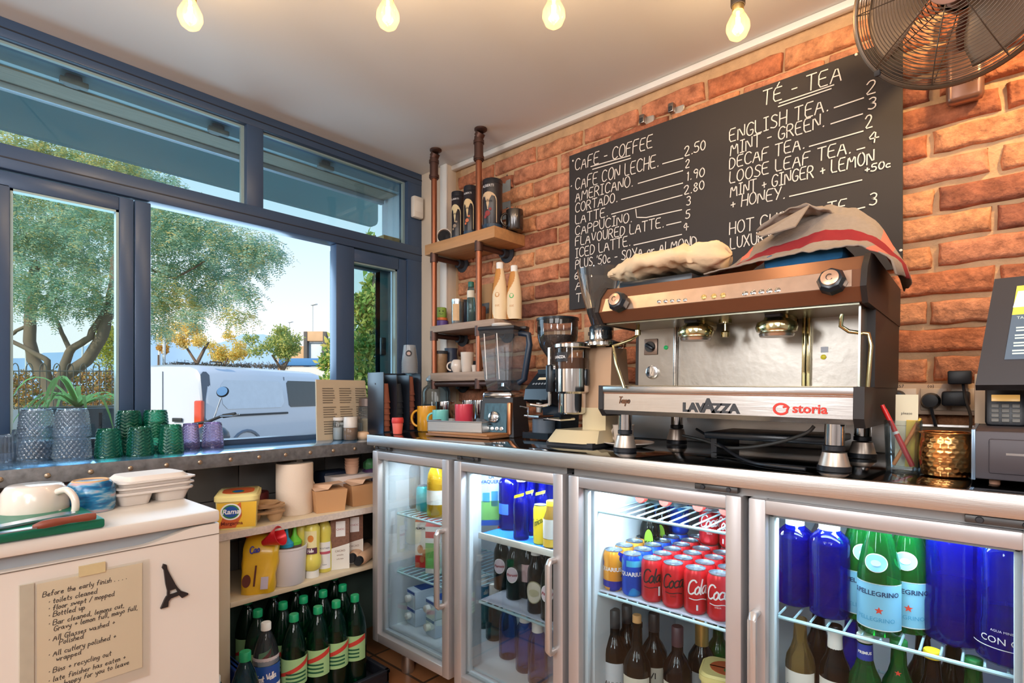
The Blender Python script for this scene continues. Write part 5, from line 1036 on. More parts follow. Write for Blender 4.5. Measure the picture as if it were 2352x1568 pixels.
# door with a long finger grip scooped out along its upper edge
zt_ = .820
prof = [(0, .03), (0, zt_), (-.035, zt_)]+[(-.035-.125*k/8, zt_-.022*(math.sin(PI/2*k/8))**2) for k in range(1, 9)]+[(-.30, zt_-.022), (-.40, zt_-.022)]+[(-.40-.125*k/8, zt_-.022*(math.cos(PI/2*k/8))**2) for k in range(1, 9)]+[(-.56, zt_), (-.56, .03)]
mb = MB(); mb.prism(prof, -.045, 0, m_frz, plane='yz'); D = mb.build('door', parent=fz, smooth=30)
mb = MB(); mb.bb(-.049, -.02, -.553, -.006, .785, .8225, 0, m_frzgrey); mb.build('finger_grip', parent=D)
mb = MB(); mb.bb(-.002, .0008, -.56, 0, .7945, .7965, 0, mat('seam_brown', (120, 108, 96), .7)); mb.build('seam', parent=D)
for y in (-.5, -.06):
    for x in (-.5, -.1): mb = MB(); mb.lathe([(.02, 0), (.02, .024)], 12, m_blk, (x, y, 0)); mb.build('foot', parent=fz)
M_F = Matrix.Translation(Vector((XF, .474, 0))) @ Matrix.Rotation(math.radians(1.5), 4, 'Z'); M_Fi = M_F.inverted()
def onf(u, v, off=0):
    """pixel -> freezer-front coordinates (local y, z)"""
    o = Vector((0, 0, H)); q = on(u, v, x=-1); d = (q-o); a = M_Fi @ o; b = M_Fi.to_3x3() @ d; k = -a.x/b.x; r = a+b*k; return r.y, r.z
c = [onf(*q) for q in ((88, 1342), (331, 1289), (321, 1538), (80, 1606))]; ya, yb = (c[0][0]+c[3][0])/2, (c[1][0]+c[2][0])/2; za, zb = (c[0][1]+c[1][1])/2, (c[2][1]+c[3][1])/2
nt_ = thing('note', 'handwritten closing checklist in a clear sleeve taped to the freezer door', 'note', M_F @ Vector((.0012, 0, 0)), math.radians(1.5))
m_pap = mat('aged_paper', (242, 224, 196), .8, var=.06, scale=8); m_slv = glass('plastic_sleeve', (254, 254, 252), .5, .03, (240, 230, 214)); m_pen = mat('pen_ink', (44, 38, 40), .7); m_tape = mat('yellowed_tape', (206, 186, 140), .6, var=.15, scale=40)
mb = MB(); mb.bb(0, .001, ya, yb, zb, za, 0, m_pap); pp = mb.build('paper', parent=nt_)
mb = MB(); mb.bb(.0034, .0040, ya-.026, yb+.012, zb-.02, za+.006, 0, m_slv); mb.build('sleeve', parent=nt_)
mb = MB(); mb.bb(0, .0025, ya-.024, ya-.004, zb-.02, za+.004, 0, mat('sleeve_strip', (214, 204, 186), .6, var=.1, scale=60)); mb.build('binding_strip', parent=nt_)
mb = MB(); mb.bb(0, .0045, (ya+yb)/2-.022, (ya+yb)/2+.02, za-.002, za+.018, 0, m_tape); mb.build('tape', parent=nt_)
mb = MB(); txt = ['Before the early finish . . . .', '* toilets cleaned', '* floor swept / mopped', '* Bottled up', '* Bar cleaned, lemons cut,', '  Gravy + lemon full, mayo full,', '* All Glasses washed +', '    Polished', '* All cutlery polished +', '   wrapped', '* Bins + recycling out', '* late finisher has eaten +', '   is happy for you to leave']
zs = [0, .075, .135, .195, .27, .325, .41, .46, .545, .60, .695, .775, .835]; Wn = yb-ya; Hn = za-zb
for s, q in zip(txt, zs):
    L0 = strokes(s, .0095, .12, .16)[1]; sz = .0095 if L0 < Wn*.9 else .0095*Wn*.9/L0
    write(mb, s, sz, .0013, lambda a, b, q=q: (.0015, ya+.008+(.008 if q else 0)+a, za-.026-q*Hn*.97+b), m_pen, 0, 0, .14, .16, .04, 1.0)
mb.build('handwriting', parent=pp, smooth=0)
# tower shaped magnet
mg = thing('fridge_magnet', 'black lattice tower silhouette magnet on the freezer door', 'magnet', M_F @ Vector((.0008, 0, 0)), math.radians(1.5))
Z5 = lambda x, y: onf(x/3.842, 1160+y/3.842)
def plate(pts): P = [Z5(*q) for q in pts]; mb.prism(P, 0, .006, m_bk, plane='yz')
mb = MB(); plate([(1436, 513), (1462, 520), (1470, 560), (1490, 600), (1540, 690), (1562, 722), (1470, 752), (1455, 690), (1440, 570), (1424, 548)])
plate([(1470, 752), (1490, 747), (1488, 792), (1468, 800)]); plate([(1545, 728), (1562, 722), (1585, 745), (1565, 770)]); plate([(1462, 798), (1488, 788), (1566, 760), (1590, 752), (1594, 770), (1560, 792), (1500, 815), (1480, 840), (1448, 822)])
plate([(1448, 822), (1480, 840), (1475, 888), (1410, 908)]); plate([(1580, 748), (1652, 770), (1652, 782), (1596, 812), (1578, 792)])
mb.build('tower', parent=mg, smooth=0)
for k, (a, b) in enumerate(((1560, 560), (1600, 660), (1420, 640), (1625, 545))): pass

# things on top of the freezer
FZ = .8505
pz = lambda u, v, z=FZ: on(u, v, z=z)
m_cer = mat('white_ceramic', (228, 212, 198), .2, var=.03, coat=.4)
p = pz(66, 1192); t = thing('mug', 'large white cup standing upside down at the back of the freezer top', 'mug', (p.x+.0, p.y+.01, FZ), .6)
mb = MB(); mb.lathe([(.056, 0), (.059, .004), (.0585, .034), (.055, .058), (.048, .070), (.044, .073), (0, .073)], 32, m_cer, cap=False); mb.build('body', parent=t); mb = MB(); mb.tube(smooth_path([Vector(q) for q in ((.054, 0, .058), (.078, 0, .062), (.096, 0, .042), (.094, 0, .014), (.074, 0, .008), (.058, 0, .014))]), .007, 10, m_cer); mb.build('handle', parent=t, smooth=80); t.rotation_euler.z = math.radians(35)
m_paint = bpy.data.materials.new('hand_painted_glaze'); m_paint.use_nodes = True; N = m_paint.node_tree; b = N.nodes['Principled BSDF']; b.inputs['Roughness'].default_value = .2
tcx = N.nodes.new('ShaderNodeTexCoord'); mp = N.nodes.new('ShaderNodeMapping'); mp.inputs['Scale'].default_value = (14, 14, 60); n1 = N.nodes.new('ShaderNodeTexNoise'); n1.inputs['Scale'].default_value = 1.2; n1.inputs['Detail'].default_value = 3; r = N.nodes.new('ShaderNodeValToRGB')
N.links.new(tcx.outputs['Object'], mp.inputs[0]); N.links.new(mp.outputs[0], n1.inputs[0]); N.links.new(n1.outputs[0], r.inputs[0]); N.links.new(r.outputs[0], b.inputs['Base Color'])
el = r.color_ramp.elements; el[0].position = .38; el[0].color = lin((16, 78, 128)); el[1].position = .66; el[1].color = lin((208, 160, 160)); q = el.new(.5); q.color = lin((30, 120, 168)); q = el.new(.57); q.color = lin((130, 170, 190))
p = pz(208, 1172); t = thing('cup', 'blue hand painted cup upside down between the white cup and the trays', 'cup', (p.x, p.y, FZ), .3)
mb = MB(); mb.lathe([(.044, 0), (.047, .01), (.047, .045), (.042, .062), (.036, .068), (.030, .068), (0, .066)], 32, m_paint, cap=False); mb.build('body', parent=t); mb = MB(); mb.lathe([(.036, .0675), (.033, .071), (.030, .0675)], 28, mat('bare_clay', (206, 164, 118), .7), cap=False); mb.build('foot_ring', parent=t)
mb = MB(); mb.tube([(-.044, 0, .055), (-.066, .004, .05), (-.07, .006, .03), (-.046, 0, .018)], .006, 8, mat('coral_glaze', (196, 96, 84), .3, var=.5, scale=50)); mb.build('handle', parent=t, smooth=80); t.rotation_euler.z = math.radians(60)
m_foam = mat('moulded_pulp', (226, 214, 204), .6, var=.03); rt2 = lambda L, W_, r=.02, k=4: [(sx*(L/2-r)+r*math.cos(a), sy*(W_/2-r)+r*math.sin(a)) for sx, sy, a0 in ((1, 1, 0), (-1, 1, PI/2), (-1, -1, PI), (1, -1, 1.5*PI)) for a in [a0+PI/2*i/k for i in range(k+1)]]
p = pz(352, 1150)
for i in range(3):
    t = thing('food_tray', ['lidded white takeaway tray, lowest of the stack of three', 'lidded white takeaway tray, middle of the stack of three', 'lidded white takeaway tray, topmost of the stack of three'][i], 'tray', (p.x-.03, p.y-.005+.002*i, FZ+.0135*i+(.0175 if i else 0)), math.radians(94)+.03*i, 'stacked takeaway trays')
    mb = MB()
    if i == 0:
        for sx in (-1, 1): mb.prism([(sx*.040+a*.9, b) for a, b in rt2(.066, .105, .015)], 0, .03, m_foam, [(sx*.042+a*1.1, b) for a, b in rt2(.072, .125, .018)])
        mb.prism(rt2(.17, .135), .026, .032, m_foam)
    else: mb.prism(rt2(.155, .12), .0, .013, m_foam, rt2(.165, .13))
    o = mb.build('base', parent=t)
    z = .032 if i == 0 else .013
    mb = MB(); mb.prism(rt2(.172, .137), z-.004, z-.0005, m_foam); mb.prism(rt2(.15, .115), z-.0005, z+.004 if i < 2 else z+.010, m_foam, rt2(.13, .1)); mb.build('lid', parent=t)
    if i == 0: o.location.z = 0
m_green = mat('green_plastic', (10, 120, 92), .4, var=.04)
pa_ = pz(241, 1210); pb_ = pz(0, 1252); t = thing('cutting_board', 'green plastic chopping board near the front of the freezer top', 'board', (pa_.x+.004, pa_.y, FZ), math.radians(2.5))
mb = MB(); mb.bb(-.20, 0, -.34, 0, 0, .019, .005, m_green); mb.build('board', parent=t)
BZ = FZ+.0195
def lie(u, v, z=BZ): return on(u, v, z=z)
a, b_ = lie(82, 1207, BZ+.008), lie(219, 1186, BZ+.008); d_ = (b_-a); t = thing('knife', 'kitchen knife with brown wooden handle lying on the green board', 'knife', (a.x, a.y, BZ), math.atan2(d_.y, d_.x)); L = d_.length
m_hand = mat('brown_handle', (132, 66, 48), .5, var=.3, scale=30, stretch=(.4, 3, 3)); m_blade = mat('blade_steel', (190, 206, 220), .18, 1)
mb = MB(); mb.tube([(-.004, 0, .006), (.01, .0, .008), (L*.3, 0, .009), (L*.55, .002, .009), (L*.85, 0, .0095), (L, 0, .009)], .008, 10, m_hand, rr=[.004, .0075, .0078, .0066, .0078, .0066]); mb.build('handle', parent=t, smooth=80)
mb = MB(); mb.prism([(0, -.010), (0, .008), (-.22, .006), (-.26, -.004), (-.24, -.012)], .004, .006, m_blade); mb.build('blade', parent=t)
a, b_ = lie(0, 1200, BZ+.012), lie(170, 1168, BZ+.012); d_ = b_-a; t = thing('spatula', 'broad steel spatula blade lying at the back of the green board', 'spatula', (b_.x, b_.y, BZ+.004), math.atan2(d_.y, d_.x)); L = d_.length
tip = [(.0+.016*math.cos(q)-.016, .016*math.sin(q)) for q in [-PI/2+PI*i/8 for i in range(9)]]
mb = MB(); mb.prism(tip+[(-L*1.15, .013), (-L*1.15, -.013)], 0, .0025, m_blade); mb.build('blade', parent=t); mb = MB(); mb.bb(-L*1.15-.06, -L*1.15, -.011, .011, -.002, .012, .004, m_hand); mb.build('handle', parent=t)

# ---------------------------------------------------------------- open shelves under the ledge
XS = -1.90; m_ply = mat('pale_laminate', (216, 196, 166), .5, var=.08, scale=4, stretch=(1, 6, 1)); m_edge = mat('speckled_edge', (206, 190, 178), .6, var=.25, scale=120)
yl0, yl1 = on(489, CY, x=XS).y, on(529, CY, x=XS).y
su = thing('shelf_unit', 'pale two shelf unit between the freezer and the fridges', 'shelf unit', (XS, yl0, 0))
Yr = 1.795-yl0; dpth = -(XS-XW)+.022
mb = MB(); mb.bb(dpth, 0, 0, yl1-yl0, .0, .631, .002, m_ply); mb.build('side_panel', parent=su)
mb = MB(); mb.bb(dpth, .004, -.05, Yr, .631, .657, .002, m_ply); mb.bb(.003, .006, -.05, Yr, .632, .656, 0, m_edge); mb.build('shelf', parent=su)
mb = MB(); mb.bb(dpth, 0, yl1-yl0, Yr, .402, .42, .002, m_ply); mb.build('shelf', parent=su)
mb = MB(); mb.bb(dpth, dpth+.006, yl1-yl0, Yr, 0, .402, 0, mat('dark_green_back', (92, 112, 104), .7)); mb.build('back_panel', parent=su)
Z1 = .6575; Z2 = .4205
def sf(u, x, z): p = on(u, CY, x=x); return Vector((x, p.y, z))
p = sf(528, -1.995, Z1); tub('margarine tub with orange print on the upper shelf beside the freezer', (p.x, p.y+.03, Z1), math.radians(64), .138, .20, .118)
p = sf(585, -2.13, Z1); t = thing('tin', 'small dark red topped tin behind the margarine tub', 'tin', p); mb = MB(); mb.lathe([(.05, 0), (.05, .075), (.048, .08), (0, .08)], 20, mat('dark_red_tin', (120, 44, 44), .5, var=.5, scale=20)); mb.build('body', parent=t)
# moulded pulp cup carrier
p = sf(612, -1.955, Z1); t = thing('cup_carrier', 'moulded brown pulp cup carrier in front of the paper roll', 'cup carrier', (p.x-.01, p.y-.005, Z1), math.radians(60)); m_pulp = mat('brown_pulp', (190, 152, 112), .9, var=.1, scale=40, bump=.4, bscale=80)
for i in range(2):
    mb = MB(); z = .012+.020*i
    mb.prism([(.075*math.cos(a)*(1 if k % 2 else .86), .055*math.sin(a)*(1 if k % 2 else .86)) for k, a in enumerate([2*PI*j/8+.39 for j in range(8)])], z+.02, z+.027, m_pulp, [(.08*math.cos(a)*(1 if k % 2 else .88), .06*math.sin(a)*(1 if k % 2 else .88)) for k, a in enumerate([2*PI*j/8+.39 for j in range(8)])])
    for sx in (-1, 1): mb.lathe([(.018, z-.012), (.024, z), (.032, z+.024), (.034, z+.03)], 14, m_pulp, (sx*.036, 0, 0))
    mb.build('tray', parent=t, smooth=50)
mb = MB(); mb.lathe([(.05, .058), (.056, .068), (.052, .066), (.03, .05), (0, .048)], 8, m_pulp, cap=False); mb.build('rim', parent=t)
# paper roll
p = sf(638, -2.0, Z1); m_paper = mat('kitchen_paper', (228, 208, 188), .9, var=.02, bump=.25, bscale=120)
t = thing('paper_roll', 'tall roll of white kitchen paper standing on the upper shelf', 'paper roll', (p.x-.02, p.y+.075, Z1)); mb = MB(); mb.lathe([(.018, .0), (.066, 0), (.0675, .004), (.0675, .188), (.066, .192), (.018, .192), (.018, 0)], 40, m_paper, cap=False); mb.build('roll', parent=t)
p = sf(715, -2.02, Z1)
mb = MB(); t = thing('paper_sheets', 'sagging bundle of white paper behind the cardboard boxes', 'paper', (-2.10, p.y+.03, Z1)); rng = random.Random(9)
def sheet(a, c):
    y = -.085+.2*a; x = -.07+.14*c; return (x, y, max(.006, .168*math.exp(-((a)/.34)**2)*(.75+.25*c)+.05+.012*noise.noise((a*5, c*5, 2))))
mb.grid(sheet, 20, 14, m_paper); mb.add([sheet(0, 0), sheet(0, 1), (.07, -.085, 0), (-.07, -.085, 0)], [(0, 1, 2, 3)], m_paper); mb.grid(lambda a, c: (sheet(a, 1)[0]+.0, sheet(a, 1)[1], sheet(a, 1)[2]*c), 20, 1, m_paper); mb.build('sheets', parent=t, smooth=60)
m_krb = mat('kraft_card', (196, 146, 100), .8, var=.05, scale=10); m_krin = mat('kraft_card_inside', (220, 180, 150), .8)
for u, x, lab, ww, rz in ((752, -1.965, 'brown cardboard food box, left one on the upper shelf', .125, 78), (826, -1.98, 'brown cardboard food box, right one beside the fridge', .12, 84)):
    p = sf(u, x, Z1); t = thing('cardboard_box', lab, 'box', (p.x, p.y, Z1), math.radians(rz), 'brown food boxes'); hw, hd_, hh = ww/2, .052, .085
    mb = MB(); A = [(-hw*.86, -hd_*.86), (hw*.86, -hd_*.86), (hw*.86, hd_*.86), (-hw*.86, hd_*.86)]; Bq = [(-hw, -hd_), (hw, -hd_), (hw, hd_), (-hw, hd_)]; mb.prism(A, 0, hh, m_krb, Bq); mb.build('box', parent=t, smooth=0)
    mb = MB(); mb.add([(-hw, -hd_, hh+.001), (-hw*.2, -hd_*.98, hh+.004), (hw*.1, -hd_*.8, hh+.020), (hw*.9, -hd_*.5, hh+.022), (hw, hd_, hh+.018), (-hw, hd_, hh+.014)], [(0, 1, 2, 3, 4, 5)], m_krin); mb.build('flap', parent=t, smooth=0)
p = sf(800, -2.10, Z1); t = thing('tray', 'shallow white plastic tray holding small cups at the back of the shelf', 'tray', (p.x, p.y, Z1), math.radians(90)); mb = MB(); mb.prism(rt2(.22, .16, .03), 0, .115, mat('white_plastic', (230, 220, 216), .4), rt2(.24, .18, .03)); mb.build('body', parent=t)
p2_ = sf(808, -2.06, Z1+.116)
for k in range(4):
    t = thing('paper_cup', 'small pale paper cup, %s from the bottom of the short stack' % ORD[k], 'cup', (p2_.x, p2_.y, p2_.z+k*.012), 0, 'stack of small paper cups'); mb = MB(); mb.lathe([(.024, 0), (.030, .03), (.031, .031)], 24, mat('peach_paper', (226, 180, 150), .7)); mb.build('body', parent=t)
p = sf(762, -2.13, Z1); t = thing('sunglasses_case', 'dark blue case lying at the back of the upper shelf', 'case', (p.x, p.y, Z1+.0)); mb = MB(); mb.bb(-.05, .05, -.06, .07, 0, .128, .01, mat('midnight_blue', (24, 36, 60), .5, var=.2)); mb.build('body', parent=t)
p = sf(846, -2.05, Z1); t = thing('bag', 'dark purple bag with green corner next to the fridge', 'bag', (p.x, p.y+.02, Z1)); mb = MB(); mb.blob((0, 0, .07), (.05, .05, .075), 14, mat('purple_bag', (72, 44, 80), .5), .15); mb.build('body', parent=t); mb = MB(); mb.blob((.0, -.01, .145), (.03, .03, .03), 10, mat('green_foil', (70, 130, 80), .4, var=.3), .3); mb.build('corner', parent=t)
# second shelf
m_yel = mat('yellow_foil_bag', (230, 180, 36), .3, var=.25, scale=9, bump=.5, bscale=14, coat=.3)
p = sf(577, -1.95, Z2); t = thing('cocoa_bag', 'big yellow foil bag with red folded top on the lower shelf', 'bag', (p.x+.012, p.y+.018, Z2), math.radians(58)); mb = MB()
def bagf(a, c):
    an = 2*PI*a; w_ = .062*(1-.35*max(0, c-.75)*4*.6)*(1-.12*(1-c)); d_ = .036*(1-.8*max(0, c-.7)/.3)*(.9+.1*math.sin(c*9)); k = 1+.10*noise.noise((math.cos(an)*2.2, math.sin(an)*2.2, c*5))
    pw = lambda v: math.copysign(abs(v)**.65, v); return (w_*pw(math.cos(an))*k+.012*c, d_*pw(math.sin(an))*k+.03*c*c, .195*c)
mb.grid(bagf, 36, 18, m_yel); mb.add([bagf(i/36, 0) for i in range(36)], [tuple(range(36))], m_yel); b0 = mb.build('bag', parent=t, smooth=60)
mb = MB(); mb.grid(lambda a, c: (-.04+.10*a, .02+.012*math.sin(a*6)-.03*c, .185+.012*c+.02*a), 10, 3, m_cola); mb.lathe([(.010, -.02), (.020, .01), (.036, .05), (.033, .05), (.012, .0)], 14, m_cola, (.035, -.012, .178), (.9, -.35, .42), cap=False); mb.build('folded_top', parent=t, smooth=60)
fr = lambda s, z: (s+.012*z/.195, -.0385-.0+.03*(z/.195)**2, z)
mb = MB(); mb.add([fr(.012, .018), fr(.036, .018), fr(.036, .06), fr(.012, .06)], [(0, 1, 2, 3)], mat('barcode_panel', (206, 196, 214), .6)); mb.add([fr(-.034+.014*math.cos(q), .05+.022*math.sin(q)) for q in [2*PI*i/18 for i in range(18)]], [tuple(range(18))], mat('cocoa_print', (96, 40, 30), .5)); mb.add([fr(-.012, .03), fr(-.006, .03), fr(-.004, .10), fr(-.010, .10)], [(0, 1, 2, 3)], mat('cocoa_print', (96, 40, 30), .5)); mb.build('print', parent=b0, smooth=0)
mb = MB(); write(mb, 'Cao', .022, .004, lambda s, z: fr(s-.03, .14+z), mat('navy_print', (30, 30, 140), .4), 0, 0, .1, .05, 0, .9, .15); mb.build('lettering', parent=b0, smooth=0)
m_tubw = mat('white_tub', (224, 216, 216), .35, var=.03)
p = sf(655, -1.952, Z2); t = thing('white_tub', 'white plastic tub holding squeeze bottles on the lower shelf', 'tub', (p.x-.0, p.y+.012, Z2)); TR = .064; mb = MB(); mb.lathe([(0, .002), (TR*.86, 0), (TR*.9, .004), (TR*1.0, .128), (TR*1.03, .130), (TR*1.03, .137), (TR*.97, .137), (TR*.95, .12), (TR*.84, .01), (0, .01)], 36, m_tubw, cap=False); mb.build('body', parent=t)
TB = Vector(t.location)
for dx, dy, c, lab in ((.03, -.024, (30, 150, 190), 'squeeze bottle with blue nozzle standing in the white tub'), (.012, .026, (110, 200, 50), 'squeeze bottle with green nozzle standing in the white tub')):
    q = thing('squeeze_bottle', lab, 'bottle', (TB.x+dx*.75, TB.y+dy*.75, Z2+.0105)); mb = MB(); mb.lathe([(.022, 0), (.024, .004), (.024, .125), (.021, .135)], 20, glass('sauce_plastic', (220, 200, 190), .5, .55, (190, 160, 150))); mb.build('body', parent=q); mb = MB(); mb.lathe([(.0245, .128), (.0245, .14), (.016, .15), (.008, .162), (.005, .195), (.003, .202), (0, .203)], 20, mat('nozzle_%d' % c[0], c, .4)); mb.build('nozzle', parent=q)
m_ybot = mat('mayonnaise_yellow', (232, 216, 96), .35, var=.05, coat=.3); m_yback = mat('label_cream', (240, 226, 170), .6); m_plum = mat('plum_label', (92, 44, 70), .5); m_sun = mat('sunflower_print', (214, 130, 50), .6, var=.3, scale=50)
def sauce(u, x, label, kind, rz):
    p = sf(u, x, Z2); t = thing('sauce_bottle', label, 'bottle', (p.x, p.y, Z2), rz, 'yellow sauce bottles')
    if kind == 'upside':
        mb = MB(); mb.lathe([(.021, .025), (.030, .032), (.036, .05), (.034, .075), (.0285, .085), (.0285, .11), (.030, .165), (.030, .185), (.022, .2), (0, .203)], 28, m_ybot, cap=False); b = mb.build('body', parent=t); mb = MB(); mb.lathe([(0, 0), (.027, 0), (.0275, .002), (.0255, .026), (0, .026)], 24, m_wcap, cap=False); mb.build('cap', parent=t)
        mb = MB(); label_band(mb, .0300, .098, .178, -PI/2-.85, -PI/2+.75, m_yback, 12, .0006); o = mb.build('label', parent=t); mb = MB(); label_band(mb, .0302, .092, .115, -PI/2-.9, -PI/2+.8, m_plum, 12, .0010); oval(mb, .0302, .15, .011, .013, m_sun, .0012); mb.build('label_print', parent=o)
        mb = MB(); write(mb, 'Hellm', .013, .0018, wrap(.0302, .098, -PI/2, .0018), m_wt, 0, 0, .2, .03, 0, .8, .08, 'c', sub=.004); mb.build('label_lettering', parent=o, smooth=0)
    else:
        mb = MB(); mb.lathe([(0, .002), (.027, 0), (.030, .004), (.030, .10), (.026, .125), (.029, .15), (.028, .17), (.02, .188), (.014, .195), (0, .196)], 28, m_ybot, cap=False); b = mb.build('body', parent=t)
        mb = MB(); label_band(mb, .0300, .015, .118, -PI/2-.8, -PI/2+.8, m_wt, 12, .0006); o = mb.build('label', parent=t); mb = MB(); label_band(mb, .0302, .072, .082, -PI/2-.8, -PI/2+.8, mat('pink_stripe', (200, 90, 110), .5), 12, .001); mb.build('label_print', parent=o)
        mb = MB(); printed(mb, 'MOSTAZA', .0085, wrap(.0302, .092, -PI/2, .0014), m_navy); printed(mb, 'suave', .007, wrap(.0302, .03, -PI/2, .0014), m_navy); mb.build('label_lettering', parent=o, smooth=0)
    return t
sauce(716, -1.945, 'yellow sauce bottle with plum label standing on its white cap', 'upside', .95); sauce(744, -1.972, 'slim yellow bottle with white label beside the brown cartons', 'up', 1.15)
sauce(690, -2.01, 'yellow bottle with white side label behind the white tub', 'up', 1.7); sauce(668, -2.045, 'yellow bottle at the back behind the green nozzle', 'up', .3); sauce(693, -1.975, 'yellow sauce bottle on white cap tucked behind the tub rim', 'upside', 2.6)
m_choc = mat('brown_check_carton', (128, 88, 70), .6, var=.25, scale=140, detail=0)
for u, x, lab in ((779, -1.965, 'brown and white carton, left one on the lower shelf'), (811, -1.985, 'brown and white carton, right one on the lower shelf')):
    p = sf(u, x, Z2); t = thing('carton', lab, 'carton', (p.x, p.y, Z2), math.radians(66), 'brown and white cartons'); mb = MB(); mb.bb(-.036, .036, -.03, .03, 0, .2, .002, m_choc); b = mb.build('box', parent=t)
    mb = MB(); f = lambda s, z: (s, -.0308, z); mb.add([f(-.036, 0), f(.036, 0), f(.036, .10), f(-.036, .085)], [(0, 1, 2, 3)], m_cw); mb.add([f(-.016, .13), f(.02, .13), f(.02, .19), f(-.016, .19)], [(0, 1, 2, 3)], m_wt); o = mb.build('print', parent=b, smooth=0)
    mb = MB()
    for s, z, k in (('CACAO', .07, .011), ('soluble', .055, .009), ('a la taza', .04, .008)): printed(mb, s, k, lambda a, c, z=z: (a, -.0318, z+c), m_choc)
    printed(mb, 'CHOC', .011, lambda a, c: (a+.002, -.0318, .155+c), mat('crimson_ink', (170, 50, 60), .6)); mb.build('lettering', parent=o, smooth=0)
m_blkcap = mat('black_cap', (28, 30, 36), .4); m_peach = mat('peach_plastic', (226, 184, 150), .45)
for u, v, lab in ((806, 1277, 'peach coloured bottle with black cap lying behind the other'), (822, 1289, 'peach coloured bottle with black cap lying in front')):
    p = on(u, v, x=-1.905 if v > 1280 else -1.925); r_ = .024; t = thing('sauce_bottle', lab, 'bottle', (p.x, p.y, Z2+r_+(.0 if v > 1280 else .012)), 0, 'lying peach bottles'); ax = Vector((-.55, .80, 0)); mb = MB(); mb.lathe([(.016, .016), (.02, .022), (.024, .04), (.024, .15), (.02, .16), (0, .16)], 20, m_peach, (0, 0, 0), ax, cap=False); mb.build('body', parent=t)
    mb = MB(); mb.lathe([(0, -.004), (.0165, -.004), (.0175, -.002), (.0175, .018), (0, .018)], 20, m_blkcap, (0, 0, 0), ax, cap=False); mb.build('cap', parent=t)
# bottles in crates on the floor
g_pet = glass('green_pet', (60, 150, 110), 1.0, .10, (20, 110, 80)); m_gcap = mat('green_screw_cap', (16, 150, 96), .4); m_slab = mat('spring_green_label', (160, 200, 140), .5, var=.08, scale=30); m_pale = mat('pale_green_label', (150, 170, 140), .5)
P_SOD = [(0, .004), (.030, 0), (.040, .012), (.0415, .03), (.0415, .20), (.041, .22), (.036, .255), (.026, .288), (.017, .308), (.0135, .315), (.0135, .33)]
def soda_lab(t):
    mb = MB(); label_band(mb, .0415, .115, .205, -PI/2-1.5, -PI/2+1.5, m_slab, 20, .0006); o = mb.build('label', parent=t)
    w = wrap(.0415, 0, -PI/2, .0014); mb = MB(); n = 14; ss = [-.06+.12*i/n for i in range(n+1)]
    vs = [w(s, .165+.022*(s/.06)) for s in ss]+[w(s, .180+.026*(s/.06)) for s in ss]; mb.add(vs, [(i, i+1, n+2+i, n+1+i) for i in range(n)], mat('red_swoosh', (200, 60, 50), .5))
    for z in (.153, .140, .127): vs = [w(s, z) for s in ss[3:12]]+[w(s, z+.006) for s in ss[3:12]]; mb.add(vs, [(i, i+1, 10+i, 9+i) for i in range(8)], mat('dark_green_print', (24, 90, 60), .5))
    mb.build('label_print', parent=o, smooth=0)
caps = [(675, 1405, 1), (730, 1392, 1), (772, 1375, 1), (815, 1357, 1), (592, 1412, 0), (650, 1394, 0), (697, 1378, 0), (742, 1365, 0), (787, 1350, 0), (569, 1403, 0), (628, 1383, 0), (679, 1366, 0), (725, 1352, 0), (768, 1339, 0)]
proto = None; nf = 0; nb = 0; nr = 0
for u, v, front in caps:
    x = -1.772 if front else -1.90 if u in (592, 650, 697, 742, 787) else -2.04; y = on(u, CY, x=x).y
    if front: nf += 1; lab = 'large green soda bottle in the front crate row, %s along from the water bottle' % ORD[nf-1]
    elif u in (592, 650, 697, 742, 787): nb += 1; lab = 'large green soda bottle in the second crate row, %s from the left' % ORD[nb-1]
    else: nr += 1; lab = 'large green soda bottle in the rear crate row, %s from the left' % ORD[nr-1]
    if proto is None: proto = bottle('soda_bottle', lab, 'bottle', P_SOD, g_pet, (x, y, .030), face(x, y, 1)+.2, cap=(.0155, .318, .342, m_gcap), group='green soda bottles in crates', extra=soda_lab)
    else: dup(proto, (x, y, .030), face(x, y, 1)+random.uniform(-.5, .4), lab)
p = on(612, CY, x=-1.772); g_wat = glass('water_pet', (226, 236, 242), 1.0, .05)
def wat(t):
    mb = MB(); label_band(mb, .0415, .15, .215, -PI/2-1.6, -PI/2+1.6, m_tubblue, 20, .0006); label_band(mb, .0415, .135, .152, -PI/2-1.6, -PI/2+1.6, m_wt, 20, .0007); label_band(mb, .0415, .215, .24, -PI/2-1.6, -PI/2+1.6, mat('clear_print', (206, 196, 196), .5), 20, -.002); o = mb.build('label', parent=t); mb = MB()
    write(mb, 'Font Vella', .02, .0032, wrap(.0415, .165, -PI/2, .0016), m_wt, 0, 0, .2, .03, 0, .8, .16, 'c', sub=.005); mb.build('label_lettering', parent=o, smooth=0)
bottle('water_bottle', 'clear water bottle with blue label and white cap in the front crate row', 'bottle', P_SOD, g_wat, (min(p.x, -1.775), p.y, .03), face(p.x, p.y, 1), cap=(.0155, .318, .342, m_wcap), extra=wat)
p = on(563, 1495, z=.345); bottle('soda_bottle', 'green capped bottle standing foremost below the yellow bag', 'bottle', P_SOD, glass('bluish_pet', (120, 190, 190), 1.0, .1, (60, 140, 160)), (p.x, p.y, .0), 0, cap=(.0165, .318, .345, m_gcap))
p = on(492, 1552, z=.30); bottle('water_bottle', 'clear bottle with white cap standing against the freezer side', 'bottle', P_SOD, g_wat, (p.x, max(p.y, .535), 0), 0, cap=(.018, .300, .325, m_wcap), sc=.92)
m_crate = mat('black_crate', (28, 30, 38), .5)
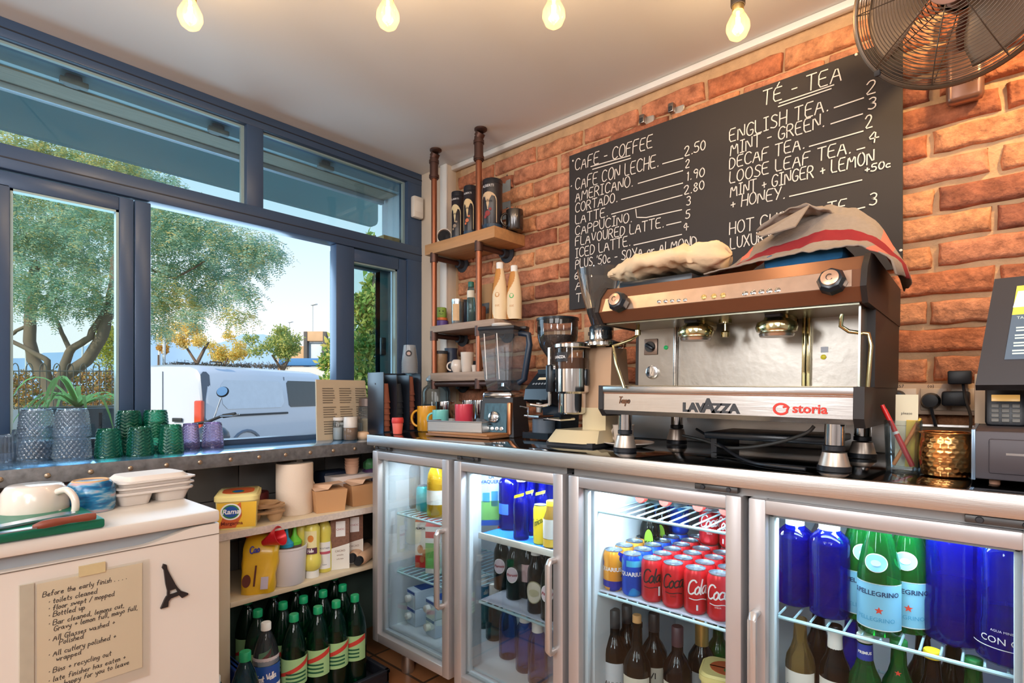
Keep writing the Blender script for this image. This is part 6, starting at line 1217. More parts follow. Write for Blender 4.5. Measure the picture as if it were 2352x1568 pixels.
def crate(name, label, x0, x1, y0, y1, hh, m):
    t = thing(name, label, 'crate', ((x0+x1)/2, (y0+y1)/2, 0)); a, b = (x1-x0)/2, (y1-y0)/2
    mb = MB(); mb.bb(-a, a, -b, b, 0.002, .028, .003, m); mb.build('base', parent=t)
    for q in ((-a, -a+.012, -b, b), (a-.012, a, -b, b), (-a, a, -b, -b+.012), (-a, a, b-.012, b)): mb = MB(); mb.bb(*q, .028, hh, .003, m); mb.bb(*[v+(-.003 if i % 2 == 0 else .003) for i, v in enumerate(q)], hh-.014, hh, .003, m); mb.build('side', parent=t)
    return t
ct2 = crate('bottle_crate', 'low black crate full of green soda bottles on the floor', XW+.03, -1.715, .76, 1.21, .075, m_crate)
mb = MB(); write(mb, 'COCA COLA . S.A.', .022, .0028, lambda s, z: (.2585+.004, -.20+s, .036+z), mat('embossed_grey', (120, 122, 126), .5), 0, 0, 0, .16, 0, .9); mb.build('embossing', parent=ct2, smooth=0)
crate('crate', 'blue crate at the left behind the foremost bottle', XW+.03, -1.80, yl1+.01, .745, .20, mat('blue_crate', (24, 60, 140), .45))

# ---------------------------------------------------------------- chalkboard menu
CT = .9507
YK = YB-.036
m_board = mat('chalkboard', (52, 47, 46), .75, var=.22, scale=3.5, bump=.03, bscale=30); m_chalk = mat('chalk', (236, 226, 216), .95, var=.12, scale=160)
K = lambda x, y: (1280+x/2.529, 100+y/2.529)
onk = lambda x, y: on(*K(x, y), y=YK-.0025)
c0, c1, c2, c3 = on(1306, 360, y=YK), on(1308, 713, y=YK), on(2073, 614, y=YK), on(2074, 80, y=YK)
bx0, bx1, bz0, bz1 = (c0.x+c1.x)/2, (c2.x+c3.x)/2, (c1.z+c2.z)/2, (c0.z+c3.z)/2
cb = thing('chalkboard', 'large chalkboard menu with hand lettered coffee and tea prices', 'chalkboard', (bx0, YK, bz0))
mb = MB(); mb.bb(0, bx1-bx0, 0, .007, 0, bz1-bz0, .002, m_board); bd = mb.build('board', parent=cb)
random.seed(21)
O = Vector((bx0, YK, bz0))
def chalk(mb, text, x0, y0, x1, y1, cap, wd=.0034):
    cap *= .84
    a = onk(x0, y0)-O; b = onk(x1, y1)-O; dd = depth(onk(x0, y0)); size = cap/2.529/F*dd; d = Vector((b.x-a.x, b.z-a.z)); L0 = strokes(text, size, .04, .17)[1]; an = math.atan2(d.y, d.x); k = d.length/L0
    st, L = strokes(text, size, .04, .17, .03)
    ca, sa = math.cos(an), math.sin(an)
    ribbon(mb, [[(p*k*ca-q*sa, p*k*sa+q*ca) for p, q in ln] for ln in st], wd, lambda s, t: (a.x+s, -.0022, a.z+t), m_chalk)
def rule(mb, *pts, wd=.0036):
    P = [onk(*q)-O for q in pts]; ribbon(mb, [[(p.x, p.z) for p in P]], wd, lambda s, t: (s, -.0022, t), m_chalk)
mb = MB()
for a in [('CAFE - COFFEE', 103, 738, 560, 600, 78), ('CAFE CON LECHE.', 105, 850, 595, 712, 78), ('2.50', 738, 655, 870, 612, 68), ('AMERICANO.', 105, 918, 445, 825, 68), ('2', 742, 725, 772, 718, 56), ('CORTADO.', 105, 982, 355, 915, 62), ('1.90', 745, 797, 865, 766, 62),
          ('LATTE.', 105, 1050, 300, 1000, 62), ('2.80', 735, 878, 862, 842, 60), ('CAPPUCINO.', 105, 1115, 440, 1032, 62), ('3', 750, 942, 780, 935, 60), ('FLAVOURED LATTE.', 105, 1175, 625, 1062, 62), ('5', 745, 1017, 778, 1009, 58), ('ICED LATTE.', 105, 1245, 430, 1170, 64), ('4', 730, 1085, 770, 1078, 58),
          ("PLUS '50c - SOYA or ALMOND.", 105, 1308, 830, 1172, 60), ('6', 100, 1370, 128, 1364, 52), ('GOAS .', 762, 1232, 960, 1195, 40), ('A', 105, 1430, 150, 1422, 56), ('T', 108, 1502, 148, 1496, 56), ('*', 72, 850, 92, 845, 50)]: chalk(mb, *a)
for q in [[(195, 714), (422, 650)], [(205, 730), (426, 666)], [(612, 698), (730, 665)], [(470, 812), (728, 738)], [(373, 905), (728, 810)], [(315, 990), (725, 880)], [(456, 962), (462, 1022), (722, 965)], [(635, 1054), (718, 1035)], [(445, 1170), (722, 1108)]]: rule(mb, *q)
mb.build('coffee_lettering', parent=bd, smooth=0)
mb = MB()
for a in [('TÉ - TEA', 1190, 362, 1665, 205, 100), ('ENGLISH TEA.', 1000, 572, 1585, 385, 88), ('2', 1790, 302, 1862, 282, 90), ('MINT - GREEN.', 1005, 650, 1560, 477, 82), ('3', 1805, 388, 1862, 372, 78), ('DECAF TEA.', 1000, 730, 1445, 605, 78), ('2', 1788, 494, 1840, 480, 86), ('LOOSE LEAF TEA.', 1000, 812, 1715, 632, 78), ('4', 1800, 584, 1880, 566, 84),
          ('MINT & GINGER & LEMON', 1005, 890, 1850, 690, 78), ('& HONEY.', 1005, 958, 1330, 895, 76), ('+50c', 1785, 752, 1945, 715, 50), ('HOT CHOCOLATE.', 1000, 1108, 1715, 972, 82), ('3', 1812, 942, 1868, 932, 84), ('LUXURY', 1005, 1195, 1260, 1145, 76), ('4', 1738, 1092, 1838, 1075, 80)]: chalk(mb, *a)
for q in [[(1290, 346), (1605, 240)], [(1285, 366), (1590, 262)], [(1610, 372), (1778, 315)], [(1590, 466), (1772, 408)], [(1465, 597), (1775, 508)], [(1742, 616), (1785, 604)], [(1350, 887), (1768, 792)], [(1740, 960), (1785, 950)]]: rule(mb, *q)
mb.build('tea_lettering', parent=bd, smooth=0)
for q in ((1735, 62), (1995, 1200), (90, 680)):
    p = onk(*q)-O; mb = MB(); mb.lathe([(0, 0), (.004, 0), (.0035, .002), (0, .003)], 10, m_chalk, (p.x, -.0005, p.z), (0, -1, 0)); mb.build('screw', parent=cb)
# two metal bottle openers on the wall, the galvanised plate
for u, v, lab in ((1484, 277, 'round metal wall opener above the chalkboard, left one'), (1551, 251, 'round metal wall opener above the chalkboard, right one')):
    p = on(u, v, y=YB-.012); t = thing('wall_opener', lab, 'opener', p, 0, 'wall openers'); mb = MB(); mb.lathe([(0, .005), (.026, .004), (.029, 0), (.029, -.002)], 28, m_steel, (.008, 0, .0), (0, -1, 0)); mb.build('disc', parent=t); mb = MB(); mb.box((-.006, -.014, 0), (.022, .026, .034), .005, mat('opener_metal', (150, 140, 134), .3, .9)); mb.box((-.006, -.028, -.006), (.014, .006, .016), .002, m_dark); mb.build('jaw', parent=t)
a_, b_ = on(1104, 398, y=YB-.02), on(1172, 480, y=YB-.02)
t = thing('metal_plate', 'grey galvanised metal plate fixed to the bricks behind the tins', 'plate', (a_.x, YB-.02, b_.z-.04)); mb = MB(); mb.bb(0, b_.x-a_.x, 0, .004, 0, 2.10-(b_.z-.04), .001, mat('galvanised_plate', (150, 152, 150), .5, .5, var=.3, scale=30)); mb.build('plate', parent=t)
for x in (.02, b_.x-a_.x-.02):
    for z in (.05, .20): mb = MB(); mb.lathe([(0, 0), (.004, 0), (0, .003)], 8, m_dark, (x, -.0004, z), (0, -1, 0)); mb.build('screw', parent=t)

# ---------------------------------------------------------------- pipe shelf in the corner
m_pipe = mat('copper_brown_pipe', (150, 92, 66), .38, .7, var=.3, scale=14, stretch=(1, 1, .2)); m_fitt = mat('iron_fitting', (92, 66, 58), .45, .7, var=.2)
m_plank = mat('shelf_plank', (186, 136, 88), .6, var=.3, scale=9, stretch=(.6, 6, 6), bump=.2, bscale=30); m_plank2 = mat('worn_plank', (164, 140, 122), .7, var=.35, scale=14, stretch=(.6, 5, 5), bump=.3, bscale=30)
PX0, PX1, PY = -1.990, -1.688, 1.658
ps = thing('pipe_shelf', 'three plank shelf hung from the ceiling on brown pipes', 'shelf', (0, 0, 0))
for x in (PX0, PX1):
    mb = MB(); mb.tube([(x, PY, 2.20), (x, PY, 1.158)], .0135, 14, m_pipe); mb.build('pipe', parent=ps)
    mb = MB(); mb.cyl((x, PY, 2.13), (x, PY, 2.235), .020, 14, m_fitt); mb.lathe([(.0235, 0), (.0235, .014)], 14, m_fitt, (x, PY, 2.135)); mb.lathe([(.0235, 0), (.0235, .014)], 14, m_fitt, (x, PY, 2.205)); mb.cyl((x, PY, 2.235), (x+.012, PY, 2.25), .022, 12, m_fitt); mb.lathe([(.028, 0), (.028, .006), (.02, .012)], 20, m_fitt, (x+.012, PY, 2.2665), (0, 0, -1)); mb.build('ceiling_fitting', parent=ps)
    for z in (1.758, 1.388, 1.158):
        mb = MB(); mb.tube([(x, PY, z), (x, YB-.02, z)], .0125, 12, m_fitt); mb.lathe([(.04, 0), (.04, .008), (.022, .012), (.022, .04)], 16, m_dark, (x, YB-.013, z), (0, -1, 0)); mb.lathe([(.0185, -.022), (.0185, .022)], 14, m_fitt, (x, PY, z)); mb.build('bracket', parent=ps)
mb = MB(); mb.tube([(PX0, PY, 1.158), (PX1+.18, PY, 1.158)], .0125, 12, m_fitt); mb.build('front_pipe', parent=ps)
for z0, z1, m in ((1.774, 1.824, m_plank), (1.402, 1.4325, m_plank2), (1.172, 1.2115, m_plank2)):
    mb = MB(); mb.bb(-2.04 if z0 > 1.5 else -2.0, -1.578, PY-.016, YB-.02, z0, z1, .003, m); mb.build('plank', parent=ps)
SA, SB, SCz = 1.8245, 1.433, 1.212
def cylobj(name, label, cat, u, y, zb, vt, wpx, mats, prof=None, group=None, n=24, parts=()):
    loc, hh, w = fit(u, vt, wpx, zb, y=y); t_ = (u-CX)/F; R = w/2/math.sqrt(1+t_*t_); t = thing(name, label, cat, loc, face(loc.x, loc.y), group)
    for i, (pn, pr, m) in enumerate(parts or [('body', prof, mats)]):
        mb = MB(); mb.lathe([(r*R, z*hh) for r, z in pr], n, m, cap=False); mb.build(pn, parent=t)
    return t, R, hh
CUP = [(0, .02), (.72, 0), (.80, .03), (.98, .96), (1.0, 1.0), (.94, 1.0), (.92, .95), (.74, .08), (0, .06)]
MUG = [(0, .02), (.9, 0), (.98, .05), (1.0, .97), (.99, 1.0), (.92, 1.0), (.90, .95), (.88, .1), (0, .07)]
TIN = [(0, .0), (.97, 0), (1, .01), (1, .90), (.97, .905)]
def handle(t, R, hh, m, ang, sc=1.0):
    ca, sa = math.cos(ang), math.sin(ang); pts = [((R*.97+R*.65*sc*math.sin(a))*1, (.5+.32*math.cos(a))*hh) for a in [PI*i/10 for i in range(11)]]
    mb = MB(); mb.tube([(r*ca, r*sa, z) for r, z in pts], R*.13, 8, m); mb.build('handle', parent=t, smooth=80)
# top plank
m_tin = mat('black_tin', (40, 36, 40), .35, var=.06); m_tlab = [mat('tin_label_%d' % i, c, .6, var=.15, scale=40) for i, c in enumerate(((216, 196, 150), (222, 190, 140), (206, 176, 140)))]
for i, (u, y, vt, w) in enumerate(((1052, 1.72, 443, 30), (1081, 1.70, 430, 32), (1131, 1.70, 416, 46))):
    t, R, hh = cylobj('coffee_tin', ['black drink tin with cream label, leftmost of three on the top plank', 'black drink tin with cream label, middle of three on the top plank', 'black drink tin with cream label, largest and nearest the brick wall'][i], 'tin', u, y, SA, vt, w, None, group='black tins on the top plank', parts=[('body', TIN, m_tin), ('lid', [(.98, .9), (1.02, .905), (1.02, .985), (.98, 1), (0, 1)], mat('tin_lid', (34, 34, 40), .3))])
    b = t.children[0]; mb = MB(); s0 = R*.95; n = 12; w0 = wrap(R, 0, -PI/2-.2, .0008)
    arch = [(-s0, hh*.12), (s0, hh*.12), (s0, hh*.55)]+[(s0*math.cos(a), hh*.55+hh*.18*math.sin(a)) for a in [PI*k/10 for k in range(1, 10)]]+[(-s0, hh*.55)]
    cpt = w0(0, hh*.4); mb.add([cpt]+[w0(*q) for q in arch], [(0, 1+k, 1+(k+1) % len(arch)) for k in range(len(arch))], m_tlab[i]); o = mb.build('label', parent=t, smooth=0)
    mb = MB(); mb.lathe([(R+.0012, hh*.04), (R+.0012, hh*.1)], 24, mat('dark_blue_band', (40, 62, 84), .4), cap=False)
    w1 = wrap(R, 0, -PI/2-.2, .0016)
    for (cx_, cz_, rr_) in ((0, .30, .3), (.3, .38, .16), (-.25, .24, .18)): mb.add([w1(cx_*s0+rr_*s0*math.cos(a), cz_*hh+rr_*s0*math.sin(a)) for a in [2*PI*k/12 for k in range(12)]], [tuple(range(12))], mat('berry_print', [(150, 130, 110), (200, 110, 70), (140, 50, 50)][i], .6) if i == 0 else mat('berry_print_%d' % i, [(150, 130, 110), (206, 110, 70), (140, 50, 50)][i], .6))
    printed(mb, 'coffee', R*.42, lambda s, z: w1(s, hh*.52+z), m_ink); printed(mb, 'ALBERTI', R*.36, lambda s, z: w1(s, hh*.82+z), m_wt); mb.build('label_print', parent=o, smooth=0)
p = on(1024, CY, y=1.72); t = thing('mug', 'white mug lying on its side at the left end of the top plank', 'mug', (p.x, 1.72, SA+.036), face(p.x, 1.72)+.2); mb = MB(); mb.lathe([(r*.036, z*.085-.045) for r, z in MUG], 24, m_cer, (0, 0, 0), (0.15, 1, .0), cap=False); mb.build('body', parent=t); t.rotation_euler = (PI, 0, face(p.x, 1.72)); mb = MB(); mb.lathe([(0, 0), (.031, 0)], 20, m_dark, (-.001, .028, 0), (0.15, 1, 0)); mb.build('dark_inside', parent=t)
mb = MB(); mb.tube([(.03, 0, .0), (.052, .0, .012), (.05, -.03, .014), (.03, -.035, .0)], .005, 8, mat('purple_print', (110, 70, 120), .4)); mb.build('handle', parent=t, smooth=80)
t, R, hh = cylobj('metal_cup', 'dark metal cup at the wall end of the top plank', 'cup', 1182, 1.76, SA, 484, 40, None, parts=[('body', MUG, mat('dark_pewter', (90, 88, 88), .2, .9, var=.3, scale=20))]); handle(t, R, hh, MATS['dark_pewter'], -PI*.8)
# middle plank
for i, (v0, v1, c) in enumerate(((727, 752, (98, 74, 140)), (714, 730, (224, 120, 60)), (688, 717, (150, 180, 80)))):
    loc, hh, w = fit(1015-i, v0, 28-2*i, SB+.028*i+(.004 if i == 2 else 0), y=1.72); t = thing('toy_pot', ['purple pot at the bottom of the small stack by the left pipe', 'orange pot in the middle of the small stack', 'lime green pot with a drawn face on top of the small stack'][i], 'pot', (loc.x, loc.y, SB+[0, .034, .048][i]), 0, 'stacked colourful pots'); hh = [.034, .014, .05][i]; R = w/2*1.1
    mb = MB(); mb.lathe([(R*.9, 0), (R, hh*.1), (R*.95, hh*.95), (R*.8, hh), (0, hh)], 24, mat('pot_%d' % i, c, .5)); b = mb.build('body', parent=t)
    if i == 2:
        mb = MB(); w1 = wrap(R, 0, -PI/2+.9, .001)
        for s in (-.008, .008): mb.add([w1(s+.003*math.cos(a), .03+.003*math.sin(a)) for a in [2*PI*k/8 for k in range(8)]], [tuple(range(8))], m_bk)
        ribbon(mb, [[(-.008, .018), (0, .014), (.008, .018)]], .0016, w1, m_bk); mb.build('face', parent=b, smooth=0)
t, R, hh = cylobj('sugar_jar', 'small metal and glass jar with a printed label on the middle plank', 'jar', 1051, 1.70, SB, 688, 28, None, parts=[('body', TIN, mat('silver_tin', (170, 172, 172), .25, .8, var=.2, scale=30)), ('lid', [(1, .9), (1, 1), (0, 1)], m_steel)]); mb = MB(); label_band(mb, R, hh*.15, hh*.8, -PI/2-.6, -PI/2+.6, mat('peach_label', (216, 176, 130), .6, var=.2, scale=60), 8, .0008); mb.build('label', parent=t)
t, R, hh = cylobj('tin', 'dark blue tin standing behind the thin syrup bottle', 'tin', 1067, 1.76, SB, 690, 30, None, parts=[('body', TIN, mat('navy_tin', (40, 48, 70), .4, var=.3, scale=30)), ('lid', [(1, .9), (1, 1), (0, 1)], m_dark)])
p = on(1082, CY, y=1.70); bottle('syrup_bottle', 'thin bottle with green cap and round label on the middle plank', 'bottle', [(0, 0), (.018, 0), (.02, .004), (.02, .10), (.0165, .12), (.0165, .15), (.012, .165), (.012, .18)], glass('pale_syrup', (190, 220, 220), .9, .35, (130, 160, 160)), (p.x, 1.70, SB), face(p.x, 1.70), [(.0178, .116, .148, 2.6, mat('cream_label', (222, 214, 196), .7))], (.0135, .165, .188, mat('bottle_green_cap', (40, 110, 100), .4)))
mb = MB(); t = thing('tin', 'orange and dark tin tucked against the front pipe', 'tin', (p.x+.028, 1.735, SB)); mb.lathe([(r*.022, z*.085) for r, z in TIN], 20, mat('rust_tin', (150, 84, 56), .5, var=.4, scale=50)); mb.build('body', parent=t)
p = on(1118, CY, y=1.79); t = thing('coffee_bag', 'brown paper coffee bag with dark label behind the front pipe', 'bag', (p.x, 1.79, SB)); mb = MB(); mb.prism([(-.045, -.022), (.045, -.022), (.045, .022), (-.045, .022)], 0, .19, mat('brown_paper_bag', (176, 132, 88), .8, var=.1), [(-.043, -.004), (.043, -.004), (.043, .004), (-.043, .004)]); b = mb.build('bag', parent=t); mb = MB(); mb.add([(-.032, -.0185, .05), (.032, -.0185, .05), (.03, -.0137, .10), (-.03, -.0137, .10)], [(0, 1, 2, 3)], mat('bag_label', (84, 84, 84), .6)); mb.build('label', parent=t)
m_oat = mat('oat_cream', (232, 206, 166), .4, var=.03); m_oatb = mat('oat_caramel', (196, 132, 62), .4, var=.08)
for i, (u, y, vt, lab) in enumerate(((1148, 1.70, 603, 'cream and caramel syrup bottle with nut print, left of the pair'), (1181, 1.73, 610, 'cream and caramel syrup bottle with leaf print, right of the pair'))):
    loc, hh, w = fit(u, vt, 36, SB, y=y); R = w/2*.98; t = thing('syrup_bottle', lab, 'bottle', loc, face(loc.x, loc.y, .8), group='caramel syrup bottles')
    def of(a, c, R=R, hh=hh):
        an = 2*PI*a; r = R*(1-.52*max(0, (c-.45)/.55)**1.5); return (r*math.cos(an), r*math.sin(an)*.8, hh*.9*c)
    mb = MB(); vs = [of(a/64, c/60) for c in range(61) for a in range(64)]
    for c in range(60):
        for a in range(64):
            an = (a+.5)/64*2*PI; wave = math.cos(an+PI/2-1.0+.9*math.sin(c/60*5.2)); mb_m = m_oatb if wave < -.05 else m_oat
            mb.add([vs[c*64+a], vs[c*64+(a+1) % 64], vs[(c+1)*64+(a+1) % 64], vs[(c+1)*64+a]], [(0, 1, 2, 3)], mb_m)
    b = mb.build('body', parent=t, smooth=60); mb = MB(); mb.lathe([(R*.46, hh*.885), (R*.46, hh*.99), (R*.4, hh), (0, hh)], 18, m_wcap, cap=False); mb.build('cap', parent=t)
    mb = MB(); fq = lambda s, z, R=R, hh=hh: tuple(Vector(of((-PI/2-.25+s/R)/(2*PI), min(.99, z/(hh*.9))))*1.012); rr_ = R*.32
    mb.add([fq(rr_*math.cos(a), hh*.42+rr_*math.sin(a)) for a in [2*PI*k/12 for k in range(12)]], [tuple(range(12))], m_oatb if i == 0 else mat('leaf_print', (60, 170, 80), .4)); printed(mb, 'oat', R*.5, lambda s, z, hh=hh: fq(s, hh*.22+z), m_oatb); mb.build('print', parent=b, smooth=0)
# bottom plank
for u, y, vt, w, nm, lab, parts in [
    (1014, 1.70, 806, 28, 'jar', 'small jar with dark lid at the left end of the bottom plank', [('body', TIN, mat('amber_jar', (150, 120, 90), .3, var=.3, scale=40)), ('lid', [(1.05, .86), (1.05, 1), (0, 1)], m_dark)]),
    (1036, 1.77, 800, 34, 'jug', 'dark jug at the back of the bottom plank', [('body', [(0, 0), (.9, 0), (1, .4), (.8, .8), (.9, 1), (.8, 1), (0, .7)], mat('dark_jug', (50, 60, 80), .4))]),
    (1050, 1.70, 826, 30, 'sugar_bowl', 'round white bowl with handle left of the white cup', [('body', [(0, 0), (.6, 0), (1, .4), (.9, .85), (.6, 1), (0, 1)], m_cer)]),
    (1073, 1.69, 809, 31, 'cup', 'tall white cup on the bottom plank', [('body', CUP, m_cer)]),
    (1091, 1.69, 838, 16, 'cup', 'tiny white cup beside the front pipe on the bottom plank', [('body', CUP, m_cer)]),
    (1092, 1.76, 826, 14, 'pepper_pot', 'small dark pot behind the tiny white cup', [('body', TIN, m_dark)]),
    (1128, 1.70, 782, 34, 'jar', 'clear bottle shaped jar with sugar on the bottom plank', [('body', [(0, 0), (.9, 0), (1, .04), (1, .55), (.7, .75), (.4, .85), (.4, 1)], g_clear), ('contents', [(0, .02), (.92, .02), (.92, .5), (0, .5)], mat('cane_sugar', (220, 196, 160), .9))])]:
    t, R, hh = cylobj(nm, lab, nm.replace('_', ' '), u, y, SCz, vt, w, None, parts=parts)
    if 'round white' in lab: handle(t, R, hh, m_cer, PI, 1.0)

# ---------------------------------------------------------------- left end of the counter
m_acr = mat('black_acrylic', (26, 32, 42), .35, var=.05, spec=.7)
CX0, CX1, CY0, CY1, CZ1 = -2.094, -1.972, 1.362, 1.567, 1.208
cdp = thing('cup_dispenser', 'tall black cup organiser standing on the ledge in the corner', 'cup dispenser', (CX0, CY0, LT)); w_, d_, h_ = CX1-CX0, CY1-CY0, CZ1-LT
mb = MB(); mb.bb(0, w_, 0, .004, 0, h_, .001, m_acr); mb.lathe([(0, 0), (.004, 0), (0, .002)], 8, m_dark, (.06, -.0003, h_-.05), (0, -1, 0)); mb.build('side_panel', parent=cdp)
for y in (.068, .136, .201): mb = MB(); mb.bb(0, w_, y, y+.004, 0, h_ if y > .2 else h_-.01, .001, m_acr); mb.build('divider', parent=cdp)
mb = MB(); mb.bb(0, .004, .004, d_, 0, h_, 0, m_acr); mb.build('back_panel', parent=cdp)
mb = MB(); mb.bb(.004, w_, .004, d_-.004, 0, .006, 0, m_acr); mb.bb(w_-.004, w_, .004, d_-.004, .006, .04, 0, m_acr); mb.build('base', parent=cdp)
m_cupb = mat('brown_paper_cup', (160, 96, 76), .6, var=.08); m_cupk = mat('black_ripple_cup', (36, 42, 52), .6, var=.2, scale=40)
def cup_stack(x, y, n, m, r, step, hc, lab, grp, z):
    pr = None
    for k in range(n):
        l = f'{lab}, {ORD[k]} from the bottom'
        if pr is None:
            pr = thing('paper_cup', l, 'cup', (x, y, z), 0, grp); mb = MB(); mb.lathe([(r, 0), (r*1.0, .003), (r*.72, hc), (0, hc)], 28, m); mb.build('body', parent=pr); mb = MB(); mb.lathe([(r*.98, 0), (r*1.05, .001), (r*1.05, .006), (r*.98, .007)], 28, m, cap=False); mb.build('rim', parent=pr)
        else: dup(pr, (x, y, z+step*k), 0, l)
yc_ = lambda i: CY0+.004+.032+.068*i
for i, (m, n, r, lab) in enumerate(((m_cupb, 7, .028, 'brown paper cup in the first slot of the organiser'), (m_cupk, 7, .030, 'black ripple paper cup in the middle slot'), (m_cupb, 8, .028, 'brown paper cup in the last slot of the organiser'))):
    cup_stack(CX0+.07, yc_(i), n, m, r, .026 if i < 2 else .027, .085, lab, ['brown cups first slot', 'black cups', 'brown cups last slot'][i], LT+.0065)
# clear stacked cups with printed logo behind, big glass jar
p = on(966, CY, y=1.66); pr = None
for k in range(5):
    l = 'clear plastic cup %s from the bottom of the stack on the organiser' % ORD[k]; x_, y_ = CX0+.075, CY0+.175
    if pr is None: pr = thing('plastic_cup', l, 'cup', (x_, y_, CZ1+.0005), 0, 'clear plastic cups'); mb = MB(); mb.lathe([(.036, 0), (.037, .002), (.027, .085), (0, .086)], 28, glass('frosted_cup', (226, 232, 236), .8, .5, (232, 236, 240)), cap=False); mb.build('body', parent=pr)
    else:
        q = dup(pr, (x_, y_, CZ1+.0005+.011*k), 0, l)
mb = MB(); w1 = wrap(.0325, .045, -PI/2+.8, .002)
for k in range(2):
    r0 = .014-.006*k
    mb.add([w1(r0*math.cos(a), r0*math.sin(a)) for a in [2*PI*j/20 for j in range(20)]], [tuple(range(20))], m_bk if k == 0 else mat('logo_tan', (176, 150, 140), .5))
mb.build('logo_print', parent=q, smooth=0)
t, R, hh = cylobj('glass_jar', 'large clear glass jar in the corner below the pipe shelf', 'jar', 1002, 1.70, CT, 862, 66, None, parts=[('body', [(0, .01), (.9, 0), (1, .03), (1, .68), (.9, .76), (.62, .82), (.62, .9)], g_clear), ('lid', [(.62, .88), (.72, .9), (.72, .94), (.5, 1), (0, 1)], mat('glass_lid', (206, 214, 220), .2, .1)), ('contents', [(0, .02), (.92, .02), (.95, .45), (0, .45)], glass('cloudy_water', (200, 206, 210), .4, .3, (170, 174, 180)))])
# mugs, tray and boards
m_wood = mat('slate_wood_board', (150, 104, 70), .6, var=.3, scale=12, stretch=(1, 5, 5))
def box_thing(name, label, cat, x0, x1, y0, y1, z0, z1, m, part, bev=.002, rz=0):
    t = thing(name, label, cat, ((x0+x1)/2, (y0+y1)/2, z0), rz); mb = MB(); mb.bb(-(x1-x0)/2, (x1-x0)/2, -(y1-y0)/2, (y1-y0)/2, 0, z1-z0, bev, m); mb.build(part, parent=t); return t
box_thing('wooden_board', 'lower of two thin wooden boards under the steel tray', 'board', -1.69, -1.37, 1.37, 1.60, CT+.0005, CT+.009, m_wood, 'board', rz=.10); box_thing('wooden_board', 'upper of two thin wooden boards under the steel tray', 'board', -1.685, -1.375, 1.375, 1.60, CT+.0095, CT+.017, mat('oiled_wood', (176, 122, 76), .5, var=.25, scale=12, stretch=(1, 5, 5)), 'board', rz=.06)
t = thing('steel_tray', 'shallow stainless steel tray on the wooden boards', 'tray', (-1.575, 1.475, CT+.0175), .25); mb = MB(); a, b_, h2 = .125, .085, .040
for q in ((-a, a, -b_, -b_+.003), (-a, a, b_-.003, b_), (-a, -a+.003, -b_, b_), (a-.003, a, -b_, b_)): mb.bb(*q, 0, h2, 0, m_steel)
mb.bb(-a, a, -b_, b_, 0, .003, 0, m_steel); mb.build('pan', parent=t); mb = MB(); mb.tube([(-a, -b_, h2), (a, -b_, h2), (a, b_, h2), (-a, b_, h2)], .003, 6, m_steel, closed=True); mb.build('rim', parent=t)
# things in the tray
TZ = CT+.0210
def mug(u, y, zb, vt, wpx, c, lab, ang, name='mug', hs=1.0):
    m = mat('glaze_%d_%d' % (c[0], c[1]), c, .25, var=.04, coat=.3); t, R, hh = cylobj(name, lab, 'mug', u, y, zb, vt, wpx, None, parts=[('body', MUG, m)]); t.rotation_euler.z = 0; handle(t, R, hh, m, ang, hs); return t
mug(980, 1.52, CT, 932, 44, (232, 164, 48), 'tall yellow mug with tan handle beside the steel tray', math.radians(205), hs=1.2); mug(1012, 1.47, TZ, 941, 38, (112, 196, 192), 'small turquoise cup in the steel tray', math.radians(215)); mug(1066, 1.50, TZ, 928, 43, (212, 66, 84), 'pink red mug in the steel tray', math.radians(100))
m_chr = mat('polished_steel_cup', (206, 206, 206), .12, 1, var=.05)
for i, (u, y, vt, w) in enumerate(((1022, 1.66, 922, 44), (1078, 1.66, 919, 32), (1103, 1.65, 919, 34))): cylobj('steel_cup', ['polished steel cup in the back row, left one behind the mugs', 'polished steel cup in the back row, middle one behind the pink mug', 'polished steel cup in the back row, right one beside the blender'][i], 'cup', u, y, CT, vt, w, None, group='steel cups', parts=[('body', MUG, m_chr)])
p = on(1092, 968, y=1.44); t = thing('cloth', 'crumpled grey cloth at the right end of the steel tray', 'cloth', (p.x+.005, 1.465, TZ)); mb = MB(); mb.blob((0, 0, .022), (.034, .028, .024), 14, mat('grey_cloth', (90, 96, 104), .9, var=.2), .6); mb.build('cloth', parent=t, smooth=80)
p = on(911, CY, y=1.33); t = thing('reusable_cup', 'small coral red takeaway cup at the left corner of the counter', 'cup', (p.x-.0, 1.335, CT)); t.location.x = max(p.x, -1.87)
mb = MB(); mb.lathe([(0, 0), (.018, 0), (.0225, .046), (.0215, .048)], 24, mat('coral_cup', (232, 104, 88), .5), cap=False); mb.build('body', parent=t); mb = MB(); mb.lathe([(.0235, .044), (.0245, .048), (.0245, .058), (.0225, .066), (0, .066)], 24, mat('red_lid', (214, 58, 52), .5), cap=False); mb.build('lid', parent=t)
# blender
p = on(1157, CY, y=1.56); bl_ = thing('blender', 'tall blender with clear jug and textured control panel', 'blender', (p.x, 1.56, CT), .30); bl_.scale = (.9, .9, .88)
mb = MB(); mb.prism([(-.085, -.08), (.085, -.08), (.085, .09), (-.085, .09)], 0, .17, m_blk, [(-.072, -.062), (.072, -.062), (.072, .075), (-.072, .075)]); mb.build('motor_base', parent=bl_, smooth=30)
mb = MB(); mb.prism([(-.060, -.0845), (.052, -.0845), (.052, -.075), (-.060, -.075)], .02, .145, mat('textured_panel', (58, 90, 104), .3, .4, var=.6, scale=50, stretch=(2, 2, .5)), [(-.056, -.069), (.048, -.069), (.048, -.06), (-.056, -.06)]); pn = mb.build('control_panel', parent=bl_)
mb = MB(); mb.lathe([(.024, 0), (.026, .004), (.024, .014), (.018, .018), (0, .018)], 24, m_chr, (-.006, -.076, .085), (0, -1, .13)); mb.build('dial', parent=pn)
